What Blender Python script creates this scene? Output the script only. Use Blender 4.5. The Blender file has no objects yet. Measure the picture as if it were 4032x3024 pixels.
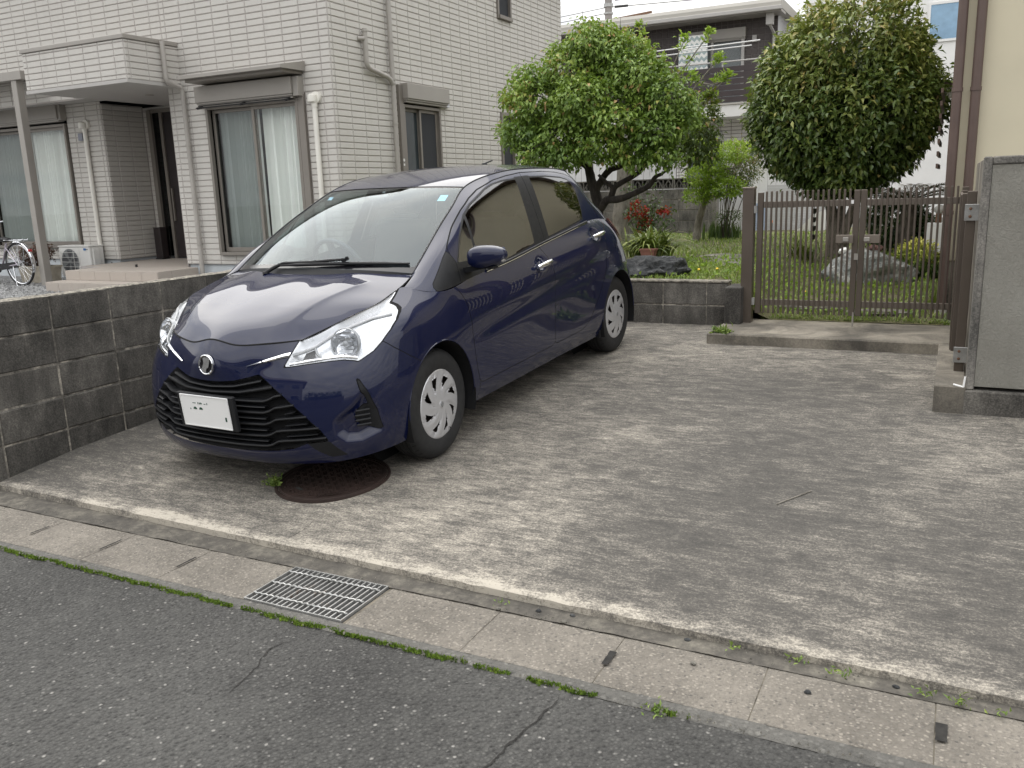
import bpy, bmesh, math, random
import numpy as np
from mathutils import Vector, Matrix
R = math.radians
random.seed(7); rng = np.random.default_rng(7)
S = bpy.context.scene
COL = S.collection

# ---------------------------------------------------------------- camera
cam = bpy.data.cameras.new('camera'); camo = bpy.data.objects.new('camera', cam); COL.objects.link(camo)
cam.sensor_width = 36.0; cam.lens = 3387.12/4032*36; cam.clip_start = .05; cam.clip_end = 1000
def cam_matrix(pitch, roll, yaw, loc):
    f = Vector((math.sin(yaw)*math.cos(pitch), math.cos(yaw)*math.cos(pitch), -math.sin(pitch)))
    r = Vector((math.cos(yaw), -math.sin(yaw), 0)); d = f.cross(r)
    r2 = r*math.cos(roll) + d*math.sin(roll); d2 = d*math.cos(roll) - r*math.sin(roll)
    m = Matrix((( r2.x, -d2.x, -f.x, loc[0]), (r2.y, -d2.y, -f.y, loc[1]), (r2.z, -d2.z, -f.z, loc[2]), (0, 0, 0, 1)))
    return m
camo.matrix_world = cam_matrix(R(12.60376), R(1.94320), R(-27.1585), (0, 0, 1.5))
S.camera = camo

# ---------------------------------------------------------------- sky, sun, exposure
SKY_Z = 24.0
SUN_AZ, SUN_EL = R(318), R(56)      # azimuth measured from +Y towards +X
w = bpy.data.worlds.new('World'); S.world = w; w.use_nodes = True
nt = w.node_tree; nt.nodes.clear()
def wn(t, **k):
    n = nt.nodes.new(t)
    for a, b in k.items(): setattr(n, a, b)
    return n
wo = wn('ShaderNodeOutputWorld'); bg = wn('ShaderNodeBackground'); bg.inputs[1].default_value = .1
sky = wn('ShaderNodeTexSky', sky_type='NISHITA', sun_disc=False, sun_elevation=SUN_EL, sun_rotation=SUN_AZ, air_density=1.2, dust_density=3.0, ozone_density=1.0)
tc = wn('ShaderNodeTexCoord'); sep = wn('ShaderNodeSeparateXYZ'); nt.links.new(tc.outputs['Generated'], sep.inputs[0])
# cloud deck: project the view direction on a flat layer so that clouds foreshorten towards the horizon
mx = wn('ShaderNodeMath', operation='MAXIMUM'); mx.inputs[1].default_value = 0.0; nt.links.new(sep.outputs[2], mx.inputs[0])
ad = wn('ShaderNodeMath', operation='ADD'); ad.inputs[1].default_value = .16; nt.links.new(mx.outputs[0], ad.inputs[0])
dv = wn('ShaderNodeVectorMath', operation='DIVIDE'); nt.links.new(tc.outputs['Generated'], dv.inputs[0]); nt.links.new(ad.outputs[0], dv.inputs[1])
n1 = wn('ShaderNodeTexNoise'); n1.inputs['Scale'].default_value = 1.15; n1.inputs['Detail'].default_value = 7; n1.inputs['Roughness'].default_value = .55; n1.inputs['Distortion'].default_value = .35
nt.links.new(dv.outputs[0], n1.inputs['Vector'])
cr = wn('ShaderNodeValToRGB'); e = cr.color_ramp.elements
e[0].position = .30; e[0].color = (.72, .72, .72, 1); e[1].position = .42; e[1].color = (1, 1, 1, 1)
nt.links.new(n1.outputs[0], cr.inputs[0])
n2 = wn('ShaderNodeTexNoise'); n2.inputs['Scale'].default_value = 2.1; n2.inputs['Detail'].default_value = 6; n2.inputs['Roughness'].default_value = .5
nt.links.new(dv.outputs[0], n2.inputs['Vector'])
c2 = wn('ShaderNodeValToRGB'); e = c2.color_ramp.elements
e[0].position = .33; e[0].color = (.74, .76, .81, 1); e[1].position = .66; e[1].color = (1.12, 1.11, 1.08, 1)
nt.links.new(n2.outputs[0], c2.inputs[0])
# standard overcast sky: zenith three times as bright as the horizon
g1 = wn('ShaderNodeMath', operation='MULTIPLY_ADD'); g1.inputs[1].default_value = 2*SKY_Z/3; g1.inputs[2].default_value = SKY_Z/3; nt.links.new(mx.outputs[0], g1.inputs[0])
cg = wn('ShaderNodeVectorMath', operation='SCALE'); nt.links.new(c2.outputs[0], cg.inputs[0]); nt.links.new(g1.outputs[0], cg.inputs['Scale'])
mix = wn('ShaderNodeMix', data_type='RGBA'); nt.links.new(cr.outputs[0], mix.inputs[0]); nt.links.new(sky.outputs[0], mix.inputs[6]); nt.links.new(cg.outputs[0], mix.inputs[7])
nt.links.new(mix.outputs[2], bg.inputs[0]); nt.links.new(bg.outputs[0], wo.inputs[0])
sl = bpy.data.lights.new('sun', 'SUN'); so = bpy.data.objects.new('sun', sl); COL.objects.link(so)
sl.energy = 1.4; sl.angle = R(70); sl.color = (1, .95, .87)
sd = Vector((math.sin(SUN_AZ)*math.cos(SUN_EL), math.cos(SUN_AZ)*math.cos(SUN_EL), math.sin(SUN_EL)))
so.rotation_euler = sd.to_track_quat('Z', 'Y').to_euler(); so.location = (0, 0, 30)
S.view_settings.view_transform = 'Standard'; S.view_settings.look = 'None'; S.view_settings.gamma = 1; S.view_settings.exposure = .22
S.view_settings.use_curve_mapping = False
S.render.engine = 'CYCLES'; S.cycles.max_bounces = 10; S.cycles.transparent_max_bounces = 12
# ---------------------------------------------------------------- helpers
class MB:
    """collects boxes, tubes, prisms and sheets; build() links them as ONE mesh object"""
    def __init__(s): s.v = []; s.f = []; s.a = []
    def add(s, v, f):
        o = len(s.v); s.v += [tuple(p) for p in v]; s.f += [tuple(i+o for i in q) for q in f]; return s
    def box(s, x0, x1, y0, y1, z0, z1, b=0):
        if b <= 0:
            v = [(x, y, z) for z in (z0, z1) for y in (y0, y1) for x in (x0, x1)]
            return s.add(v, [(0, 2, 3, 1), (4, 5, 7, 6), (0, 1, 5, 4), (2, 6, 7, 3), (0, 4, 6, 2), (1, 3, 7, 5)])
        b = min(b, (x1-x0)/2.01, (y1-y0)/2.01, (z1-z0)/2.01)
        X = (x0, x1); Y = (y0, y1); Z = (z0, z1); v = []; idx = {}
        for i in (0, 1):
            for j in (0, 1):
                for k in (0, 1):
                    si, sj, sk = (1-2*i)*b, (1-2*j)*b, (1-2*k)*b
                    for a, p in enumerate(((X[i], Y[j]+sj, Z[k]+sk), (X[i]+si, Y[j], Z[k]+sk), (X[i]+si, Y[j]+sj, Z[k]))):
                        idx[i, j, k, a] = len(v); v.append(p)
        F = []
        for i in (0, 1):
            q = [idx[i, j, k, 0] for j, k in ((0, 0), (1, 0), (1, 1), (0, 1))]; F.append(q if i else q[::-1])
            q = [idx[j, i, k, 1] for j, k in ((0, 0), (1, 0), (1, 1), (0, 1))]; F.append(q[::-1] if i else q)
            q = [idx[j, k, i, 2] for j, k in ((0, 0), (1, 0), (1, 1), (0, 1))]; F.append(q if i else q[::-1])
        for a in (0, 1):
            for c in (0, 1):
                q = [idx[a, c, 0, 0], idx[a, c, 1, 0], idx[a, c, 1, 1], idx[a, c, 0, 1]]; F.append(q if a != c else q[::-1])
                q = [idx[a, 0, c, 0], idx[a, 1, c, 0], idx[a, 1, c, 2], idx[a, 0, c, 2]]; F.append(q[::-1] if a != c else q)
                q = [idx[0, a, c, 1], idx[1, a, c, 1], idx[1, a, c, 2], idx[0, a, c, 2]]; F.append(q if a != c else q[::-1])
                for k in (0, 1):
                    q = [idx[a, c, k, 0], idx[a, c, k, 1], idx[a, c, k, 2]]; F.append(q if (a+c+k) % 2 else q[::-1])
        return s.add(v, F)
    def bar(s, p, q, wd, hg, up=(0, 0, 1)):
        p = Vector(p); q = Vector(q); d = (q-p).normalized(); u = Vector(up)
        r = d.cross(u); r = r.normalized() if r.length > 1e-5 else Vector((1, 0, 0)); u = r.cross(d)
        v = [c + r*a*wd/2 + u*b*hg/2 for c in (p, q) for b in (-1, 1) for a in (-1, 1)]
        return s.add(v, [(0, 2, 3, 1), (4, 5, 7, 6), (0, 1, 5, 4), (2, 6, 7, 3), (0, 4, 6, 2), (1, 3, 7, 5)])
    def tube(s, path, rad, n=10, caps=True, closed=False):
        P = [Vector(p) for p in path]; m = len(P)
        if not hasattr(rad, '__len__'): rad = [rad]*m
        o = len(s.v); prev = None
        for i in range(m):
            a = P[(i-1) % m] if (closed or i) else P[0]; b = P[(i+1) % m] if (closed or i < m-1) else P[-1]
            t = (b-a).normalized()
            if prev is None:
                h = Vector((0, 0, 1)) if abs(t.z) < .9 else Vector((1, 0, 0)); u = t.cross(h).normalized()
            else:
                u = prev - t*prev.dot(t); u = u.normalized() if u.length > 1e-6 else t.orthogonal().normalized()
            prev = u; w_ = t.cross(u)
            for k in range(n):
                an = 2*math.pi*k/n; s.v.append(tuple(P[i] + (u*math.cos(an) + w_*math.sin(an))*rad[i]))
        for i in range(m if closed else m-1):
            j = (i+1) % m
            for k in range(n): s.f.append((o+i*n+k, o+i*n+(k+1) % n, o+j*n+(k+1) % n, o+j*n+k))
        if caps and not closed:
            s.f.append(tuple(o+k for k in range(n))[::-1]); s.f.append(tuple(o+(m-1)*n+k for k in range(n)))
        return s
    def lathe(s, prof, n=24, M=None, closed=True):
        """prof: (r, h) pairs turned about local z"""
        o = len(s.v); M = M or Matrix.Identity(4)
        for r, h in prof:
            for k in range(n):
                an = 2*math.pi*k/n; s.v.append(tuple(M @ Vector((r*math.cos(an), r*math.sin(an), h))))
        for i in range(len(prof)-1):
            for k in range(n): s.f.append((o+i*n+k, o+i*n+(k+1) % n, o+(i+1)*n+(k+1) % n, o+(i+1)*n+k))
        return s
    def prism(s, poly, fn, h0, h1):
        """poly: 2-D outline, fn(a, b, h) -> 3-D point, extruded from h0 to h1"""
        n = len(poly); v = [fn(a, b, h) for h in (h0, h1) for a, b in poly]
        return s.add(v, [tuple(range(n))[::-1], tuple(range(n, 2*n))] + [(i, (i+1) % n, n+(i+1) % n, n+i) for i in range(n)])
    def blob(s, c, r, seed=0, amp=.2, sub=3, fl=None, freq=1.6):
        bm = bmesh.new(); bmesh.ops.create_icosphere(bm, subdivisions=sub, radius=1)
        from mathutils import noise
        V = []
        for v in bm.verts:
            d = v.co.normalized(); k = 1 + amp*noise.fractal(d*freq + Vector((seed*3.1, seed*1.7, seed)), .9, 2.1, 5)
            p = Vector((c[0]+d.x*r[0]*k, c[1]+d.y*r[1]*k, c[2]+d.z*r[2]*k))
            V.append(fl(p) if fl else p)
        s.add(V, [tuple(v.index for v in f.verts) for f in bm.faces]); bm.free(); return s
    def mesh(s, name, mat=None, smooth=False, angle=None):
        me = bpy.data.meshes.new(name); me.from_pydata(s.v, [], s.f); me.update()
        if len(s.f) < 30000:
            bm = bmesh.new(); bm.from_mesh(me); bmesh.ops.recalc_face_normals(bm, faces=bm.faces); bm.to_mesh(me); bm.free()
        if mat is not None: me.materials.append(mat)
        if smooth:
            me.polygons.foreach_set('use_smooth', [True]*len(me.polygons))
            if angle: me.set_sharp_from_angle(angle=R(angle))
        return me
    def build(s, name, mat, parent=None, smooth=False, angle=40, kind=None):
        return link(name, s.mesh(name, mat, smooth, angle), parent, kind)
def wloc(o):
    v = Vector((0, 0, 0))
    while o: v += o.location; o = o.parent
    return v
def link(name, me, parent=None, kind=None, at=None):
    """at: world position of the mesh origin (parents are moved but never turned, the car's parts excepted)"""
    o = bpy.data.objects.new(name, me); COL.objects.link(o)
    p = Vector(at) if at is not None else Vector((0, 0, 0))
    if parent is not None:
        o.parent = parent
        if not parent.get('_local') and not (parent.parent and parent.parent.get('_local')): p = p - wloc(parent)
    o.location = p
    if kind: o['kind'] = kind
    return o
def thing(name, label, cat, loc=(0, 0, 0), group=None):
    o = bpy.data.objects.new(name, None); COL.objects.link(o); o.location = loc; o.empty_display_size = .2
    o['label'] = label; o['category'] = cat
    if group: o['group'] = group
    return o
def tag(o, label, cat, group=None):
    o['label'] = label; o['category'] = cat
    if group: o['group'] = group
    return o
def struct(o): o['kind'] = 'structure'; return o

# ---------------------------------------------------------------- materials
class NT:
    def __init__(s, name):
        s.m = bpy.data.materials.new(name); s.m.use_nodes = True; s.t = s.m.node_tree
        s.b = s.t.nodes['Principled BSDF']; s.o = s.t.nodes['Material Output']; s._c = None
    def n(s, t, **k):
        x = s.t.nodes.new(t)
        for a, b in k.items(): setattr(x, a, b)
        return x
    def l(s, a, b): s.t.links.new(a, b)
    def co(s):
        if s._c is None: s._c = s.n('ShaderNodeNewGeometry').outputs['Position']
        return s._c
    def oc(s): return s.n('ShaderNodeTexCoord').outputs['Object']
    def scaled(s, v, vec=None):
        m = s.n('ShaderNodeVectorMath', operation='MULTIPLY'); m.inputs[1].default_value = v; s.l(vec or s.co(), m.inputs[0]); return m.outputs[0]
    def noise(s, sc, det=4, ro=.55, vec=None, dist=0):
        x = s.n('ShaderNodeTexNoise'); x.inputs['Scale'].default_value = sc; x.inputs['Detail'].default_value = det; x.inputs['Roughness'].default_value = ro; x.inputs['Distortion'].default_value = dist
        s.l(vec or s.co(), x.inputs['Vector']); return x.outputs[0]
    def vor(s, sc, feat='F1', out='Distance', vec=None):
        x = s.n('ShaderNodeTexVoronoi', feature=feat); x.inputs['Scale'].default_value = sc; s.l(vec or s.co(), x.inputs['Vector']); return x.outputs[out]
    def ramp(s, v, stops):
        x = s.n('ShaderNodeValToRGB'); e = x.color_ramp.elements
        while len(e) < len(stops): e.new(.5)
        for q, (p, c) in zip(e, stops):
            q.position = p; q.color = (c, c, c, 1) if not hasattr(c, '__len__') else (*c, 1)
        s.l(v, x.inputs[0]); return x.outputs[0]
    def mix(s, f, a, b, mode='MIX'):
        x = s.n('ShaderNodeMix', data_type='RGBA', blend_type=mode)
        for i, v in ((0, f), (6, a), (7, b)):
            if hasattr(v, 'is_linked'): s.l(v, x.inputs[i])
            elif i == 0: x.inputs[0].default_value = v
            else: x.inputs[i].default_value = (*v, 1) if hasattr(v, '__len__') else (v, v, v, 1)
        return x.outputs[2]
    def math(s, op, a, b=None):
        x = s.n('ShaderNodeMath', operation=op)
        for i, v in enumerate((a, b)):
            if v is None: continue
            if hasattr(v, 'is_linked'): s.l(v, x.inputs[i])
            else: x.inputs[i].default_value = v
        return x.outputs[0]
    def n_warp(s, amt=.006, sc=60):
        x = s.n('ShaderNodeTexNoise'); x.inputs['Scale'].default_value = sc; s.l(s.co(), x.inputs['Vector'])
        q = s.n('ShaderNodeVectorMath', operation='SCALE'); q.inputs['Scale'].default_value = amt; s.l(x.outputs['Color'], q.inputs[0])
        a = s.n('ShaderNodeVectorMath', operation='ADD'); s.l(s.co(), a.inputs[0]); s.l(q.outputs[0], a.inputs[1]); return a.outputs[0]
    def xyz(s, vec=None):
        x = s.n('ShaderNodeSeparateXYZ'); s.l(vec or s.co(), x.inputs[0]); return x.outputs
    def bump(s, h, st=.3, d=.01):
        x = s.n('ShaderNodeBump'); x.inputs['Strength'].default_value = st; x.inputs['Distance'].default_value = d; s.l(h, x.inputs['Height']); s.l(x.outputs[0], s.b.inputs['Normal']); return x
    def set(s, col=None, rough=None, metal=None, **k):
        if col is not None:
            if hasattr(col, 'is_linked'): s.l(col, s.b.inputs['Base Color'])
            else: s.b.inputs['Base Color'].default_value = (*col, 1)
        if rough is not None:
            if hasattr(rough, 'is_linked'): s.l(rough, s.b.inputs['Roughness'])
            else: s.b.inputs['Roughness'].default_value = rough
        if metal is not None: s.b.inputs['Metallic'].default_value = metal
        for a, b in k.items(): s.b.inputs[a.replace('_', ' ')].default_value = b
        return s.m
    def rnd(s): return s.n('ShaderNodeObjectInfo').outputs['Random']
def plain(name, col, rough=.5, metal=0, var=.12, sc=6, bump=0, **k):
    m = NT(name); nz = m.noise(sc, 5)
    c = m.mix(m.ramp(nz, [(.3, 0), (.7, 1)]), tuple(x*(1-var) for x in col), tuple(min(1, x*(1+var)) for x in col))
    if bump: m.bump(m.noise(sc*20, 3), bump, .004)
    return m.set(c, m.ramp(nz, [(.3, max(0, rough-.06)), (.7, min(1, rough+.06))]), metal, **k)
M = {}
def mats_ground():
    # driveway: cream concrete, broom marks across, black mould patches
    m = NT('driveway_concrete'); x, y, z = m.xyz()
    big = m.noise(.9, 4, .6, dist=.5); med = m.noise(4.5, 8, .78, vec=m.scaled((1, 1.5, 1)), dist=.6); streak = m.math('ADD', m.math('MULTIPLY', m.noise(7, 6, .78, vec=m.scaled((1, 4.5, 1)), dist=.35), .6), m.math('MULTIPLY', m.noise(26, 5, .8, vec=m.scaled((1, 3.6, 1)), dist=.4), .4)); fine = m.noise(105, 4, .8)
    # where the slab is most blackened: a broad tongue right of the car, the far right and along the block wall
    def spot(cx, cy, rx, ry):
        a = m.math('MULTIPLY', m.math('SUBTRACT', x, cx), 1/rx); b = m.math('MULTIPLY', m.math('SUBTRACT', y, cy), 1/ry)
        d = m.math('ADD', m.math('MULTIPLY', a, a), m.math('MULTIPLY', b, b)); q = m.ramp(d, [(0, 1), (.5, .45), (1, 0)]); return q
    tot = m.math('MAXIMUM', m.math('MAXIMUM', spot(-.72, 4.0, .95, 2.1), spot(.55, 3.4, 1.1, 1.5)), m.math('MAXIMUM', spot(-4.75, 3.4, 1.0, 1.5), m.math('MULTIPLY', spot(-1.0, 5.4, 1.5, 1.1), .85)))
    lite = m.math('MAXIMUM', spot(-1.95, 3.2, .9, .75), m.math('MULTIPLY', spot(-1.5, 6.4, 1.4, .8), .5))
    k = m.math('ADD', m.math('MULTIPLY', med, .36), m.math('MULTIPLY', streak, .58)); k = m.math('ADD', k, m.math('MULTIPLY', tot, .085)); k = m.math('ADD', k, m.math('MULTIPLY', big, .10))
    k = m.math('ADD', k, m.math('MULTIPLY', m.math('SUBTRACT', fine, .5), .46)); k = m.math('SUBTRACT', k, m.math('MULTIPLY', lite, .025))
    ed = m.math('SUBTRACT', m.math('ADD', m.math('ADD', y, m.math('MULTIPLY', x, .0177)), m.math('MULTIPLY', m.noise(6, 6, .75), .20)), 2.795)
    k = m.math('SUBTRACT', k, m.math('MULTIPLY', m.ramp(ed, [(0, 1), (.05, 0)]), m.math('MULTIPLY', m.ramp(m.noise(1.3, 3), [(.4, .3), (.6, 1)]), .13)))
    c = m.ramp(k, [(.395, (.43, .392, .328)), (.46, (.262, .238, .200)), (.515, (.165, .151, .129)), (.575, (.088, .081, .071)), (.68, (.052, .049, .044))])
    m.bump(m.math('ADD', m.math('MULTIPLY', fine, .8), m.math('ADD', m.math('MULTIPLY', streak, .7), m.math('MULTIPLY', m.noise(160, 3), .6))), .6, .005)
    M['drive'] = m.set(c, m.ramp(k, [(.4, .82), (.7, .93)]))
    # asphalt
    m = NT('asphalt'); v = m.n('ShaderNodeTexVoronoi'); v.inputs['Scale'].default_value = 72; v.inputs['Randomness'].default_value = 1; m.l(m.n_warp(), v.inputs['Vector'])
    cs = m.xyz(v.outputs['Color'])[0]; nz = m.noise(1.1, 5, .6)
    nz = m.math('ADD', m.math('MULTIPLY', nz, .65), m.math('MULTIPLY', m.noise(14, 6, .75), .35)); base = m.mix(m.ramp(nz, [(.36, 0), (.64, 1)]), (.034, .033, .031), (.088, .086, .080))
    stone = m.ramp(cs, [(0, (.020, .019, .018)), (.4, (.052, .051, .048)), (.75, (.092, .090, .084)), (.96, (.135, .132, .122)), (.995, (.36, .345, .32))])
    edge = m.ramp(v.outputs['Distance'], [(.25, 1), (.55, 0)])
    c = m.mix(m.math('MULTIPLY', edge, .75), base, stone)
    m.bump(m.math('ADD', m.math('MULTIPLY', v.outputs['Distance'], -1.3), m.math('ADD', m.math('MULTIPLY', cs, .9), m.math('MULTIPLY', m.noise(90, 4), .6))), 1, .011)
    M['asphalt'] = m.set(c, .85)
    # washed aggregate concrete of the gutter
    def agg(name, warm, lo, hi, sc=85):
        m = NT(name); v = m.n('ShaderNodeTexVoronoi'); v.inputs['Scale'].default_value = sc; m.l(m.n_warp(.012, 45), v.inputs['Vector'])
        cs = m.xyz(v.outputs['Color'])[1]; nz = m.math('ADD', m.math('MULTIPLY', m.noise(2.3, 5, .65), .6), m.math('MULTIPLY', m.noise(28, 5, .7), .4))
        base = m.mix(m.ramp(nz, [(.3, 0), (.7, 1)]), tuple(lo*c for c in warm), tuple(hi*c for c in warm))
        st = m.mix(m.ramp(cs, [(0, 0), (.5, .55), (1, 1)]), (.055, .054, .052), tuple(min(.62, hi*1.5)*c for c in warm))
        c = m.mix(m.math('MULTIPLY', m.ramp(v.outputs['Distance'], [(.25, 1), (.5, 0)]), .6), base, st)
        m.bump(m.math('ADD', m.math('MULTIPLY', v.outputs['Distance'], -1), m.math('MULTIPLY', m.noise(48, 5, .7), 1.8)), 1, .008)
        return m.set(c, .88)
    M['gutter'] = agg('gutter_concrete', (1, .90, .76), .115, .285, 80)
    M['gutter_edge'] = agg('gutter_edge_concrete', (.95, .91, .82), .085, .17, 55)
    m = NT('mortar_strip'); nz = m.math('ADD', m.math('MULTIPLY', m.noise(5, 6, .75), .6), m.math('MULTIPLY', m.noise(26, 5, .75), .4)); M['strip'] = m.set(m.ramp(nz, [(.36, (.040, .037, .032)), (.5, (.085, .077, .065)), (.6, (.15, .137, .112)), (.68, (.30, .275, .22))]), .95); m.bump(m.noise(60, 4), .5, .004)
    # old block walls
    def block(name, a, b, c, streak=1):
        m = NT(name); n1 = m.noise(2.2, 6, .7); n2 = m.noise(9, 6, .7, vec=m.scaled((1, 1, .28))); n3 = m.noise(110, 3, .7)
        k = m.math('ADD', m.math('MULTIPLY', n1, .5), m.math('ADD', m.math('MULTIPLY', n2, .5*streak), m.math('MULTIPLY', m.math('SUBTRACT', n3, .5), .5)))
        k = m.math('ADD', k, m.math('MULTIPLY', m.math('SUBTRACT', m.rnd(), .5), .07))
        m.bump(m.math('ADD', n3, m.noise(35, 4)), .55, .006)
        return m.set(m.ramp(k, [(.36, a), (.52, b), (.70, c)]), .93)
    M['block'] = block('dark_concrete_block', (.032, .030, .026), (.080, .074, .065), (.17, .158, .138))
    M['block_mid'] = block('grey_concrete_block', (.028, .026, .023), (.082, .076, .067), (.18, .168, .148))
    M['block_far'] = block('garden_concrete_block', (.05, .048, .044), (.15, .142, .128), (.30, .28, .25))
    m = NT('block_mortar'); nz = m.noise(11, 5, .7); M['mortar'] = m.set(m.ramp(nz, [(.33, (.06, .055, .048)), (.5, (.18, .165, .14)), (.64, (.46, .42, .35))]), .95); m.bump(m.noise(70, 4), .7, .006)
    m = NT('step_concrete'); nz = m.noise(2.5, 6, .65, dist=.6); n3 = m.noise(90, 3, .7)
    M['step'] = m.set(m.ramp(m.math('ADD', nz, m.math('MULTIPLY', m.math('SUBTRACT', n3, .5), .3)), [(.32, (.075, .068, .057)), (.5, (.17, .152, .124)), (.66, (.30, .27, .22))]), .9); m.bump(n3, .5, .004)
    m = NT('gravel'); v = m.n('ShaderNodeTexVoronoi'); v.inputs['Scale'].default_value = 26; m.l(m.co(), v.inputs['Vector']); cs = m.xyz(v.outputs['Color'])[0]
    M['gravel'] = m.set(m.ramp(cs, [(0, (.13, .13, .13)), (.5, (.26, .26, .26)), (1, (.42, .42, .41))]), .9); m.bump(m.math('MULTIPLY', v.outputs['Distance'], -1), 1, .03)
    m = NT('garden_soil'); nz = m.noise(2.6, 6, .7); n2 = m.noise(40, 4, .7)
    M['soil'] = m.set(m.mix(m.ramp(n2, [(.3, 0), (.7, 1)]), m.ramp(nz, [(.35, (.07, .085, .025)), (.6, (.15, .15, .06)), (.75, (.22, .18, .11))]), (.10, .085, .05)), .95); m.bump(n2, .8, .02)
    m = NT('earth'); M['earth'] = m.set(m.ramp(m.noise(.6, 6), [(.3, (.10, .095, .08)), (.7, (.16, .15, .13))]), .95)
    m = NT('moss'); M['moss'] = m.set(m.ramp(m.noise(30, 4), [(.3, (.075, .14, .012)), (.6, (.15, .23, .02)), (.8, (.26, .31, .045))]), .95); m.bump(m.noise(160, 3), 1, .01)
    m = NT('crack_dark'); M['crack'] = m.set(m.ramp(m.noise(40, 3), [(.3, (.012, .011, .01)), (.7, (.03, .028, .025))]), 1)
mats_ground()
# ================================================================ SETTING: ground, road, gutter, driveway
from mathutils import noise as mn
def fz(x, y, s, seed=0): return mn.fractal(Vector((x*s, y*s, seed)), .8, 2.1, 4)
struct(MB().box(-200, 200, -200, 300, -1.2, -.30).build('ground', M['earth']))
# carriageway: one sheet, gently uneven, ragged along the gutter
def sheet(x0, x1, y0, y1, nx, ny, zf, thick=None):
    m = MB(); v = [(x0+(x1-x0)*i/nx, y0+(y1-y0)*j/ny) for j in range(ny+1) for i in range(nx+1)]
    v = [(x, y, zf(x, y)) for x, y in v]
    f = [(j*(nx+1)+i, j*(nx+1)+i+1, (j+1)*(nx+1)+i+1, (j+1)*(nx+1)+i) for j in range(ny) for i in range(nx)]
    m.add(v, f); return m
def edge_y(x): return 2.236 + .012*fz(x, 0, 9, 3) + .006*fz(x, 0, 40, 5)
m = MB(); xs = [-60] + [-8 + .02*i for i in range(600)] + [60]
rows = [-9, 0, 1.2, 1.8, 2.1, None, None]
V = []; F = []
for x in xs:
    for j, y in enumerate(rows):
        yy = y if y is not None else edge_y(x)
        z = (-.036 + (.004*fz(x, yy, 1.3) if -8 <= x <= 4 else 0)) if j < 6 else -.16
        if j == 5: z -= .008
        V.append((x, yy, z))
n = len(rows)
for i in range(len(xs)-1):
    for j in range(n-1): F.append((i*n+j, (i+1)*n+j, (i+1)*n+j+1, i*n+j+1))
road = struct(MB().add(V, F).build('road', M['asphalt'], smooth=True))
def crack(path, wd, seed):
    """a crack as a thin dark ribbon laid just above the surface, with a ragged outline"""
    m = MB(); P = []
    for (a, b) in zip(path[:-1], path[1:]):
        for t in np.linspace(0, 1, 14, endpoint=False): P.append((a[0]+(b[0]-a[0])*t, a[1]+(b[1]-a[1])*t))
    P.append(path[-1]); V = []; F = []
    for i, (x, y) in enumerate(P):
        t = i/(len(P)-1); wv = wd*(.35 + .9*abs(fz(x, y, 24, seed)))*(min(1, 6*t, 6*(1-t))+.12)
        dx = .012*fz(x, y, 12, seed+1); dy = .010*fz(x, y, 12, seed+4)
        nx, ny = P[min(i+1, len(P)-1)][0]-P[max(i-1, 0)][0], P[min(i+1, len(P)-1)][1]-P[max(i-1, 0)][1]; L = math.hypot(nx, ny); nx, ny = -ny/L, nx/L
        for k in (-1, 1):
            px, py = x+dx+nx*wv*k, y+dy+ny*wv*k; V.append((px, py, crack.z(px, py)))
    F = [(2*i, 2*i+1, 2*i+3, 2*i+2) for i in range(len(P)-1)]
    return m.add(V, F)
crack.z = lambda x, y: -.036 + .004*fz(x, y, 1.3) + .003
crack([(-.985, 2.20), (-1.0, 2.08), (-1.02, 1.95), (-1.03, 1.86), (-1.05, 1.72), (-1.06, 1.55)], .0050, 11).build('crack', M['crack'], road)
crack([(-2.02, 2.12), (-2.03, 2.02), (-1.99, 1.93), (-1.985, 1.86), (-1.95, 1.75)], .0034, 17).build('crack', M['crack'], road)

gx0_, gx1_ = -2.402, -1.918
M['wallcap0'] = plain('sandy_joint_fill', (.13, .115, .09), .95, 0, .5, 18)
# ---- gutter: mortar strip, lid stones, kerb strip, grating, moss
gut = bpy.data.objects.new('gutter', None); COL.objects.link(gut); gut.location = (0, 2.45, -.05); struct(gut)
MB().box(-30, 30, 2.02, 2.298, -.25, -.047).build('kerb_strip', M['gutter_edge'], gut)
sheet(-6, 2.5, 2.236, 2.291, 340, 3, lambda x, y: -.034 - .010*(y < 2.25) + .003*fz(x, y, 18, 2)).build('pebble_edge', M['gutter_edge'], gut, smooth=True)
sheet(-6, 2.5, 2.601, 2.80, 340, 8, lambda x, y: -.030 + (.006*(y-2.6)/.2) + .0035*fz(x, y, 9, 7)).build('mortar_strip', M['strip'], gut, smooth=True)
MB().box(-30, gx0_-.002, 2.293, 2.62, -.30, -.0365).build('joint_fill', M['wallcap0'], gut); MB().box(gx1_+.002, 30, 2.293, 2.62, -.30, -.0365).build('joint_fill', M['wallcap0'], gut); MB().box(gx0_-.001, gx1_+.001, 2.293, 2.62, -.30, -.075).build('channel_bed', M['strip'], gut)
JX = [-3.86+.489*k for k in range(-5, 13)]
g = MB()
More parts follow.
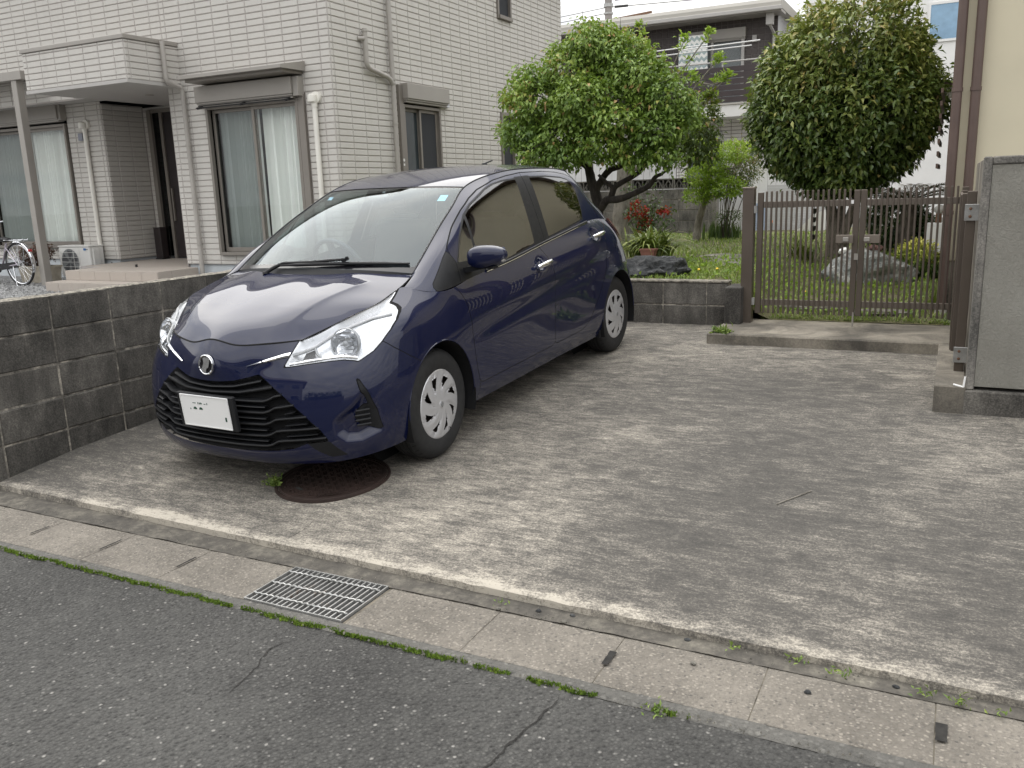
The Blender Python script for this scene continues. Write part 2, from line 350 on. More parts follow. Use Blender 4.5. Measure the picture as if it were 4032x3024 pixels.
for a, b in zip(JX[:-1], JX[1:]):
    if abs(a+2.393) < .03: continue
    q = MB(); top = -.0305
    nx_ = 12; ny_ = 8; x0, x1, y0, y1 = a+.002, b-.002, 2.293, 2.604
    V = []; F = []
    for j in range(ny_+1):
        for i in range(nx_+1):
            x = x0+(x1-x0)*i/nx_; y = y0+(y1-y0)*j/ny_; e = min(i, nx_-i, j*1.2, (ny_-j)*1.2)
            V.append((x, y, top - (.004 if e == 0 else 0) + .0018*fz(x, y, 14, 4)))
    F = [(j*(nx_+1)+i, j*(nx_+1)+i+1, (j+1)*(nx_+1)+i+1, (j+1)*(nx_+1)+i) for j in range(ny_) for i in range(nx_)]
    ring = [i for i in range(nx_+1)] + [(j+1)*(nx_+1)-1 for j in range(1, ny_+1)] + [ny_*(nx_+1)+i for i in range(nx_-1, -1, -1)] + [j*(nx_+1) for j in range(ny_-1, 0, -1)]
    o = len(V)
    for i in ring: V.append((V[i][0], V[i][1], -.10))
    for k in range(len(ring)): F.append((ring[k], ring[(k+1) % len(ring)], o+(k+1) % len(ring), o+k))
    q.add(V, F).build('lid_stone', M['gutter'], gut, smooth=True, angle=30)
# hand holes at alternate joints
def slot(x, wd, y0, y1):
    m = MB(); pts = [(x+wd*(.9+.25*fz(x, t, 30, 2))*s, y0+(y1-y0)*t) for s, ts in ((-1, np.linspace(0, 1, 7)), (1, np.linspace(1, 0, 7))) for t in ts]
    m.add([(a, b, -.0265) for a, b in pts], [tuple(range(len(pts)))]); m.build('hand_hole', M['crack'], gut)
slot(-3.86, .006, 2.40, 2.50); slot(-3.37, .006, 2.40, 2.52); slot(-2.882, .006, 2.40, 2.51); slot(-.926, .013, 2.40, 2.49); slot(.068, .017, 2.40, 2.49)
# moss seam between asphalt and kerb
m = MB(); rr = random.Random(3)
for i in range(6500):
    x = -5.5+rr.random()*4.9; d = fz(x, 0, 3.1, 9)+.25
    if x > -1.55 and d < .18: continue
    if d < -.42: continue
    yy = edge_y(x)+rr.gauss(.006, .0035+.0035*max(0, d)); h = .003+.006*rr.random()
    a = rr.random()*6.28; l = .004+.005*rr.random()
    m.add([(x+l*math.cos(a), yy+l*math.sin(a), -.043), (x-l*math.cos(a), yy-l*math.sin(a), -.043), (x+.004*rr.gauss(0, 1), yy+.004*rr.gauss(0, 1), -.043+h+.006)], [(0, 1, 2)])
m.build('moss', M['moss'], None, kind='stuff')['label'] = 'bright green moss along the asphalt edge'

# ---- driveway slab
def drive_z(x, y):
    return .103 + .05584*(y-3.858) if y > 3.3 else .0718 - .11*(3.3-y)
def drive_edge(x): return 2.665 - .0177*(x-.28)
xs = [-4.70 + .04*i for i in range(int(8.2/.04)+1)]; ts = [0, .012, .03, .06, .12, .22, .35, .5, .7, 1, 1.35, 1.8, 2.3, 2.9, 3.5, 4.2, 5.3]
V = []; F = []; n = len(ts)+2
for x in xs:
    ye = drive_edge(x); chip = .010*max(0, fz(x, 0, 7, 21))+.004*fz(x, 0, 30, 4)
    V.append((x, ye+.002, -.10)); V.append((x, ye+chip*.4, drive_z(x, ye)-.016-.004*abs(fz(x, 0, 22, 8))))
    for t in ts:
        y = ye+t+chip*max(0, 1-t/.04); z = drive_z(x, y) + .0016*fz(x, y, 3, 1)
        if t == 0: z -= .006
        V.append((x, y, z))
for i in range(len(xs)-1):
    for j in range(n-1): F.append((i*n+j, (i+1)*n+j, (i+1)*n+j+1, i*n+j+1))
drv = struct(MB().add(V, F).build('driveway', M['drive'], smooth=True, angle=35))
crack.z = lambda x, y: drive_z(x, y)+.0035
crack([(-2.05, 3.42), (-1.8, 3.55), (-1.62, 3.62)], .0016, 5).build('crack', M['crack'], drv)
crack([(-2.58, 2.74), (-2.55, 2.85), (-2.56, 2.93)], .0016, 8).build('crack', M['crack'], drv)
crack([(-4.0, 3.2), (-3.8, 3.28), (-3.62, 3.3)], .0018, 9).build('crack', M['crack'], drv)

# ---- gravel yard of the left neighbour, behind the block wall
struct(sheet(-45, -4.82, 2.75, 30, 60, 40, lambda x, y: .28 + .012*fz(x, y, 1.2)).build('gravel_yard', M['gravel'], smooth=True))
rr = random.Random(5); st = MB()
for i in range(2600):
    x = -15.5+rr.random()*5.8; y = 6.2+rr.random()*3.2; r_ = .012+.016*rr.random(); a = rr.random()*6
    z = .285
    st.add([(x+r_*math.cos(a+t), y+r_*math.sin(a+t)*.7, z+.001) for t in (0, 1.6, 3.1, 4.7)] + [(x, y, z+r_*.8)], [(0, 1, 4), (1, 2, 4), (2, 3, 4), (3, 0, 4)])
st.build('gravel_stones', M['gravel'], None, kind='stuff')['label'] = 'grey gravel stones of the neighbouring yard'

# ---- grating
steel = NT('galvanised_steel'); nz = steel.noise(14, 5, .7)
M['steel'] = steel.set(steel.ramp(nz, [(.38, (.34, .34, .33)), (.58, (.46, .46, .45)), (.72, (.24, .17, .12))]), .45, .75)
M['rust'] = plain('rusty_edge', (.17, .095, .06), .8, .2, .4, 25)
gr = thing('drain_grating', 'galvanised steel drain grating set in the gutter lids', 'grating', (-2.16, 2.447, -.04))
gx0, gx1, gy0, gy1, gz = -2.398, -1.922, 2.294, 2.603, -.026
fr = MB(); fr.box(gx0, gx0+.005, gy0, gy1, gz-.03, gz); fr.box(gx1-.005, gx1, gy0, gy1, gz-.03, gz); fr.box(gx0+.005, gx1-.005, gy0, gy0+.005, gz-.03, gz); fr.box(gx0+.005, gx1-.005, gy1-.005, gy1, gz-.03, gz)
fr.build('frame', M['steel'], gr)
nb = 17; bm_ = MB().box(-.003, .003, -.149, .149, -.028, 0).mesh('bearing_bar', M['steel'])
for i in range(nb): link('bearing_bar', bm_, gr, at=(gx0+.03+(gx1-gx0-.06)*i/(nb-1), (gy0+gy1)/2, gz-.001))
for y in (2.345, 2.448, 2.553):
    m = MB(); P = [(gx0+.006+(gx1-gx0-.012)*i/80, y+.0022*math.sin(i*1.25), gz+.0015+.0015*math.cos(i*1.25)) for i in range(81)]
    m.tube(P, .0038, 6).build('cross_rod', M['steel'], gr, smooth=True)
MB().box(gx0, gx1, gy0, gy1, -.073, -.068).build('sump_floor', M['block_mid'], gr)

# ---- manhole cover in the slab
iron = NT('cast_iron'); nz = iron.noise(9, 6, .7); iron.bump(iron.noise(90, 3), .5, .003)
M['iron'] = iron.set(iron.ramp(nz, [(.3, (.022, .014, .011)), (.6, (.042, .025, .020)), (.8, (.065, .042, .033))]), .75, .35)
cx, cy = -2.79, 3.365; nrm = Vector((0, -.075, 1)).normalized(); MM = Matrix.Translation((cx, cy, drive_z(cx, cy)+.006)) @ nrm.to_track_quat('Z', 'Y').to_matrix().to_4x4()
mh = thing('manhole_cover', 'round rusty brown cast iron manhole cover with basket weave pattern', 'manhole cover', MM.translation)
MB().lathe([(0, -.001), (.262, -.001), (.266, .003), (.276, .003), (.28, -.002)], 64, MM).build('lid', M['iron'], mh, smooth=True, angle=20)
MB().lathe([(.283, -.004), (.285, .001), (.297, .001), (.300, -.012)], 64, MM).build('ring', M['iron'], mh, smooth=True, angle=20)
m = MB(); sp = .034; ca, sa = math.cos(.78), math.sin(.78)
for i in range(-9, 10):
    for j in range(-9, 10):
        hor = (i+j) % 2 == 0
        for off in (-.0075, .0075):
            L, W = .0215, .0042
            for_ = [(-L, off-W), (L, off-W), (L, off+W), (-L, off+W)]
            pts = []
            for a, b in for_:
                if not hor: a, b = b, a
                X, Y = i*sp+a, j*sp+b; pts.append((X*ca-Y*sa, X*sa+Y*ca))
            if max(math.hypot(*p) for p in pts) > .255: continue
            m.add([MM @ Vector((p[0], p[1], h)) for h in (-.002, .0042) for p in pts], [(4, 5, 6, 7), (0, 1, 5, 4), (1, 2, 6, 5), (2, 3, 7, 6), (3, 0, 4, 7)])
m.build('weave_pattern', M['iron'], mh)
MB().add([MM @ Vector((x, y, .0052)) for x, y in ((-.10, -.185), (-.045, -.205), (-.037, -.188), (-.092, -.168))], [(0, 1, 2, 3)]).build('key_hole', M['crack'], mh)
# raised lettering band near the rim (worn, illegible)
m = MB()
for k in range(7):
    a = -1.12+.055*k
    for s in (-1, 1): m.add([MM @ (Matrix.Rotation(a, 4, 'Z') @ Vector((.235+u*.012, (s*.2+v*.10)*.03, h))) for h in (.003, .0058) for u, v in ((-1, -1), (1, -1), (1, 1), (-1, 1))], [(4, 5, 6, 7), (0, 1, 5, 4), (1, 2, 6, 5), (2, 3, 7, 6), (3, 0, 4, 7)])
m.build('raised_mark', M['iron'], mh)

# ================================================================ block walls
def blockwall(parent, axis, pos, thick, a0, a1, z0, courses, bw=.4, bh=.2, mat='block', off=0, topmat=None, mortar='mortar', jn=.010, skip=None, split_first=0):
    """one object per block; axis 'y': face plane x = pos looking +x, wall runs along y; axis 'x': face y = pos looking -y"""
    cache = {}
    for c in range(courses):
        a = a0+off
        while a > a0+.01: a -= bw
        while a < a1-.01:
            s, e = max(a, a0), min(a+bw, a1); a += bw
            if e-s < .03 or (skip and skip(s, e, c)): continue
            key = round(e-s, 3)
            if key not in cache:
                L = e-s-jn; b = MB()
                if axis == 'y': b.box(-thick, 0, -L/2, L/2, -(bh-jn)/2, (bh-jn)/2, .006)
                else: b.box(-L/2, L/2, 0, thick, -(bh-jn)/2, (bh-jn)/2, .006)
                cache[key] = b.mesh('block', M[mat])
            p = .0018*random.gauss(0, 1); z = z0+bh*(c+.5)
            link('block', cache[key], parent, at=(pos+p, (s+e)/2, z) if axis == 'y' else ((s+e)/2, pos-p, z))
    z1 = z0+bh*courses
    if axis == 'y': MB().box(pos-thick+.006, pos-.0065, a0+.004, a1-.004, z0, z1-.004).build('mortar_bed', M[mortar], parent)
    else: MB().box(a0+.004, a1-.004, pos+.0065, pos+thick-.006, z0, z1-.004).build('mortar_bed', M[mortar], parent)
bw = thing('block_wall', 'blackened concrete block wall left of the blue car', 'wall', (-4.7, 5, 0))
blockwall(bw, 'y', -4.65, .12, 2.72, 9.3, -.398, 7, off=.105)
# worn pale top edge of the wall
m = MB(); V = []; F = []; N = 220
for i in range(N+1):
    y = 2.722+(9.3-2.722)*i/N
    for k, x in enumerate((-4.765, -4.74, -4.70, -4.665, -4.6505)): V.append((x, y, 1.0035+.006*fz(x, y, 11, 3)*(1 if 0 < k < 4 else .3)-(.006 if k in (0, 4) else 0)))
for i in range(N):
    for k in range(4): F.append((i*5+k, (i+1)*5+k, (i+1)*5+k+1, i*5+k+1))
wt = NT('weathered_cap'); nz = wt.noise(24, 5, .75); M['wallcap'] = wt.set(wt.ramp(nz, [(.38, (.07, .064, .054)), (.52, (.20, .183, .152)), (.66, (.36, .33, .27))]), .95); wt.bump(wt.noise(60, 4), .8, .01)
MB().add(V, F).build('worn_top', M['wallcap'], bw, smooth=True)
# low retaining wall of the garden
lw = thing('garden_retaining_wall', 'low grey two-course concrete block wall holding up the garden', 'wall', (-2.6, 7.5, .3))
blockwall(lw, 'x', 7.43, .12, -7.2, -1.69, .274, 2, off=-.53+.0, bw=.39, bh=.198, mat='block_mid')
MB().box(-7.2, -1.69, 7.424, 7.56, .6705, .688, .004).build('mortar_cap', M['wallcap'], lw)
MB().box(-1.682, -1.545, 7.25, 7.57, .2, .655, .007).build('end_block', M['block_mid'], lw)
# front step below the gate and the kerb along the pillar
stp = thing('gate_step', 'raised concrete step in front of the brown gate', 'step', (-.8, 7.1, .3))
zst = .347
MB().box(-1.70, .125, 6.74, 7.60, .05, zst, .010).build('tread', M['step'], stp)
MB().box(-.036, .125, 5.345, 6.74, .05, zst-.002, .008).build('side_kerb', M['step'], stp)
# ================================================================ the tiled house on the left
def tilemat(name, a, b, rough=.75):
    m = NT(name); n1 = m.noise(1.4, 5, .6); n2 = m.noise(60, 4, .7)
    c = m.mix(m.math('ADD', m.math('MULTIPLY', n1, .5), m.math('MULTIPLY', n2, .5)), a, b)
    c = m.mix(m.math('MULTIPLY', m.ramp(m.noise(5, 5, .7, vec=m.scaled((1, 1, .25))), [(.55, 0), (.8, 1)]), .22), c, tuple(x*.62 for x in a))
    m.bump(n2, .35, .004); return m.set(c, rough)
M['tile'] = tilemat('grey_wall_tile', (.46, .44, .405), (.62, .60, .56))
M['joint'] = plain('tile_joint', (.40, .37, .35), .9)
M['taupe'] = plain('taupe_sash', (.215, .195, .172), .45, .25, .06, 3)
M['taupe_l'] = plain('taupe_light_metal', (.31, .29, .262), .45, .1, .06, 3)
M['pipe'] = plain('taupe_pipe', (.37, .348, .318), .5, 0, .08, 4)
M['white_pvc'] = plain('white_pvc', (.74, .72, .66), .45, 0, .06, 4)
M['soffit'] = plain('soffit_board', (.42, .405, .385), .7, 0, .05)
M['darkbox'] = plain('dark_room', (.030, .032, .036), .9)
M['rubber'] = plain('black_rubber', (.016, .016, .017), .55, 0, .2, 20)
M['found'] = plain('foundation_render', (.50, .53, .55), .9, 0, .1, 5, .3)
M['white'] = plain('white_paint', (.76, .755, .74), .5, 0, .04, 3)
def glassmat(name, tint, ior, gcol=(1, 1, 1), rough=.0, base=None):
    """thin pane: clear sheet + mirror reflection that grows towards grazing angles (same from both sides)"""
    m = NT(name); t = m.t; t.nodes.remove(m.b); f0 = ((ior-1)/(ior+1))**2
    tr = m.n('ShaderNodeBsdfTransparent'); tr.inputs[0].default_value = (*tint, 1)
    gl = m.n('ShaderNodeBsdfGlossy'); gl.inputs[0].default_value = (*gcol, 1); gl.inputs[1].default_value = rough
    lw = m.n('ShaderNodeLayerWeight'); lw.inputs[0].default_value = .5; fr = m.math('ADD', m.math('MULTIPLY', m.math('POWER', lw.outputs['Facing'], 5), 1-f0), f0)
    mx = m.n('ShaderNodeMixShader'); m.l(fr, mx.inputs[0]); m.l(tr.outputs[0], mx.inputs[1]); m.l(gl.outputs[0], mx.inputs[2]); m.l(mx.outputs[0], m.o.inputs[0]); return m.m
M['glass'] = glassmat('window_glass', (.90, .92, .91), 1.6)
M['glass_d'] = glassmat('dark_glass', (.50, .53, .53), 1.6)
M['frost'] = plain('frosted_glass', (.34, .40, .395), .15, 0, .15, 3); M['dark_pane'] = plain('dark_pane', (.035, .045, .05), .06, 0, .15, 3)
m = NT('curtain_cloth'); M['curtain'] = m.set((.86, .88, .85), .9)
class Wall:
    def __init__(s, axis, pos): s.axis = axis; s.pos = pos
    def P(s, a, d, z): return (a, s.pos-d, z) if s.axis == 'f' else (s.pos+d, a, z)
    def box(s, m, a0, a1, d0, d1, z0, z1, b=0):
        if s.axis == 'f': return m.box(a0, a1, s.pos-d1, s.pos-d0, z0, z1, b)
        return m.box(s.pos+d0, s.pos+d1, a0, a1, z0, z1, b)
    def quad(s, m, a0, a1, z0, z1, d=0): return m.add([s.P(a0, d, z0), s.P(a1, d, z0), s.P(a1, d, z1), s.P(a0, d, z1)], [(0, 1, 2, 3)])
TILES = []
PA, PZ, ZR = .2992, .0818, 3.437
def tiled(wall, regions, holes, aref, house, jointname='wall', mat='joint', PA=PA, PZ=PZ, ZR=ZR, J=.0105, store=TILES):
    """backing sheet with the openings left out + a list of tile rectangles"""
    m = MB()
    for (a0, a1, z0, z1) in regions:
        A = sorted({a0, a1} | {q for h in holes for q in h[:2] if a0 < q < a1}); Zs = sorted({z0, z1} | {q for h in holes for q in h[2:] if z0 < q < z1})
        for i in range(len(A)-1):
            for j in range(len(Zs)-1):
                c = ((A[i]+A[i+1])/2, (Zs[j]+Zs[j+1])/2)
                if any(h[0] < c[0] < h[1] and h[2] < c[1] < h[3] for h in holes): continue
                wall.quad(m, A[i], A[i+1], Zs[j], Zs[j+1])
        ia0 = math.floor((a0-aref)/PA)-1; ia1 = math.ceil((a1-aref)/PA)+1; iz0 = math.floor((z0-ZR)/PZ)-1; iz1 = math.ceil((z1-ZR)/PZ)+1
        for ia in range(ia0, ia1):
            for iz in range(iz0, iz1):
                p, q, r, t = max(aref+ia*PA, a0), min(aref+(ia+1)*PA, a1), max(ZR+iz*PZ, z0), min(ZR+(iz+1)*PZ, z1)
                if q-p < .02 or t-r < .02: continue
                ok = True
                for h in holes:
                    if p < h[1] and q > h[0] and r < h[3] and t > h[2]:
                        opts = [(h[0]-p, (p, h[0], r, t)), (q-h[1], (h[1], q, r, t)), ((h[2]-r)*3, (p, q, r, h[2])), ((t-h[3])*3, (p, q, h[3], t))]
                        best = max(opts, key=lambda o: o[0])
                        if best[0] < .02: ok = False; break
                        p, q, r, t = best[1]
                if ok and q-p > .025 and t-r > .02: store.append((wall, p+J/2, q-J/2, r+J/2, t-J/2))
    return m.build(jointname, M[mat], house)
def tile_geo(m, wall, a0, a1, z0, z1, off=(0, 0), h=.011, b=.006):
    v = [wall.P(a, 0.0005, z) for a, z in ((a0, z0), (a1, z0), (a1, z1), (a0, z1))] + [wall.P(a, h, z) for a, z in ((a0+b, z0+b), (a1-b, z0+b), (a1-b, z1-b), (a0+b, z1-b))]
    return m.add(v, [(4, 5, 6, 7), (0, 1, 5, 4), (1, 2, 6, 5), (2, 3, 7, 6), (3, 0, 4, 7)])
def lay_tiles(house, store, mat, limit=300, name='tile'):
    """the tiles that show largest become parts of their own, the rest one part"""
    cpos = Vector((0, 0, 1.5)); cmi = camo.matrix_world.inverted()
    def size(t):
        w_, a0, a1, z0, z1 = t; c = Vector(w_.P((a0+a1)/2, 0, (z0+z1)/2)); q = cmi @ c
        nx = Vector((0, -1, 0)) if w_.axis == 'f' else Vector((1, 0, 0)); vis = (cpos-c).normalized().dot(nx)
        if q.z > 0 or vis <= 0: return 0
        u, v = q.x/-q.z*.84, q.y/-q.z*.84
        if abs(u) > .5 or abs(v) > .375: return 0
        return (a1-a0)*(z1-z0)*vis/(q.length_squared)
    order = sorted(store, key=size, reverse=True); cache = {}
    for w_, a0, a1, z0, z1 in order[:limit]:
        key = (w_.axis, round(a1-a0, 3), round(z1-z0, 3))
        if key not in cache:
            W0 = Wall(w_.axis, 0); cache[key] = tile_geo(MB(), W0, -(a1-a0)/2, (a1-a0)/2, -(z1-z0)/2, (z1-z0)/2).mesh(name, M[mat])
        link(name, cache[key], house, at=w_.P((a0+a1)/2, 0, (z0+z1)/2))
    m = MB()
    for t in order[limit:]: tile_geo(m, *t)
    if m.f: m.build(name+'_field', M[mat], house, kind='stuff')
def curtain(wall, a0, a1, d, z0, z1, folds, amp=.05, seed=0):
    m = MB(); n = folds*8; V = []; rr = random.Random(seed); ph = [rr.random()*6.28 for _ in range(4)]
    for i in range(n+1):
        t = i/n; a = a0+(a1-a0)*t
        k = math.sin(2*math.pi*folds*t+ph[0])*(.7+.3*math.sin(5*t+ph[1]))+.35*math.sin(2*math.pi*folds*2.3*t+ph[2])
        for j, z in enumerate((z0, (z0+z1)/2, z1)): V.append(wall.P(a+.01*math.sin(9*t+j), d-amp*k*(1-.15*j), z))
    m.add(V, [(i*3+j, i*3+3+j, i*3+4+j, i*3+1+j) for i in range(n) for j in range(2)]); return m
def room(wall, a0, a1, z0, z1, depth=.5):
    m = MB(); P = wall.P
    v = [P(a, d, z) for d in (-.012, -depth) for a, z in ((a0, z0), (a1, z0), (a1, z1), (a0, z1))]
    return m.add(v, [(4, 5, 6, 7), (0, 1, 5, 4), (1, 2, 6, 5), (2, 3, 7, 6), (3, 0, 4, 7)])
def sliding_window(house, wall, a0, a1, z0, z1, curt=True, frosted=False, fd=.05, seed=1, screen=0, name='window', folds=9):
    """frame, two sashes with panes, curtains, dark room behind"""
    fw = .045; f = MB()
    wall.box(f, a0, a0+fw, -.10, fd, z0, z1, .004); wall.box(f, a1-fw, a1, -.10, fd, z0, z1, .004)
    wall.box(f, a0+fw, a1-fw, -.10, fd, z1-fw, z1, .004); wall.box(f, a0+fw, a1-fw, -.10, fd+.03, z0, z0+fw, .004)
    win = f.build(name, M['taupe'], house); mid = (a0+a1)/2; sw = .045
    for k, (p, q, d) in enumerate(((a0+fw, mid+sw/2, -.055), (mid-sw/2, a1-fw, -.015))):
        s_ = MB(); zb, zt = z0+fw, z1-fw
        wall.box(s_, p, p+sw, d-.015, d+.015, zb, zt, .003); wall.box(s_, q-sw, q, d-.015, d+.015, zb, zt, .003)
        wall.box(s_, p+sw, q-sw, d-.015, d+.015, zt-sw, zt, .003); wall.box(s_, p+sw, q-sw, d-.015, d+.015, zb, zb+sw*1.4, .003)
        s_.build('sash', M['taupe'], win)
        wall.quad(MB(), p+sw, q-sw, zb+sw*1.4, zt-sw, d).build('pane', M[('dark_pane', 'frost')[k]] if frosted else M['glass_d' if k == screen else 'glass'], win)
    room(wall, a0+fw, a1-fw, z0+fw, z1-fw, .9).build('room_interior', M['darkbox'], win)
    if curt:
        curtain(wall, a0+.06, mid-.0, -.16, z0+.06, z1-.05, folds, seed=seed).build('curtain', M['curtain'], win, smooth=True)
        curtain(wall, mid+.02, a1-.06, -.16, z0+.06, z1-.05, folds, seed=seed+5).build('curtain', M['curtain'], win, smooth=True)
    return win
def shutter_box(house, wall, a0, a1, z0, z1, d=.15, cap=None):
    m = MB(); wall.box(m, a0, a1, 0, d, z0, z1, .006); wall.box(m, a0+.01, a1-.01, .0, d-.02, z0-.022, z0, .002); wall.box(m, a0+.02, a1-.02, 0, d-.045, z0-.05, z0-.022)
    if cap: wall.box(m, a1+.001, cap, 0, d-.03, z0-.03, z1-.004, .004)
    return m.build('shutter_box', M['taupe_l'], house)

YF, XS, XW, YW, YD, XP = 9.4, -7.274, -12.526, 10.084, 10.92, -10.21
H1 = thing('tiled_house', 'two-storey house with grey tile cladding behind the block wall', 'house', (-10, 11, .28))
WF = Wall('f', YF); WS = Wall('s', XS); WP = Wall('s', XP); WW = Wall('f', YW); WWS = Wall('s', XW); WC = Wall('f', 8.487); WCS = Wall('s', -9.946); WD = Wall('f', YD)
hol_f = [(-9.50, -7.735, .735, 2.86)]
hol_s = [(10.90, 12.02, 1.45, 2.84), (14.06, 14.59, 4.42, 5.3), (14.06, 14.585, 1.55, 2.867)]
tiled(WF, [(XP, XS, .60, 5.5), (-26, XP, 3.10, 5.5)], hol_f, -7.4268, H1)
tiled(WS, [(YF, 16.84, .60, 5.5)], hol_s, 9.455, H1)
tiled(WW, [(-26, XW, .60, 3.16)], [(-15.75, -13.38, .80, 2.95)], -12.60, H1)
tiled(WWS, [(YW, YD, .60, 3.12)], [], 10.0, H1)
tiled(WC, [(-12.02, -9.946, 3.135, 3.64)], [], -11.93, H1)
tiled(WCS, [(8.487, YF-.002, 3.135, 3.64)], [], 8.55, H1)
lay_tiles(H1, TILES, 'tile')
# unseen carcass (floors, far walls, roof) added to block light, and foundations
c = MB(); c.box(XP+.02, XS-.012, 11.5, 16.83, .62, 5.5); c.box(-26, XS-.02, 10.95, 11.4, 3.2, 5.48); c.box(-26, XS-.01, 9.62, 16.8, 5.2, 5.49); c.box(-26, -12.6, 12.0, 16.8, .5, 5.2)
c.build('carcass', M['darkbox'], H1)
f = MB(); f.box(XP+.01, XS-.02, YF+.03, 16.82, .0, .605); f.box(-26, XW-.03, YW+.03, 12, .0, .605); f.build('foundation', M['found'], H1)
MB().box(-26.2, XS+.25, YF-.25, 17.1, 5.5, 5.62).build('roof', M['taupe'], H1)  # roof slab out of view, added to block light and cast shadow
# porch: soffit, canopy trims, lamp, pillar side, back wall and door
MB().box(-12.0, -9.964, 8.50, YD, 3.100, 3.128).build('porch_soffit', M['soffit'], H1); MB().box(-26, -12.001, 9.41, YW+.02, 3.155, 3.18).build('wing_soffit', M['soffit'], H1)
m = MB(); m.box(-12.045, -9.92, 8.462, YF-.004, 3.642, 3.70, .006); m.build('canopy_coping', M['taupe_l'], H1)
m = MB(); m.box(-12.03, -9.935, 8.472, 8.50, 3.088, 3.134, .003); m.box(-9.963, -9.934, 8.501, YF-.004, 3.088, 3.134, .003); m.box(-12.02, -12.0, 8.50, YF, 3.13, 3.64); m.build('canopy_trim', M['soffit'], H1)
MB().lathe([(0, -.012), (.06, -.012), (.075, 0)], 24, Matrix.Translation((-10.945, 9.70, 3.099))).build('porch_downlight', M['taupe_l'], H1, smooth=True)
PIL = []
tiled(Wall('f', YD), [(XW, -11.0, .60, 3.10)], [(-12.42, -11.0, .56, 3.06)], -12.6, H1, store=PIL); m = MB()
for t in PIL: tile_geo(m, *t)
if m.f: m.build('porch_tile_field', M['tile'], H1, kind='stuff')
MB().box(XP-.012, XP, YF+.001, 11.5, .56, 3.10).build('pillar_return', M['joint'], H1)
dr = MB(); WD.box(dr, -12.40, -12.31, -.05, .05, .562, 3.05); WD.box(dr, -12.12, -12.06, -.05, .04, .562, 3.0); WD.box(dr, -12.31, -11.0, -.05, .03, 3.0, 3.06)
door = dr.build('door', M['taupe'], H1)
WD.quad(MB(), -12.31, -12.12, .60, 3.0, .0).build('side_pane', glassmat('teal_glass', (.10, .22, .24), 1.6), door)
room(WD, -12.31, -12.12, .60, 3.0, .4).build('hall_interior', M['darkbox'], door)
M['door'] = plain('dark_wood_door', (.022, .016, .016), .5, 0, .3, 8)
l = MB(); WD.box(l, -12.06, -11.0, -.03, .01, .57, 3.0); lf = l.build('door_leaf', M['door'], door)
l = MB(); WD.box(l, -12.02, -11.995, .01, .05, 1.2, 1.75, .004); l.build('handle', M['taupe'], door)
# front window with shutter box, drying rail and awning
sliding_window(H1, WF, -9.50, -7.84, .735, 2.80, seed=2)
m = MB(); WF.box(m, -7.838, -7.735, -.02, .05, .737, 2.84, .004); m.build('shutter_rail', M['taupe'], H1)
shutter_box(H1, WF, -9.556, -7.832, 2.845, 3.06, .16, -7.74)
m = MB(); m.tube([(-9.5, YF-.20, 2.77), (-7.85, YF-.20, 2.77)], .008, 6); m.tube([(-9.5, YF-.16, 2.80), (-7.85, YF-.16, 2.80)], .007, 6)
for a in (-9.47, -8.68, -7.9): m.bar((a, YF-.05, 2.80), (a, YF-.21, 2.765), .02, .03)
m.build('drying_rail', M['rubber'], H1)
m = MB(); m.prism([(YF-.487, 3.122), (YF-.487, 3.163), (YF-.002, 3.25), (YF-.002, 3.125)], lambda a, b, h: (h, a, b), -9.50, -7.69); m.build('awning', M['taupe_l'], H1)
m = MB(); m.box(-9.45, -7.74, YF-.40, YF-.01, 3.085, 3.121); m.build('awning_soffit', M['taupe'], H1)
# wing window
sliding_window(H1, WW, -15.75, -13.40, .80, 2.86, seed=9, screen=0, folds=11)
shutter_box(H1, WW, -15.85, -13.42, 2.94, 3.20, .16, -13.36)
# side windows
sliding_window(H1, WS, 10.94, 11.98, 1.45, 2.79, curt=False, frosted=True, screen=0, seed=3)
m = MB(); WS.box(m, 10.835, 10.94, -.01, .06, 1.45, 3.05, .004); m.build('shutter_rail', M['taupe'], H1)
shutter_box(H1, WS, 10.93, 12.10, 2.86, 3.075, .15)
m = MB(); WS.box(m, 12.115, 12.235, .01, .06, 2.82, 2.945, .004); m.build('junction_box', plain('pale_grey_box', (.5, .5, .55), .5), H1)
for (a0, a1, z0, z1) in ((14.06, 14.585, 4.42, 5.3), (14.06, 14.58, 1.55, 2.86)):
    f = MB(); WS.box(f, a0, a0+.05, -.08, .04, z0, z1, .003); WS.box(f, a1-.05, a1, -.08, .04, z0, z1, .003); WS.box(f, a0+.05, a1-.05, -.08, .04, z1-.05, z1, .003); WS.box(f, a0+.02, a1-.02, -.08, .07, z0, z0+.06, .003)
    wn_ = f.build('window', M['taupe'], H1); WS.quad(MB(), a0+.05, a1-.05, z0+.06, z1-.05, -.03).build('pane', M['frost'], wn_)
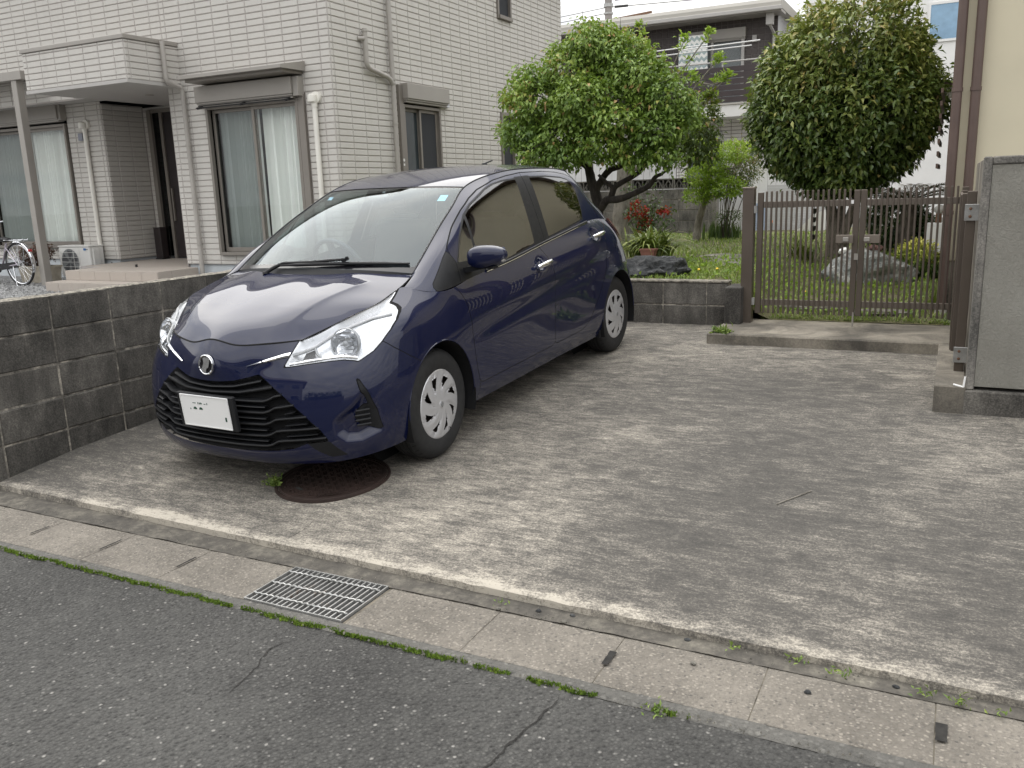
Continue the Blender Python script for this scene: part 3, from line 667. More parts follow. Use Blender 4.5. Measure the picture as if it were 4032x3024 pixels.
# rain pipes
def pipe(path, r, name, mat, brackets=(), bend=.06):
    P = []
    for i, p in enumerate(path):
        p = Vector(p)
        if 0 < i < len(path)-1:
            a = (Vector(path[i-1])-p).normalized(); b = (Vector(path[i+1])-p).normalized()
            for t in (0, .33, .66, 1): P.append((p+a*bend)*(1-t)**2 + p*2*t*(1-t) + (p+b*bend)*t*t)
        else: P.append(p)
    m = MB().tube(P, r, 12)
    for q in brackets: m.tube([Vector(q)-Vector((0, 0, .012)), Vector(q)+Vector((0, 0, .012))], r*1.22, 12)
    return m.build(name, M[mat], H1, smooth=True, angle=50)
pipe([(-9.87, 9.07, 3.67), (-9.87, 9.07, 3.14), (-9.86, 9.33, 3.075), (-9.86, 9.33, .45)], .034, 'rain_pipe', 'pipe', [(-9.86, 9.33, z) for z in (2.3, 1.5, .9)])
pipe([(XS+.07, 10.68, 5.45), (XS+.07, 10.68, .3)], .034, 'rain_pipe', 'pipe', [(XS+.07, 10.68, z) for z in (3.6, 3.1, 3.04, 2.5, 1.8)])
pipe([(XS+.07, 10.08, 3.69), (XS+.07, 10.08, 3.20), (XS+.07, 10.62, 3.11), (XS+.07, 10.68, 3.02)], .034, 'rain_pipe', 'pipe', [(XS+.07, 10.08, 3.66)], .09)
MB().tube([(XS+.01, 9.99, 3.56), (XS+.07, 10.06, 3.56)], .03, 10).build('pipe_elbow', M['pipe'], H1, smooth=True)
def vent(x, y, zt, zb, mat):
    MB().tube([(x, y-.06, zb), (x, y-.06, zt-.06)], .034, 12).build('duct_pipe', M[mat], H1, smooth=True)
    m = MB(); m.lathe([(0, .0), (.045, 0), (.06, .01), (.062, .05), (.058, .09), (.03, .108), (0, .11)], 18, Matrix.Translation((x-.012, y-.085, zt-.085)))
    m.lathe([(0, 0), (.07, 0), (.075, .01), (.075, .05), (.0, .06)], 18, Matrix.Translation((x+.01, y-.002, zt-.02)) @ Matrix.Rotation(R(90), 4, 'X')); m.tube([(x, y-.06, zt-.14), (x, y-.06, zt-.06)], .04, 12)
    m.build('duct_cap', M[mat], H1, smooth=True, angle=50)
vent(-7.545, YF, 2.80, .45, 'white_pvc'); vent(-12.90, YW, 2.83, .45, 'white_pvc')
m = MB(); m.box(-13.10, -13.0, YW-.05, YW, 2.56, 2.68, .004); m.build('junction_box', plain('blue_grey_box', (.22, .23, .27), .5), H1)
for z in (1.94, 1.90):
    pass
m = MB(); m.lathe([(0, 0), (.022, 0), (.022, .003)], 16, Matrix.Translation((XS+.062, 10.86, 2.00)) @ Matrix.Rotation(R(90), 4, 'Y')); m.build('sticker', M['white'], H1)
m = MB(); m.box(XS+.062, XS+.065, 10.845, 10.875, 1.92, 1.95); m.build('sticker', M['white'], H1)
# tiled doorstep
M['ptile'] = tilemat('beige_step_tile', (.36, .315, .275), (.46, .41, .36), .6)
ps = thing('tiled_doorstep', 'beige tiled porch platform with a lower step', 'steps', (-10.9, 9, .28))
def tiled_block(x0, x1, y0, y1, z0, z1, nx, ny):
    MB().box(x0+.004, x1-.004, y0+.004, y1-.004, z0-.2, z1-.004).build('mortar_core', M['joint'], ps)
    tx, ty = (x1-x0)/nx, (y1-y0)/ny; c1 = MB().box(-tx/2+.002, tx/2-.002, -ty/2+.002, ty/2-.002, -.008, 0, .002).mesh('floor_tile', M['ptile'])
    for i in range(nx):
        for j in range(ny): link('floor_tile', c1, ps, at=(x0+tx*(i+.5), y0+ty*(j+.5), z1))
    c2 = MB().box(-tx/2+.002, tx/2-.002, -.004, .004, -(z1-z0)/2+.002, (z1-z0)/2-.010, .002).mesh('riser_tile', M['ptile'])
    for i in range(nx): link('riser_tile', c2, ps, at=(x0+tx*(i+.5), y0+.001, (z0+z1)/2))
    c3 = MB().box(-.004, .004, -ty/2+.002, ty/2-.002, -(z1-z0)/2+.002, (z1-z0)/2-.010, .002).mesh('riser_tile', M['ptile'])
    for j in range(ny): link('riser_tile', c3, ps, at=(x1-.001, y0+ty*(j+.5), (z0+z1)/2))
tiled_block(-11.90, -9.94, 8.58, YF-.07, .42, .560, 6, 3)
MB().box(-12.5, -10.23, YF-.068, YD, .3, .556).build('porch_floor', M['ptile'], ps)
MB().box(-12.5, -11.9, 9.3, YD, .3, .555).build('porch_floor', M['joint'], ps)
tiled_block(-11.95, -9.92, 8.27, 8.578, .28, .42, 7, 1)
MB().tube([(-11.15, 9.25, .56), (-11.15, 9.25, .60)], .018, 10).build('door_stop', M['rubber'], ps)
# carport post and beam
cp_ = thing('terrace_roof', 'taupe aluminium terrace roof on a square post at the left edge', 'terrace roof', (-12.93, 8.98, .28))
MB().box(-12.99, -12.87, 8.92, 9.04, .25, 3.40, .004).build('post', M['taupe_l'], cp_)
MB().box(-19, -12.72, 8.90, 9.02, 3.40, 3.53, .006).build('beam', M['taupe_l'], cp_)
MB().box(-19, -12.75, 8.95, 10.08, 3.46, 3.50).build('roof_panel', M['taupe'], cp_)
for x in (-15.5, -14.2): MB().box(x, x+.05, 9.02, 10.08, 3.38, 3.455).build('rafter', M['taupe_l'], cp_)
# ================================================================ GARDEN, GATE, NEIGHBOURS
def zg(x, y):
    r = np.interp(y, [7.5, 7.7, 9.2, 11, 18], [.345, .375, .51, .62, .60]); l = np.interp(y, [7.5, 9, 12, 18], [.652, .655, .63, .60])
    t = min(1, max(0, (-1.35-x)/.45)); t = t*t*(3-2*t); return float(r+(l-r)*t)
struct(sheet(-7.2, -.02, 7.565, 18.2, 70, 90, lambda x, y: zg(x, y)+.012*fz(x, y, 2.2, 5)).build('garden_ground', M['soil'], smooth=True))
struct(sheet(-40, 40, 16.6, 60, 10, 10, lambda x, y: .45).build('far_ground', M['earth']))
# ---- leaf meshes
def leafmat(name, stops, rough=.4, trans=.22, spec=.5):
    m = NT(name); a = m.n('ShaderNodeAttribute', attribute_name='var'); c = m.ramp(a.outputs['Fac'], stops)
    m.set(c, rough, Specular_IOR_Level=spec); tr = m.n('ShaderNodeBsdfTranslucent'); m.l(m.mix(.5, c, (.25, .35, .04), 'MIX'), tr.inputs[0])
    mx = m.n('ShaderNodeMixShader'); mx.inputs[0].default_value = trans; m.l(m.b.outputs[0], mx.inputs[1]); m.l(tr.outputs[0], mx.inputs[2]); m.l(mx.outputs[0], m.o.inputs[0]); return m.m
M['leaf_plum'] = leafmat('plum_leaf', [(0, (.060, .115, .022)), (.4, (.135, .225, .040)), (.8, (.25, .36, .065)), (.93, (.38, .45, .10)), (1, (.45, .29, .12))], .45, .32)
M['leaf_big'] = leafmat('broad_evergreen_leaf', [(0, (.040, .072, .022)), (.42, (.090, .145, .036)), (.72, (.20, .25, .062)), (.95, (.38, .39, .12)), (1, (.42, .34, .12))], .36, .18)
M['leaf_lime'] = leafmat('lime_green_leaf', [(0, (.12, .22, .020)), (.5, (.28, .42, .04)), (1, (.46, .56, .09))], .45, .35)
M['leaf_dark'] = leafmat('dark_shrub_leaf', [(0, (.025, .055, .018)), (.6, (.06, .11, .03)), (1, (.13, .19, .05))], .4, .15)
M['leaf_nan'] = leafmat('nandina_leaf', [(0, (.025, .055, .012)), (.6, (.07, .11, .02)), (.85, (.22, .20, .04)), (1, (.32, .17, .06))], .5, .25)
M['leaf_yel'] = leafmat('variegated_leaf', [(0, (.03, .07, .012)), (.4, (.10, .17, .02)), (.7, (.36, .40, .05)), (1, (.62, .58, .14))], .45, .2)
M['leaf_strap'] = leafmat('strap_leaf', [(0, (.06, .10, .02)), (.5, (.15, .20, .04)), (.85, (.32, .35, .10)), (1, (.5, .43, .18))], .4, .2)
M['leaf_red'] = leafmat('red_flower', [(0, (.30, .006, .008)), (1, (.55, .03, .022))], .5, .25)
M['grass'] = leafmat('grass_blade', [(0, (.085, .15, .028)), (.5, (.19, .27, .05)), (.85, (.32, .38, .09)), (1, (.5, .44, .2))], .55, .25)
M['leaf_sago'] = leafmat('dry_palm_leaf', [(0, (.05, .05, .015)), (.5, (.16, .11, .04)), (1, (.34, .22, .09))], .6, .1)
M['leaf_purple'] = leafmat('purple_brown_leaf', [(0, (.05, .025, .022)), (1, (.16, .08, .06))], .6, .1)
def barkmat(name, a, b, sc=14):
    m = NT(name); n1 = m.noise(sc, 6, .7, vec=m.scaled((1, 1, .35))); m.bump(m.math('ADD', n1, m.noise(sc*4, 4, .7)), 1, .02); return m.set(m.ramp(n1, [(.35, a), (.65, b)]), .95)
M['bark_dark'] = barkmat('plum_bark', (.012, .010, .008), (.045, .036, .029)); M['bark_grey'] = barkmat('pale_bark', (.16, .145, .12), (.34, .315, .27)); M['bark_mid'] = barkmat('grey_brown_bark', (.07, .058, .045), (.19, .165, .135))
def leaf_mesh(name, P, D, U, L, W, var, mat, parent, fold=.25, droop=.25, kind=None):
    """P base points, D leaf directions, U up hints; five vertices, four triangles each"""
    n = len(P); D = D/np.maximum(np.linalg.norm(D, axis=1, keepdims=True), 1e-6); Sd = np.cross(D, U); Sd /= np.maximum(np.linalg.norm(Sd, axis=1, keepdims=True), 1e-6); Nn = np.cross(Sd, D)
    L = np.broadcast_to(L, n)[:, None]; W = np.broadcast_to(W, n)[:, None]
    mid = P+D*L*.48-Nn*L*droop*.12; tip = P+D*L*.97-Nn*L*droop
    l = P+D*L*.42+Sd*W*.5+Nn*W*fold; r = P+D*L*.42-Sd*W*.5+Nn*W*fold
    V = np.stack([P, l, mid, r, tip], 1).reshape(-1, 3); o = (np.arange(n)*5)[:, None]
    T = np.concatenate([o+np.array(t) for t in ((0, 2, 1), (0, 3, 2), (1, 2, 4), (2, 3, 4))], 1).reshape(-1, 3)
    me = bpy.data.meshes.new(name); me.vertices.add(len(V)); me.vertices.foreach_set('co', V.ravel()); me.loops.add(T.size); me.loops.foreach_set('vertex_index', T.ravel().astype(np.int32))
    me.polygons.add(len(T)); me.polygons.foreach_set('loop_start', (np.arange(len(T))*3).astype(np.int32)); me.polygons.foreach_set('loop_total', np.full(len(T), 3, np.int32)); me.update(); me.validate()
    at = me.attributes.new('var', 'FLOAT', 'POINT'); at.data.foreach_set('value', np.repeat(np.clip(var, 0, 1), 5).astype(np.float32)); me.materials.append(M[mat])
    return link(name, me, parent, kind)
def unit(n): v = rng.normal(size=(n, 3)); return v/np.linalg.norm(v, axis=1, keepdims=True)
def limb(m, pts, r0, r1, n=8, wob=.0, seed=0):
    P = [Vector(p) for p in pts]; out = []
    for i in range(len(P)-1):
        a = P[max(0, i-1)]; b = P[i]; c = P[i+1]; d = P[min(len(P)-1, i+2)]
        for t in np.linspace(0, 1, 5, endpoint=False):
            q = .5*((2*b)+(-a+c)*t+(2*a-5*b+4*c-d)*t*t+(-a+3*b-3*c+d)*t**3); q += Vector((fz(q.x*7, q.z*7, 1, seed), fz(q.y*7, q.z*7, 1, seed+3), 0))*wob; out.append(q)
    out.append(P[-1]); k = len(out); m.tube(out, [(r0+(r1-r0)*i/(k-1))*(1+.12*fz(i*.9, seed, 1)) for i in range(k)], n); return out
def crown(name, clumps, mat, parent, twigs, per, L, W, base, light=.35, down=.35, seed=0, spread=.1, topvar=.25, tight=.18, ragged=.03):
    """clumps: (centre, radii). Twig tips lie mostly near the shell of a clump, leaves sit round the tips"""
    rg = np.random.default_rng(seed); c = np.array([q[0] for q in clumps]); r = np.array([q[1] for q in clumps]); vol = r.prod(1)**.67; k = rg.choice(len(clumps), twigs, p=vol/vol.sum())
    d = rg.normal(size=(twigs, 3)); d /= np.linalg.norm(d, axis=1, keepdims=True); rad = np.clip(1-np.abs(rg.normal(0, tight, twigs)), .25, 1)*rg.normal(1, ragged, twigs); T = c[k]+d*r[k]*rad[:, None]
    # drop twigs that lie deep inside another clump
    keep = np.ones(twigs, bool)
    for j in range(len(clumps)): keep &= (((T-c[j])/r[j])**2).sum(1) > .36
    T, d, k, rad = T[keep], d[keep], k[keep], rad[keep]; n = len(T)
    lum = np.array([fz(p[0]*2.2, p[1]*2.2+p[2]*2.2, 1, seed) for p in T])
    P = np.repeat(T, per, 0)+rg.normal(0, spread, (n*per, 3)); dd = np.repeat(d, per, 0)+rg.normal(0, .75, (n*per, 3)); dd[:, 2] -= down
    U = rg.normal(0, .45, (n*per, 3))+np.array([0, 0, 1.0])+.5*np.repeat(d, per, 0)
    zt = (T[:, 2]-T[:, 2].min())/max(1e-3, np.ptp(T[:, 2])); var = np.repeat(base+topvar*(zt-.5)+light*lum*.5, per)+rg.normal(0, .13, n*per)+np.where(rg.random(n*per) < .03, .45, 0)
    return leaf_mesh(name, P, dd, U, L*rg.uniform(.7, 1.25, n*per), W*rg.uniform(.75, 1.2, n*per), var, mat, parent), T

# plum tree behind the car
t = thing('plum_tree', 'bushy plum tree with fresh green leaves and dark gnarled branches behind the car', 'tree', (-3.95, 9.9, zg(-3.95, 9.9)))
m = MB(); limb(m, [(-3.97, 9.9, .60), (-3.93, 9.92, .95), (-3.83, 9.9, 1.28), (-3.92, 9.9, 1.6), (-3.98, 9.92, 1.9), (-4.05, 9.95, 2.4), (-4.0, 9.9, 2.8)], .085, .03, 10, .012, 1)
limb(m, [(-3.83, 9.9, 1.24), (-3.70, 9.86, 1.36), (-3.55, 9.80, 1.37), (-3.36, 9.76, 1.42), (-3.15, 9.74, 1.51), (-3.07, 9.72, 1.60), (-2.98, 9.72, 1.64)], .055, .018, 9, .014, 2)
limb(m, [(-3.66, 9.85, 1.37), (-3.60, 9.82, 1.50), (-3.45, 9.8, 1.58), (-3.30, 9.8, 1.66), (-3.27, 9.82, 1.75), (-3.35, 9.85, 1.88), (-3.2, 9.85, 2.2)], .040, .014, 8, .012, 3)
limb(m, [(-3.60, 9.82, 1.50), (-3.72, 9.85, 1.58), (-3.82, 9.9, 1.66)], .03, .018, 8, .01, 4)
limb(m, [(-3.86, 9.9, 1.5), (-3.72, 9.95, 1.70), (-3.5, 9.95, 1.80), (-3.3, 9.95, 2.2), (-3.15, 9.95, 2.5)], .045, .014, 8, .012, 5)
limb(m, [(-3.95, 9.9, 1.75), (-4.2, 9.85, 1.95), (-4.5, 9.85, 2.1), (-4.75, 9.8, 2.35)], .05, .012, 8, .012, 6)
limb(m, [(-4.0, 9.92, 2.1), (-3.7, 10.1, 2.5), (-3.5, 10.1, 2.9)], .04, .01, 8, .01, 7); limb(m, [(-4.05, 9.95, 2.3), (-4.35, 10.0, 2.7), (-4.5, 10.0, 2.95)], .035, .01, 8, .01, 8)
limb(m, [(-3.0, 9.72, 1.63), (-2.90, 9.70, 1.72), (-2.85, 9.7, 1.95)], .016, .007, 6, .008, 9)
m.build('trunk', M['bark_dark'], t, smooth=True)
cl = [((-4.48, 9.75, 2.55), (.36, .42, .30)), ((-4.68, 9.7, 2.18), (.27, .34, .20)), ((-4.22, 9.65, 2.12), (.30, .36, .20)), ((-4.12, 9.9, 2.86), (.38, .45, .27)), ((-3.82, 9.85, 3.10), (.30, .36, .20)), ((-3.50, 9.95, 2.92), (.31, .42, .27)), ((-3.22, 9.75, 2.70), (.32, .42, .24)), ((-2.92, 9.7, 2.45), (.28, .36, .24)), ((-3.80, 9.5, 2.50), (.38, .34, .26)), ((-3.42, 9.5, 2.26), (.34, .36, .20)), ((-3.00, 9.55, 2.10), (.28, .34, .17)), ((-2.93, 9.6, 1.84), (.20, .28, .12)), ((-3.62, 9.5, 1.98), (.28, .32, .14)), ((-4.40, 9.55, 1.92), (.26, .30, .12)), ((-4.03, 9.5, 1.88), (.22, .28, .10)), ((-4.85, 9.8, 2.62), (.16, .22, .13)), ((-4.62, 9.8, 2.82), (.20, .26, .13)), ((-3.28, 9.6, 1.84), (.18, .26, .10)), ((-2.68, 9.7, 2.22), (.14, .2, .12)), ((-3.95, 9.6, 2.28), (.26, .3, .14)), ((-3.95, 9.9, 3.26), (.12, .16, .12)), ((-3.6, 9.9, 3.16), (.12, .16, .12)), ((-4.3, 9.9, 3.08), (.12, .16, .10))]
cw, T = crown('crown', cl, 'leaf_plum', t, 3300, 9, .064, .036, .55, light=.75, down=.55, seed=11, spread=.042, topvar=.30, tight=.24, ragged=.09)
q = MB(); ctr = np.array([-3.8, 9.9, 2.3])
for p in T[::7]:
    b = p+(ctr-p)*.28+rng.normal(0, .03, 3); q.tube([tuple(b), tuple((b+p)/2+rng.normal(0, .02, 3)), tuple(p)], [.006, .0045, .003], 5)
for x, z, h in ((-3.98, 3.28, .22), (-3.75, 3.24, .20), (-3.55, 3.18, .20), (-4.85, 2.72, .12), (-4.2, 3.12, .16), (-3.3, 3.0, .14)): q.tube([(x, 9.85, z-.25), (x+.02, 9.85, z), (x+.03+.05*rng.normal(), 9.85, z+h)], [.005, .004, .002], 5)
q.build('twigs', M['bark_dark'], t, kind='stuff')
# round evergreen
t = thing('round_tree', 'large round-clipped evergreen tree with broad glossy leaves behind the gate', 'tree', (-1.22, 11.0, zg(-1.22, 11)))
m = MB(); limb(m, [(-1.24, 11.0, .55), (-1.25, 11.0, .75), (-1.28, 11.0, 1.0), (-1.36, 11.0, 1.4), (-1.5, 11.0, 1.9)], .10, .04, 10, .012, 21)
limb(m, [(-1.20, 11.0, .62), (-1.16, 10.98, .85), (-1.09, 11.0, 1.1), (-.98, 11.0, 1.5), (-.8, 11, 2)], .075, .03, 10, .01, 22); limb(m, [(-1.21, 11.03, .7), (-1.2, 11.05, 1.0), (-1.2, 11.05, 1.4), (-1.2, 11.05, 2.2)], .07, .03, 10, .01, 23)
m.build('trunk', M['bark_mid'], t, smooth=True)
cl = [((-1.22, 11.15, 2.42), (1.02, 1.0, .98)), ((-1.55, 11.0, 2.20), (.72, .8, .72)), ((-.92, 11.0, 2.30), (.74, .8, .75)), ((-1.2, 11.05, 1.92), (.80, .75, .58)), ((-1.15, 11.05, 2.95), (.78, .8, .62)), ((-1.62, 11.1, 2.62), (.60, .7, .6)), ((-.85, 11.1, 2.60), (.54, .7, .56)), ((-.60, 11.0, 2.25), (.40, .5, .40)), ((-1.85, 11.0, 2.35), (.42, .5, .45)), ((-1.25, 11.0, 1.62), (.52, .5, .30))]
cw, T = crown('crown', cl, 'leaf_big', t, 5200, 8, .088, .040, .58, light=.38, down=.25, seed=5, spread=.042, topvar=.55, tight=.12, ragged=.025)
q = MB()
for p in T[::9]:
    ctr = np.array([-1.2, 11.05, 1.9]); b = p+(ctr-p)*.25+rng.normal(0, .03, 3); q.tube([tuple(b), tuple(p)], [.006, .003], 5)
q.build('twigs', M['bark_mid'], t, kind='stuff')
# dark heart of the crown so that no daylight shows through its middle: inner leaves
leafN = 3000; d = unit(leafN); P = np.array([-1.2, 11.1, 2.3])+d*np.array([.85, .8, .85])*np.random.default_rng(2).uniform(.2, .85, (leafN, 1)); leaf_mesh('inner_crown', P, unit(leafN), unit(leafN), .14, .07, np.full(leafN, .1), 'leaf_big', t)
# pale tree with sparse tufted branches, further back
t = thing('grey_trunk_tree', 'tree with smooth pale grey trunk and sparse tufted twigs behind the plum', 'tree', (-4.5, 12.5, .62))
m = MB(); limb(m, [(-4.5, 12.5, .5), (-4.48, 12.5, .95), (-4.43, 12.5, 1.5), (-4.38, 12.5, 2.0), (-4.1, 12.5, 2.6)], .165, .07, 12, .004, 31)
limb(m, [(-4.42, 12.5, 1.62), (-4.25, 12.45, 1.76), (-4.06, 12.4, 1.80), (-3.8, 12.4, 2.0), (-3.5, 12.4, 2.15)], .045, .02, 8, .006, 32)
TU = []
for pts in ([(-4.1, 12.5, 2.55), (-3.8, 12.5, 2.95), (-3.52, 12.5, 3.5)], [(-3.9, 12.5, 2.8), (-3.5, 12.5, 3.15), (-3.17, 12.5, 3.55)], [(-3.7, 12.45, 2.45), (-3.35, 12.45, 2.85), (-3.02, 12.45, 3.2)], [(-3.6, 12.4, 2.2), (-3.25, 12.4, 2.6), (-2.88, 12.4, 2.95)], [(-3.5, 12.4, 2.15), (-3.3, 12.4, 2.45), (-3.12, 12.4, 2.72)], [(-3.6, 12.4, 2.15), (-3.4, 12.4, 2.2), (-3.25, 12.4, 2.4)], [(-4.1, 12.5, 2.6), (-4.15, 12.5, 3.2), (-4.18, 12.5, 3.75)], [(-3.85, 12.5, 2.9), (-3.6, 12.5, 3.0), (-3.4, 12.5, 2.95)], [(-3.3, 12.45, 2.9), (-3.1, 12.45, 2.85), (-2.95, 12.45, 2.92)]):
    pp = limb(m, pts, .016, .005, 6, .01, len(TU)); TU += [pp[-1], pp[-1], pp[-3]+Vector((.05, 0, .04)), pp[len(pp)//2]+Vector((.03, .02, .06))]
m.build('trunk', M['bark_grey'], t, smooth=True)
TU = np.array([tuple(p) for p in TU]); per = 16; P = np.repeat(TU, per, 0)+rng.normal(0, .03, (len(TU)*per, 3)); dd = unit(len(P)); dd[:, 2] = np.abs(dd[:, 2])*.8+.1
leaf_mesh('crown', P, dd, unit(len(P))+np.array([0, 0, 1]), .085, .032, rng.uniform(.1, .8, len(P)), 'leaf_lime', t)
cl = [((-3.35, 12.4, 2.35), (.35, .4, .45)), ((-3.3, 12.4, 2.05), (.28, .3, .25))]; crown('lower_crown', cl, 'leaf_nan', t, 260, 8, .085, .04, .45, seed=8, spread=.05)
# small trained tree
t = thing('small_trained_tree', 'small trained garden tree with lime green leaf pads before the block wall', 'tree', (-3.68, 13.9, .62))
m = MB(); limb(m, [(-3.70, 13.9, .5), (-3.69, 13.9, .68), (-3.66, 13.9, .94), (-3.58, 13.9, 1.22), (-3.54, 13.9, 1.45), (-3.50, 13.9, 1.8), (-3.45, 13.9, 2.0)], .072, .025, 10, .008, 41)
for pts in ([(-3.55, 13.9, 1.35), (-3.35, 13.85, 1.32), (-3.15, 13.8, 1.36)], [(-3.52, 13.9, 1.6), (-3.3, 13.85, 1.72), (-3.05, 13.8, 1.75), (-2.95, 13.8, 1.85)], [(-3.5, 13.9, 1.75), (-3.6, 13.85, 1.95)], [(-3.55, 13.9, 1.3), (-3.65, 13.85, 1.3)]): limb(m, pts, .022, .008, 7, .008, 43)
m.build('trunk', M['bark_grey'], t, smooth=True)
cl = [((-3.55, 13.85, 2.03), (.26, .26, .17)), ((-3.05, 13.8, 1.98), (.27, .26, .14)), ((-3.38, 13.8, 1.82), (.24, .25, .12)), ((-3.62, 13.8, 1.64), (.21, .24, .15)), ((-3.20, 13.8, 1.45), (.25, .25, .13)), ((-3.66, 13.8, 1.33), (.20, .22, .11)), ((-3.42, 13.8, 1.60), (.2, .22, .10)), ((-3.42, 13.8, 1.38), (.18, .2, .09))]
crown('crown', cl, 'leaf_lime', t, 700, 7, .065, .024, .5, light=.6, down=-.45, seed=4, spread=.03, topvar=.3)
t = thing('nandina_bush', 'airy many-stemmed bush with yellowish feathery leaves behind the trained tree', 'bush', (-3.25, 14.4, .62))
m = MB()
for k in range(16):
    a = rng.uniform(-1, 1); limb(m, [(-3.34+.06*a, 14.4+.05*rng.normal(), .6), (-3.28+.13*a, 14.4+.08*rng.normal(), 1.1), (-3.15+.28*a, 14.4+.1*rng.normal(), 1.75)], .009, .005, 5, .006, k)
m.build('stems', M['bark_mid'], t); crown('leaves', [((-3.12, 14.4, 1.72), (.30, .3, .22)), ((-3.05, 14.35, 1.98), (.24, .25, .16)), ((-3.2, 14.4, 1.5), (.22, .25, .15)), ((-3.3, 14.4, .98), (.2, .2, .08))], 'leaf_nan', t, 480, 7, .055, .018, .5, seed=14, spread=.05, topvar=.7)
# blades: irises, strap-leaf clump, grass
def blades(name, base, az, reach, hgt, wd, var, mat, parent, seg=5, kind=None):
    n = len(base); V = []; T = []; base = np.asarray(base); dirs = np.stack([np.cos(az), np.sin(az), np.zeros(n)], 1); sd_ = np.stack([-np.sin(az), np.cos(az), np.zeros(n)], 1)
    ts = np.linspace(0, 1, seg+1); L = []
    for t_ in ts:
        c = base+dirs*(reach*(t_**1.5))[:, None]; c[:, 2] += hgt*(t_-(.62*t_**2.6)*np.minimum(1, reach/np.maximum(hgt, .01))*1.25); ww = (wd*(1-t_**3)*(.6+.8*t_*(1-t_)*2))[:, None]
        L += [c-sd_*ww/2, c+sd_*ww/2]
    V = np.stack(L, 1).reshape(-1, 3); o = (np.arange(n)*2*(seg+1))[:, None]
    Q = np.concatenate([o+np.array((2*i, 2*i+1, 2*i+3, 2*i+2)) for i in range(seg)], 1).reshape(-1, 4)
    me = bpy.data.meshes.new(name); me.vertices.add(len(V)); me.vertices.foreach_set('co', V.ravel()); me.loops.add(Q.size); me.loops.foreach_set('vertex_index', Q.ravel().astype(np.int32)); me.polygons.add(len(Q)); me.polygons.foreach_set('loop_start', (np.arange(len(Q))*4).astype(np.int32)); me.polygons.foreach_set('loop_total', np.full(len(Q), 4, np.int32)); me.update(); me.validate()
    at = me.attributes.new('var', 'FLOAT', 'POINT'); at.data.foreach_set('value', np.repeat(np.clip(var, 0, 1), 2*(seg+1)).astype(np.float32)); me.materials.append(M[mat]); return link(name, me, parent, kind)
def clump(name, label, x, y, z, n, r0, reach, hgt, wd, mat, cat='plant'):
    b = np.stack([x+rng.normal(0, r0, n), y+rng.normal(0, r0, n), np.full(n, z)], 1); o = blades(name, b, rng.uniform(0, 6.283, n), rng.uniform(.3, 1, n)*reach, rng.uniform(.6, 1.1, n)*hgt, wd*rng.uniform(.7, 1.2, n), rng.beta(2, 2.4, n), mat, None, 7); return tag(o, label, cat)
clump('strap_leaf_plant', 'big clump of arching yellow-green strap leaves behind the dark boulder', -2.98, 9.25, .74, 270, .085, .60, .50, .034, 'leaf_strap')
clump('iris_plant', 'upright dark green iris leaves at the foot of the nandina bush', -3.38, 14.5, .60, 230, .16, .07, .34, .022, 'leaf_dark')
clump('grassy_plant', 'dark tufted grassy clump on the lawn behind the gate slats', -1.55, 10.5, .58, 150, .06, .30, .40, .024, 'leaf_strap')
clump('seedling_lily', 'small green lily shoots beside the rain pipe foot', -.09, 8.05, .40, 14, .03, .10, .26, .024, 'leaf_strap')
# red flowering shrub
t = thing('red_quince_shrub', 'thin shrub with clusters of red flowers before the garden block wall', 'shrub', (-4.05, 12.0, .63))
m = MB(); tips = []
for k in range(15):
    a = rng.uniform(-1, 1); h = rng.uniform(.35, 1.0); pp = limb(m, [(-3.95+.05*a, 12.0, .6), (-3.92+.22*a, 12.0+.1*rng.normal(), .6+h*.55), (-3.88+.42*a, 12.0+.12*rng.normal(), .6+h)], .008, .003, 5, .01, k); tips += [p for p in pp[3:]]
m.build('stems', M['bark_mid'], t); tips = np.array([tuple(p) for p in tips])
P = np.repeat(tips, 6, 0)+rng.normal(0, .045, (len(tips)*6, 3)); leaf_mesh('leaves', P, unit(len(P)), unit(len(P))+np.array([0, 0, 1]), .06, .032, rng.uniform(0, 1, len(P)), 'leaf_dark', t)
fc = np.array([(-4.12, 12, 1.22), (-4.05, 12, 1.28), (-4.15, 11.95, 1.10), (-4.02, 11.95, 1.13), (-3.95, 11.95, 1.08), (-3.98, 11.95, .98), (-3.88, 11.95, 1.02), (-3.86, 11.95, .92), (-4.0, 11.95, .86), (-3.68, 11.95, 1.15), (-3.60, 11.95, 1.16), (-3.9, 11.9, 1.18)])
P = np.repeat(fc, 46, 0)+rng.normal(0, .027, (len(fc)*46, 3)); leaf_mesh('flowers', P, unit(len(P)), unit(len(P)), .038, .034, rng.uniform(0, 1, len(P)), 'leaf_red', t, kind='stuff')
# shrubs behind the gate
t = thing('variegated_shrub', 'round yellow-green variegated shrub beside the marbled rock', 'shrub', (-.32, 9.45, .52)); crown('leaves', [((-.31, 9.45, .70), (.20, .2, .20)), ((-.38, 9.4, .62), (.16, .16, .14)), ((-.22, 9.45, .62), (.15, .16, .14))], 'leaf_yel', t, 620, 8, .034, .018, .28, down=-.4, seed=17, spread=.02, topvar=1.3)
MB().tube([(-.31, 9.45, .48), (-.31, 9.45, .68)], .02, 7).build('stem', M['bark_mid'], t)
t = thing('dark_evergreen_shrub', 'dark dense evergreen shrub right of the round tree trunk', 'shrub', (-.64, 11.6, .62)); crown('leaves', [((-.62, 11.6, .98), (.36, .3, .30)), ((-.45, 11.6, .86), (.26, .3, .22))], 'leaf_dark', t, 620, 8, .07, .03, .3, seed=19, spread=.04); MB().tube([(-.62, 11.6, .55), (-.62, 11.6, .95)], .03, 7).build('stem', M['bark_mid'], t)
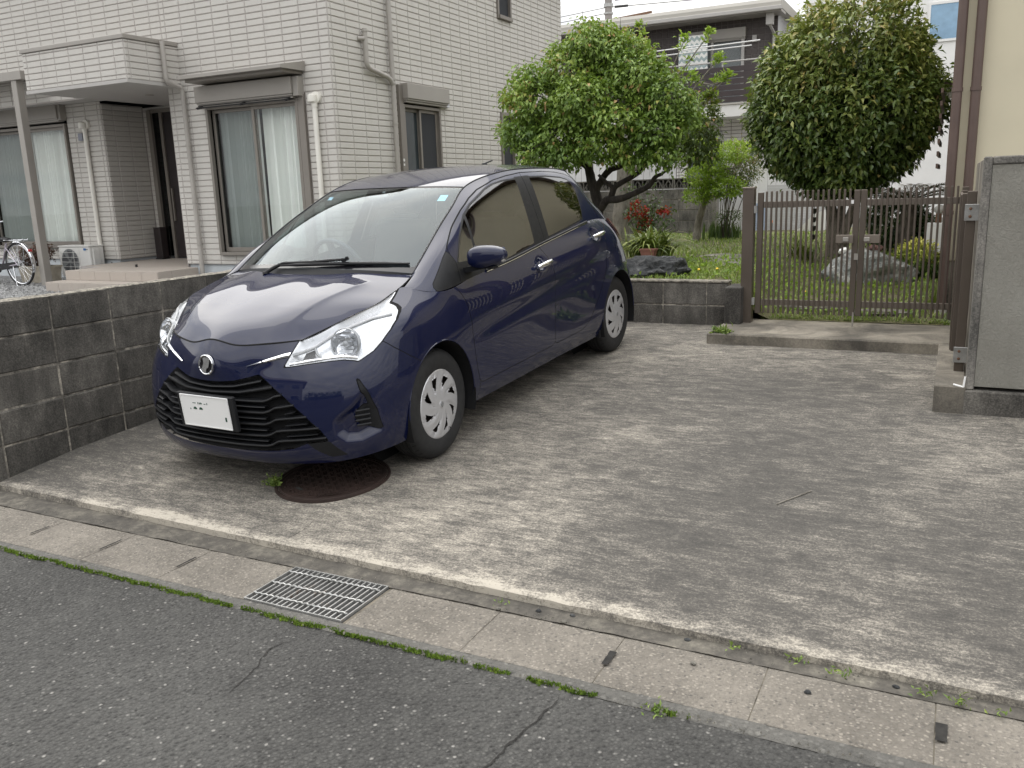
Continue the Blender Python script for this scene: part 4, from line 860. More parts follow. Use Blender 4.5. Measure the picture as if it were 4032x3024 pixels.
# sago palm
t = thing('sago_palm', 'sago palm with browned feathery fronds right of the round tree', 'palm', (-.5, 11.5, .62)); m = MB(); m.tube([(-.50, 11.3, .5), (-.49, 11.3, .9), (-.48, 11.3, 1.2)], [.10, .10, .085], 10); m.build('trunk', M['bark_mid'], t, smooth=True)
P = []; D = []; rc = MB()
for k in range(26):
    az = 2*math.pi*k/26+.1*rng.normal(); el = rng.uniform(.05, .75); dv_ = np.array([math.cos(az), math.sin(az), 0]); pr = None; pts = []
    for s_ in np.linspace(0, 1, 22):
        p = np.array([-.48, 11.3, 1.20])+dv_*(.62*s_)+np.array([0, 0, .72*el*s_-.50*s_**2.2*el+.02]); pts.append(tuple(p))
        if pr is not None:
            tg = p-pr; sdv = np.cross(tg, [0, 0, 1]); sdv /= np.linalg.norm(sdv)
            for q_ in (-1, 1): P.append(p); D.append(sdv*q_+tg/np.linalg.norm(tg)*.8+np.array([0, 0, .25]))
        pr = p
    rc.tube(pts[::3], .005, 5)
rc.build('frond_ribs', M['leaf_sago'], t); leaf_mesh('fronds', np.array(P), np.array(D), np.tile([0, 0, 1.], (len(P), 1)), .12, .010, rng.uniform(.1, 1, len(P)), 'leaf_sago', t, fold=.1, droop=.1)
# lawn
def lawn(n, x0, x1, y0, y1, h, seed, dens):
    rg = np.random.default_rng(seed); x = rg.uniform(x0, x1, n); y = rg.uniform(y0, y1, n); k = np.array([fz(a, b, 1.4, seed)+.6*fz(a, b, 5, seed+2) for a, b in zip(x, y)]); keep = k > dens; x, y, k = x[keep], y[keep], k[keep]
    return np.stack([x, y, [zg(a, b) for a, b in zip(x, y)]], 1), h*(.55+.5*np.clip(k-dens, 0, 1))*rg.uniform(.6, 1.3, len(x)), rg
B_, hh, rg = lawn(15000, -3.4, .0, 7.6, 10.2, .085, 1, -.42); n = len(B_); g1 = blades('lawn_grass', B_, rg.uniform(0, 6.28, n), rg.uniform(.2, .9, n)*hh, hh, rg.uniform(.005, .010, n), rg.beta(2, 2.2, n), 'grass', None, 3, 'stuff'); g1['label'] = 'uneven green lawn grass of the garden'
B2, h2, rg = lawn(13000, -5.5, -.2, 10.2, 16.2, .085, 3, -.5); n = len(B2); blades('lawn_grass', B2, rg.uniform(0, 6.28, n), rg.uniform(.2, .9, n)*h2, h2, rg.uniform(.008, .016, n), rg.beta(2, 2.2, n), 'grass', None, 2, 'stuff')['label'] = 'far part of the garden lawn'
B3 = np.stack([rng.uniform(-1.45, .05, 1500), 7.60+np.abs(rng.normal(0, .06, 1500)), np.full(1500, .345)], 1); n = 1500; blades('step_edge_grass', B3, rng.uniform(0, 6.28, n), rng.uniform(.02, .06, n), rng.uniform(.02, .07, n), rng.uniform(.004, .008, n), rng.beta(2.5, 2, n), 'grass', None, 3, 'stuff')['label'] = 'grass tufts along the back of the gate step'
rg = np.random.default_rng(31); P = np.stack([rg.uniform(-3.2, -.2, 900), rg.uniform(7.65, 10, 900), np.zeros(900)], 1); P[:, 2] = [zg(a, b)+.02+.05*rg.random() for a, b in P[:, :2]]
wd_ = leaf_mesh('lawn_weeds', P, unit(900)+np.array([0, 0, .5]), unit(900)+np.array([0, 0, 1.]), .05, .026, rg.uniform(.0, .5, 900), 'leaf_lime', None, kind='stuff'); wd_['label'] = 'broad-leaved weeds scattered in the lawn'
M['dand'] = plain('dandelion_yellow', (.75, .50, .03), .6)
for k, (x, y) in enumerate(((-2.0, 8.3), (-2.1, 8.0), (-1.75, 8.6), (-1.2, 8.4))):
    z = zg(x, y)+.06+.02*(k % 3); o = thing('dandelion', 'small yellow dandelion '+('above the dark boulder', 'just right of the dark boulder', 'near the second stepping stone', 'behind the middle of the left gate leaf', 'left of the variegated shrub', 'at the low wall beside the boulder', 'at the bottom rail of the left gate leaf')[k], 'flower', (x, y, z), 'dandelions in the lawn'); MB().lathe([(0, .004), (.009, .005), (.013, .0), (0, -.006)], 10, Matrix.Translation((x, y, z)) @ Matrix.Rotation(.6, 4, 'X')).build('bloom', M['dand'], o); MB().tube([(x, y, z-.07), (x, y, z-.003)], .002, 4).build('stalk', M['grass'], o)
# rocks
def stonemat(name, a, b, c, vein=.5):
    m = NT(name); n1 = m.noise(3, 7, .7, dist=1.2); n2 = m.noise(14, 6, .7, dist=2); m.bump(m.math('ADD', n1, n2), .9, .05); return m.set(m.ramp(m.math('ADD', m.math('MULTIPLY', n1, 1-vein), m.math('MULTIPLY', n2, vein)), [(.35, a), (.52, b), (.66, c)]), .85)
M['rock_dark'] = stonemat('dark_slate_rock', (.018, .020, .022), (.055, .058, .060), (.22, .22, .215)); M['rock_marble'] = stonemat('marbled_rock', (.06, .075, .07), (.26, .27, .26), (.72, .70, .66)); M['flag'] = stonemat('flagstone', (.12, .115, .10), (.24, .225, .19), (.36, .33, .28)); M['terra'] = plain('terracotta', (.17, .072, .052), .8, 0, .25, 12, .3); M['red_rock'] = stonemat('reddish_rock', (.05, .025, .022), (.12, .06, .05), (.2, .11, .1))
def squash(z0): return lambda p: Vector((p.x, p.y, max(p.z, z0)))
tag(MB().blob((-2.53, 8.0, .70), (.31, .24, .155), 3, .38, 4, squash(.6), 1.5).build('boulder', M['rock_dark'], None, smooth=True, angle=35), 'dark slate boulder lying behind the low garden wall', 'rock')
tag(MB().blob((-.73, 9.25, .60), (.37, .22, .23), 8, .35, 4, squash(.42), 1.4).build('boulder', M['rock_marble'], None, smooth=True, angle=35), 'grey and white marbled rock behind the gate', 'rock')
tag(MB().blob((-.68, 9.25, .83), (.075, .06, .04), 5, .3, 3).build('stone', M['red_rock'], None, smooth=True), 'dark reddish stone on top of the marbled rock', 'stone')
tag(MB().blob((-.96, 9.22, .81), (.05, .05, .035), 9, .3, 3).build('stone', M['white'], None, smooth=True), 'white pebble on the left end of the marbled rock', 'stone')
for k, (x, y, w_, d_, l) in enumerate(((-2.05, 9.25, .20, .10, 'flat stepping stone nearest the dark boulder'), (-2.2, 9.6, .26, .12, 'second flat stepping stone from the boulder'), (-2.3, 10.0, .24, .13, 'third flat stepping stone from the boulder'), (-2.45, 10.5, .26, .15, 'flat stepping stone furthest up the lawn'), (-1.1, 7.95, .30, .09, 'flat stepping stone just behind the left gate leaf'), (-.5, 7.85, .26, .09, 'flat stepping stone just behind the right gate leaf'))):
    tag(MB().blob((x, y, zg(x, y)+.012), (w_, d_, .03), 20+k, .25, 3, None, 2).build('stepping_stone', M['flag'], None, smooth=True, angle=40), l, 'stepping stone', 'stepping stones in the lawn')
t = thing('flower_pot', 'small terracotta planter pot in front of the strap-leaf clump', 'pot', (-2.83, 8.75, .70)); m = MB(); V = []
for z, s_ in ((.785, .82), (.855, 1), (.855, 1.08), (.870, 1.08), (.870, .92), (.83, .88)): V += [(-2.83+a*.078*s_, 8.75+b*.055*s_, z) for a, b in ((-1, -1), (1, -1), (1, 1), (-1, 1))]
m.add(V, [(i*4+j, i*4+(j+1) % 4, i*4+4+(j+1) % 4, i*4+4+j) for i in range(5) for j in range(4)] + [(0, 1, 2, 3)]); m.build('pot_wall', M['terra'], t); MB().box(-2.89, -2.77, 8.705, 8.795, .83, .845).build('soil', M['soil'], t)
MB().blob((-2.83, 8.77, .70), (.16, .12, .088), 2, .2, 3).build('footing_stone', M['rock_dark'], t, smooth=True)

# ---- block wall at the back with openwork top course
YB = 16.4; t = thing('garden_block_wall', 'grey block wall with openwork top course behind the small trees', 'wall', (-6.3, YB, .5))
blockwall(t, 'x', YB, .12, -8.5, -4.15, .445, 5, off=.1, bw=.41, bh=.2, mat='block_far')
fm = MB(); w2, h2 = .2, .095
fm.box(-w2, w2, 0, .1, -h2, -h2+.022); fm.box(-w2, w2, 0, .1, h2-.022, h2)
for x in (-w2+.011, 0, w2-.011): fm.box(x-.010, x+.010, 0, .1, -h2+.022, h2-.022)
for s_ in (-1, 1):
    for a, b in (((s_*.1-.085, -.07), (s_*.1, .07)), ((s_*.1+.085, -.07), (s_*.1, .07)), ((s_*.1-.03, -.072), (s_*.1-.03, -.01)), ((s_*.1+.03, -.072), (s_*.1+.03, -.01))): fm.bar((a[0], .05, a[1]), (b[0], .05, b[1]), .096, .018, (0, 0, 1) if abs(a[0]-b[0]) > .01 else (1, 0, 0))
fm = fm.mesh('openwork_block', M['block_far'])
for k in range(11): link('openwork_block', fm, t, at=(-8.3+.41*k, YB, 1.548))
MB().box(-8.5, -4.15, YB+.095, YB+.11, 1.45, 1.645).build('back_shade', M['crack'], t)  # added dark sheet, stands in for the shade behind the openings
MB().box(-4.15, -3.98, YB-.02, YB+.16, .4, 1.36, .005).build('end_pier', M['block_far'], t)
# pale steel fence right of it
M['pale'] = plain('pale_grey_sheet', (.50, .50, .51), .55, 0, .06, 3); M['steelwhite'] = plain('white_sheet', (.70, .70, .69), .5, 0, .05, 2)
t = thing('pale_panel_fence', 'pale grey sheet-metal fence right of the garden block wall', 'fence', (-4, 17.6, .5))
for k in range(6): MB().box(-4.75+.262*k, -4.75+.262*k+.254, 17.6, 17.63, .45, 1.22).build('panel', M['pale'], t)
for k in range(5): MB().box(-3.60+.16*k, -3.60+.16*k+.153, 17.56, 17.59, .45, 1.80).build('panel', M['steelwhite'], t)
MB().box(-3.64, -2.78, 17.54, 17.61, 1.80, 1.86).build('coping', M['steelwhite'], t)
t = thing('lap_siding_wall', 'grey wall of horizontal lapped boards seen through the left gate leaf', 'wall', (-2.9, 17.4, .5))
for k in range(20): MB().box(-3.25, -2.15, 17.40+.004*(k % 2), 17.44, .50+.048*k, .544+.048*k).build('lap_board', M['pale'], t)
tag(MB().box(-3.48, -3.27, 17.38, 17.42, .45, 1.12).build('blue_panel', plain('pale_blue_panel', (.35, .42, .55), .5)), 'pale blue panel behind the left gate post', 'panel')
t = thing('marker_post', 'black marker post with orange top behind the gate', 'post', (-3.1, 17.1, .5)); MB().tube([(-3.1, 17.1, .5), (-3.1, 17.1, .76)], .02, 8).build('post', M['rubber'], t); MB().tube([(-3.1, 17.1, .76), (-3.1, 17.1, .80)], .022, 8).build('top', plain('orange_cap', (.8, .22, .03), .5), t)
tag(MB().prism([(-2.85, .5), (-2.15, .5), (-2.15, .98), (-2.33, .90), (-2.55, .66)], lambda a, b, h: (a, h, b), 16.9, 17.3).build('white_cover', M['steelwhite']), 'white sloping cover standing behind the gate', 'cover')
# rain chain
t = thing('rain_chain', 'black cup rain chain hanging left of the round tree trunk', 'rain chain', (-1.84, 13.5, .7)); MB().tube([(-1.84, 13.5, .62), (-1.84, 13.5, 2.3)], .006, 6).build('chain', M['rubber'], t)
cupm = MB().lathe([(.02, -.04), (.042, .03), (.048, .035), (.036, .028), (.018, -.03)], 12).mesh('cup', M['rubber'])
for k in range(6): link('cup', cupm, t, at=(-1.84, 13.5, .70+.125*k))

# ---- brown slatted gate
M['brown'] = plain('bronze_aluminium', (.125, .102, .084), .40, .45, .08, 3); M['brown_l'] = plain('bronze_aluminium_light', (.20, .170, .142), .42, .4, .08, 3)
YG = 7.40
def gate_leaf(name, label, x0, x1, n, z0=.428, z1=1.424, flip=False):
    t = thing(name, label, 'gate', ((x0+x1)/2, YG, z0), 'two leaves of the brown garden gate')
    st_ = MB().box(-.0225, .0225, -.02, .02, z0, z1, .003).mesh('stile', M['brown'])
    for x in (x0+.0225, x1-.0225): link('stile', st_, t, at=(x, YG, 0))
    for a, b in ((.497, .546), (1.300, 1.350)): MB().box(x0+.0455, x1-.0455, YG-.010, YG+.018, a, b, .002).build('rail', M['brown_l'], t)
    sl = MB().box(-.008, .008, -.008, .008, .0, 1.0, .002).mesh('slat', M['brown'])
    for k in range(n): link('slat', sl, t, at=(x0+.045+(x1-x0-.09)*(k+.7)/(n+.4), YG-.022, .432))
    return t
gl_ = gate_leaf('gate_leaf', 'left leaf of the brown slatted metal gate', -1.455, -.668, 17); gr_ = gate_leaf('gate_leaf', 'right leaf of the brown slatted metal gate', -.663, .085, 16)
MB().box(-.83, -.70, YG-.055, YG-.031, 1.012, 1.078, .003).build('lock_plate', M['brown_l'], gl_); MB().box(-.62, -.505, YG-.055, YG-.031, 1.012, 1.078, .003).build('lock_plate', M['brown_l'], gr_)
for p_, x in ((gl_, -.755), (gr_, -.60)): MB().box(x-.022, x+.022, YG-.068, YG-.056, 1.025, 1.06, .004).build('lever', M['taupe_l'], p_)
MB().box(-.738, -.712, YG-.024, YG-.0205, 1.318, 1.345).build('maker_label', M['white'], gl_); MB().tube([(-.675, YG-.03, .35), (-.675, YG-.03, .46)], .007, 8).build('drop_bolt', M['taupe_l'], gl_); MB().box(-.69, -.66, YG-.03, YG-.021, .88, .93).build('drop_bolt_guide', M['taupe_l'], gl_)
t = thing('gate_post', 'square brown gate post at the left end of the gate', 'post', (-1.525, YG, .34)); MB().box(-1.572, -1.480, YG-.046, YG+.046, .30, 1.455, .003).build('shaft', M['brown'], t); MB().box(-1.576, -1.476, YG-.05, YG+.05, 1.456, 1.472, .004).build('cap', M['brown_l'], t)
for z in (1.26, .50): MB().box(-1.479, -1.456, YG-.04, YG-.02, z, z+.06).build('hinge', M['steel'], t)
t = thing('folded_gate_leaf', 'narrow brown gate leaf folded back against the right pillar', 'gate', (.06, 6.6, .4))
for y in (5.93, 7.28): MB().box(.035, .080, y, y+.05, .44, 1.40, .003).build('stile', M['brown'], t)
for a in (.52, 1.30): MB().box(.045, .07, 5.98, 7.28, a, a+.05).build('rail', M['brown_l'], t)
sl = MB().box(-.008, .008, -.0065, .0065, 0, .96, .002).mesh('slat', M['brown'])
for k in range(13): link('slat', sl, t, at=(.036, 6.03+.098*k, .43))
t = thing('gate_end_post', 'brown end post bolted to the grey pillar by metal brackets', 'post', (.095, 5.8, .35)); MB().box(.060, .112, 5.78, 5.84, .30, 1.415, .003).build('shaft', M['brown'], t)
for z in (1.245, .40):
    bk = MB().box(.052, .130, 5.762, 5.776, z, z+.095, .002).build('bracket', M['steel'], t)
    for dz in (.025, .07): MB().lathe([(0, .008), (.008, .006), (.009, 0)], 8, Matrix.Translation((.082, 5.762, z+dz)) @ Matrix.Rotation(R(90), 4, 'X')).build('bolt', M['rust'], bk)
# ---- stuccoed pillar wall
m = NT('grey_stucco'); v_ = m.noise(55, 5, .75, dist=1.5); m.bump(v_, 1, .012); M['stucco'] = m.set(m.mix(m.ramp(m.noise(2, 5), [(.3, 0), (.7, 1)]), (.24, .23, .20), (.32, .31, .275)), .95)
t = thing('stucco_wall', 'grey stuccoed garden wall with smooth border right of the gate', 'wall', (.8, 5.4, .2)); YP = 5.36
MB().box(.165, 3.0, YP+.010, 5.50, .345, 1.555).build('stucco_panel', M['stucco'], t)
q = MB(); q.box(.122, .163, YP, 5.51, .325, 1.598, .006); q.build('border', M['block_far'], t); MB().box(.164, 3.0, YP, 5.51, 1.556, 1.598, .006).build('border', M['block_far'], t)
MB().box(.105, 3.02, YP-.012, 5.52, .02, .3235, .008).build('plinth', M['block_mid'], t); MB().box(.126, .24, 5.512, 7.5, .25, 1.59, .005).build('return_wall', M['step'], t)
m = MB(); m.tube([(.117, YP-.006, .40), (.112, YP-.008, .34)], .006, 6); m.tube([(.112, YP-.008, .34), (.06, YP-.004, .352)], .006, 6); m.build('sealant', M['white'], t)
# ---- beige house on the right with two brown rain pipes
M['beige'] = plain('beige_render', (.62, .565, .42), .85, 0, .05, 1.5, .15); M['brownpipe'] = plain('brown_pvc', (.105, .070, .058), .45, 0, .12, 5)
t = thing('beige_house', 'beige rendered house at the right edge behind the gate', 'house', (3, 12, .3))
MB().box(-.045, 8, 8.0, 15, .82, 5.2, .01).build('wall', M['beige'], t); MB().box(-.03, 7.9, 8.015, 14.9, .2, .82).build('foundation', M['step'], t); MB().box(-.6, 8.5, 7.4, 15.5, 5.2, 5.4).build('roof', M['brownpipe'], t)
for x in (-.048, .082):
    MB().tube([(x, 7.945, 5.1), (x, 7.945, .42)], .037, 14).build('rain_pipe', M['brownpipe'], t, smooth=True)
    for z in (1.2, 2.15, 3.3): MB().tube([(x, 7.945, z), (x, 7.945, z+.03)], .042, 14).build('pipe_bracket', M['brownpipe'], t)
MB().tube([(-.048, 7.945, .34), (-.048, 7.945, .44)], .045, 12).build('pipe_shoe', M['pipe'], t)
WB = Wall('s', -.045)
class WallL(Wall):
    def P(s, a, d, z): return (s.pos-d, a, z)
    def box(s, m, a0, a1, d0, d1, z0, z1, b=0): return m.box(s.pos-d1, s.pos-d0, a0, a1, z0, z1, b)
WL = WallL('s', -.045); m = MB(); WL.box(m, 9.0, 10.2, .0, .05, 1.55, 2.35); wn1 = m.build('window', M['brownpipe'], t); WL.quad(MB(), 9.05, 10.15, 1.6, 2.3, .052).build('pane', M['glass_d'], wn1)
for k in range(7): m = MB(); WL.box(m, 9.0, 10.2, .12, .14, 1.58+.11*k, 1.62+.11*k); m.build('grille_bar', M['brownpipe'], wn1)
m = MB(); WL.box(m, 11.3, 13.2, .0, .30, 2.50, 2.55); m.build('window_hood', M['brownpipe'], t); m = MB(); WL.box(m, 11.5, 13.0, .0, .05, 1.0, 2.4); wn2 = m.build('window', M['brownpipe'], t); WL.quad(MB(), 11.55, 12.95, 1.05, 2.35, .052).build('pane', M['glass_d'], wn2)
# white equipment beside the house
t = thing('water_heater', 'white wall-mounted heater box behind the right gate leaf', 'heater', (-.15, 10.5, .6)); MB().box(-.26, -.05, 10.4, 10.6, .70, 1.02, .01).build('cabinet', M['steelwhite'], t); MB().box(-.245, -.15, 10.39, 10.398, .74, .98).build('panel', M['white'], t); MB().tube([(-.15, 10.5, 1.02), (-.15, 10.5, 1.12)], .03, 8).build('flue', M['rust'], t); MB().blob((-.14, 10.5, 1.16), (.065, .05, .05), 1, .05, 2).build('cap', M['soffit'], t, smooth=True); MB().tube([(-.2, 10.5, .55), (-.2, 10.5, .7)], .02, 6).build('pipe', M['pipe'], t)

# ================================================================ house across the garden (brown upper storey)
YH = 25.5; t = thing('brown_tiled_house', 'house with dark brown tiled upper storey and white ground floor beyond the garden', 'house', (-8, 28, .45)); WH = Wall('f', YH)
M['btile'] = plain('brown_wall_tile', (.070, .058, .055), .6, 0, .15, 2); M['bjoint'] = plain('brown_joint', (.155, .14, .135), .9); M['wtile'] = plain('white_wall_tile', (.70, .69, .665), .6, 0, .06, 2); M['wjoint'] = plain('dark_joint', (.22, .20, .19), .9); M['fascia'] = plain('fascia_beige', (.42, .40, .36), .6, 0, .05, 1); M['deck'] = plain('dark_brown_board', (.045, .033, .033), .5, 0, .15, 4)
BT = []; tiled(WH, [(-13, -4.62, 3.60, 5.98)], [(-7.30, -5.50, 3.6, 5.70), (-8.66, -8.30, 5.26, 5.56)], -4.62, t, 'upper_wall', 'bjoint', .17, .17, 3.6, .016, BT); lay_tiles(t, BT, 'btile', 300, 'brown_tile')
WT = []; tiled(WH, [(-7.4, -4.62, 1.55, 3.29)], [(-7.06, -6.08, 1.55, 2.98)], -4.62, t, 'ground_floor_wall', 'wjoint', .30, .10, 3.29, .014, WT); m = MB()
for q_ in WT: tile_geo(m, *q_)
m.build('white_tile_field', M['wtile'], t, kind='stuff')
for k in range(24): MB().box(-12.2+.20*k, -12.2+.20*k+.19, YH-.02, YH+.02, .45, 3.29).build('white_board', M['steelwhite'], t)
MB().box(-13, -4.64, YH+.02, 33, .45, 5.98).build('carcass', M['pale'], t); MB().box(-7.4, -4.62, YH-.02, YH+.01, .45, 1.55).build('plinth', M['pale'], t)
MB().prism([(YH-.75, 5.98), (YH-.75, 6.13), (YH-.70, 6.22), (33.4, 6.22), (33.4, 5.98)], lambda a, b, h: (h, a, b), -13.5, -4.42).build('roof', M['fascia'], t); MB().box(-13.5, -4.40, YH-.80, YH-.69, 5.93, 6.03, .01).build('gutter', M['soffit'], t); MB().box(-13.4, -4.43, YH-.7, YH+.02, 5.90, 5.975).build('eave_soffit', M['taupe_l'], t)
# upper window, shutter box, chevron curtain hung outside
f = MB(); WH.box(f, -7.30, -7.22, -.05, .06, 3.7, 5.43); WH.box(f, -5.58, -5.50, -.05, .06, 3.7, 5.43); WH.box(f, -7.22, -5.58, -.05, .06, 5.38, 5.43); WH.box(f, -6.43, -6.36, -.04, .05, 3.7, 5.38); wn_ = f.build('window', M['soffit'], t)
for a, b in ((-7.22, -6.43), (-6.36, -5.58)): WH.quad(MB(), a, b, 3.7, 5.38, -.02).build('pane', M['glass_d'], wn_)
room(WH, -7.22, -5.58, 3.7, 5.38, .6).build('room_interior', M['darkbox'], wn_); shutter_box(t, WH, -7.34, -5.46, 5.44, 5.70, .12)
f = MB(); WH.box(f, -8.66, -8.30, -.03, .03, 5.26, 5.56); w3 = f.build('window', M['soffit'], t); WH.quad(MB(), -8.62, -8.34, 5.30, 5.52, .032).build('pane', M['glass_d'], w3)
m = MB(); WH.box(m, -7.06, -6.08, .0, .10, 2.72, 2.96); m.build('shutter_box', M['pale'], t); WH.quad(MB(), -7.06, -6.08, 1.55, 2.72, .005).build('lower_pane', M['glass_d'], t)
m = MB(); WH.box(m, -5.28, -5.17, .01, .09, 5.28, 5.46); m.build('porch_lamp', M['soffit'], t)
m = NT('chevron_cloth'); x_, y_, z_ = m.xyz(); tri_ = m.math('PINGPONG', m.math('MULTIPLY', x_, 1), .07); s_ = m.math('FRACT', m.math('MULTIPLY', m.math('ADD', z_, tri_), 5.5)); M['chev'] = m.set(m.mix(m.ramp(s_, [(.47, 0), (.53, 1)]), (.36, .43, .43), (.78, .78, .75)), .9)
cur = thing('chevron_blanket', 'grey and white chevron cloth hung out over the balcony', 'cloth', (-6.85, YH-.5, 5)); curtain(Wall('f', YH-.45), -7.25, -6.42, 0, 4.55, 5.56, 3, .03, 4).build('cloth', M['chev'], cur, smooth=True)
# balcony
MB().box(-9.2, -4.72, YH-1.1, YH, 3.285, 3.60).build('balcony_parapet', M['wtile'], t); MB().box(-9.25, -4.68, YH-1.14, YH-1.04, 3.60, 3.64).build('balcony_coping', M['fascia'], t)
for k in range(6): MB().box(-9.2, -4.78, YH-1.09, YH-1.06, 3.665+.155*k, 3.80+.155*k).build('balcony_board', M['deck'], t)
for x in (-9.1, -8.0, -6.9, -5.85, -4.85): MB().box(x-.02, x+.02, YH-1.055, YH-1.02, 3.64, 4.70).build('balcony_post', M['soffit'], t)
MB().tube([(-9.2, YH-1.05, 4.71), (-4.78, YH-1.05, 4.71)], .022, 8).build('handrail', M['soffit'], t)
for j, (z, x0, x1) in enumerate(((5.02, -8.6, -5.1), (5.14, -8.3, -6.25), (5.10, -6.9, -4.85))):
    tag(MB().tube([(x0, YH-1.0-.1*j, z), (x1, YH-1.0-.1*j, z+.05)], .016, 8).build('drying_pole', M['white'], None, smooth=True), ('lowest white laundry pole on the balcony', 'short upper white laundry pole left on the balcony', 'right-hand white laundry pole on the balcony')[j], 'pole', 'laundry poles on the balcony')
MB().tube([(-4.75, YH-.45, 5.9), (-4.75, YH-.45, 5.62), (-4.70, YH-.1, 5.45), (-4.70, YH-.05, 3.7)], .04, 8).build('rain_pipe', M['soffit'], t, smooth=True); MB().box(-4.84, -4.66, YH-.55, YH-.36, 5.62, 5.93).build('rain_head', M['soffit'], t)
# white house further right
t = thing('white_house', 'plain white house with a square window behind the round tree', 'house', (0, 28, .45)); MB().box(-4.0, 6, 26, 34, .45, 9).build('wall', M['white'], t)
f = MB(); x0, x1, z0, z1 = -.90, -.20, 4.95, 5.80; f.box(x0-.06, x0, 25.96, 26.0, z0-.06, z1+.06); f.box(x1, x1+.06, 25.96, 26.0, z0-.06, z1+.06); f.box(x0, x1, 25.96, 26.0, z1, z1+.06); f.box(x0, x1, 25.96, 26.0, z0-.06, z0); wn_ = f.build('window', M['white'], t); MB().add([(x0, 25.98, z0), (x1, 25.98, z0), (x1, 25.98, z1), (x0, 25.98, z1)], [(0, 1, 2, 3)]).build('pane', plain('sky_blue_pane', (.22, .34, .46), .03, .5), wn_)
# power pole and wires
t = thing('utility_pole', 'grey concrete utility pole with wires above the brown house roof', 'utility pole', (-11.9, 32, .45)); MB().tube([(-11.9, 32, .4), (-11.9, 32, 11)], [.17, .12], 12).build('shaft', plain('pole_concrete', (.28, .26, .25), .9), t, smooth=True)
for z, h in ((7.75, .06), (8.0, .12), (8.3, .06)): MB().tube([(-11.9, 32, z), (-11.9, 32, z+h)], .175, 12).build('band', M['steel'], t)
MB().bar((-13.2, 31.85, 7.42), (-10.2, 31.85, 7.62), .09, .07).build('crossarm', M['rust'], t)
for k, z in enumerate((8.45, 8.1, 7.85)):
    P = [(-11.7+26*s_, 31.9-2*s_, z+.12-.9*s_*(1-s_)-.6*s_) for s_ in np.linspace(0, 1, 20)]; MB().tube(P, .014, 5).build('wire', M['rubber'], t)
    MB().tube([(-11.6, 31.88, z+.11), (-11.1, 31.85, z+.09)], .045, 6).build('insulator', M['rubber'], t)
for k, z in enumerate((8.0, 7.8, 7.4)): MB().tube([(-12.0-20*s_, 32-1*s_, z-.5*s_-1.2*s_*(1-s_)) for s_ in np.linspace(0, 1, 16)], .012, 5).build('wire', M['rubber'], t)

t = thing('street_house', 'dark house across the street, mirrored in the car nose', 'house', (-4, -12, -.05)); M['wall2'] = plain('grey_render', (.30, .29, .27), .85)
MB().box(-11, -2.2, -17, -10.5, -.05, 5.4).build('wall', M['wall2'], t); MB().prism([(-17.6, 5.4), (-9.9, 5.4), (-13.75, 7.2)], lambda a, b, h: (h, a, b), -11.6, -1.6).build('roof', M['brownpipe'], t)
for x in (-9.5, -6.3, -4.0):
    for z in (1.0, 3.6): w_ = MB().box(x, x+1.4, -10.52, -10.46, z, z+1.2).build('window', M['white'], t); MB().box(x+.06, x+1.34, -10.459, -10.45, z+.06, z+1.14).build('pane', M['glass_d'], w_)
MB().box(-11, 8, -9.3, -9.1, -.05, 1.3).build('front_wall', M['block_far'], t)
t = thing('street_hedge', 'dark hedge across the street, mirrored low in the car nose', 'hedge', (3, -10, -.05)); crown('leaves', [((x, -10.2, 1.6), (1.2, .7, 1.3)) for x in (-.6, 1.2, 3.0, 4.8, 6.6)], 'leaf_dark', t, 900, 8, .22, .12, .4, seed=44, spread=.15); MB().box(-1.2, 7.2, -10.5, -9.9, -.05, 2.0).build('stems', M['bark_dark'], t)
# ================================================================ THE CAR: body surfaces as C2 spline nets
# ---- C2 spline nets
def nspl(P, t, tq):
    """natural cubic spline through P (n,d) at knots t, sampled at tq"""
    n = len(t); h = np.diff(t); A = np.zeros((n, n)); b = np.zeros((n, P.shape[1])); A[0, 0] = A[-1, -1] = 1
    for i in range(1, n-1):
        A[i, i-1], A[i, i], A[i, i+1] = h[i-1], 2*(h[i-1]+h[i]), h[i]; b[i] = 6*((P[i+1]-P[i])/h[i]-(P[i]-P[i-1])/h[i-1])
    m = np.linalg.solve(A, b); k = np.clip(np.searchsorted(t, tq, 'right')-1, 0, n-2)[:, None]; k = k[:, 0]
    hh = h[k][:, None]; a = (t[k+1]-tq)[:, None]; c = (tq-t[k])[:, None]
    return m[k]*a**3/(6*hh) + m[k+1]*c**3/(6*hh) + (P[k]/hh-m[k]*hh/6)*a + (P[k+1]/hh-m[k+1]*hh/6)*c
def knots(N):
    d = np.linalg.norm(np.diff(N, axis=0), axis=-1); d = np.maximum(d, 1e-4)**.75
    if d.ndim > 1: d = d.mean(1)
    return np.concatenate([[0], np.cumsum(d)])
def sub(t, per):
    """per: samples in each knot interval"""
    return np.concatenate([np.linspace(t[i], t[i+1], per[i], endpoint=False) for i in range(len(t)-1)] + [[t[-1]]])
def net(N, pr, pc):
    """N (rows, cols, 3) control net, pr/pc samples per interval -> dense grid"""
    N = np.asarray(N, float); tr, tcn = knots(N), knots(N.transpose(1, 0, 2))
    qr, qc = sub(tr, [pr]*(len(tr)-1) if np.isscalar(pr) else pr), sub(tcn, [pc]*(len(tcn)-1) if np.isscalar(pc) else pc)
    G = nspl(N.reshape(len(tr), -1), tr, qr).reshape(len(qr), len(tcn), 3)
    G = nspl(G.transpose(1, 0, 2).reshape(len(tcn), -1), tcn, qc).reshape(len(qc), len(qr), 3).transpose(1, 0, 2)
    return G
def mirror_net(cols):
    """cols: list of columns from the centre line outwards; returns net with the mirrored half in front"""
    cols = [np.asarray(c, float) for c in cols]; mir = [c*np.array([-1, 1, 1]) for c in cols[1:]][::-1]
    return np.stack(mir+cols, 1), len(mir)
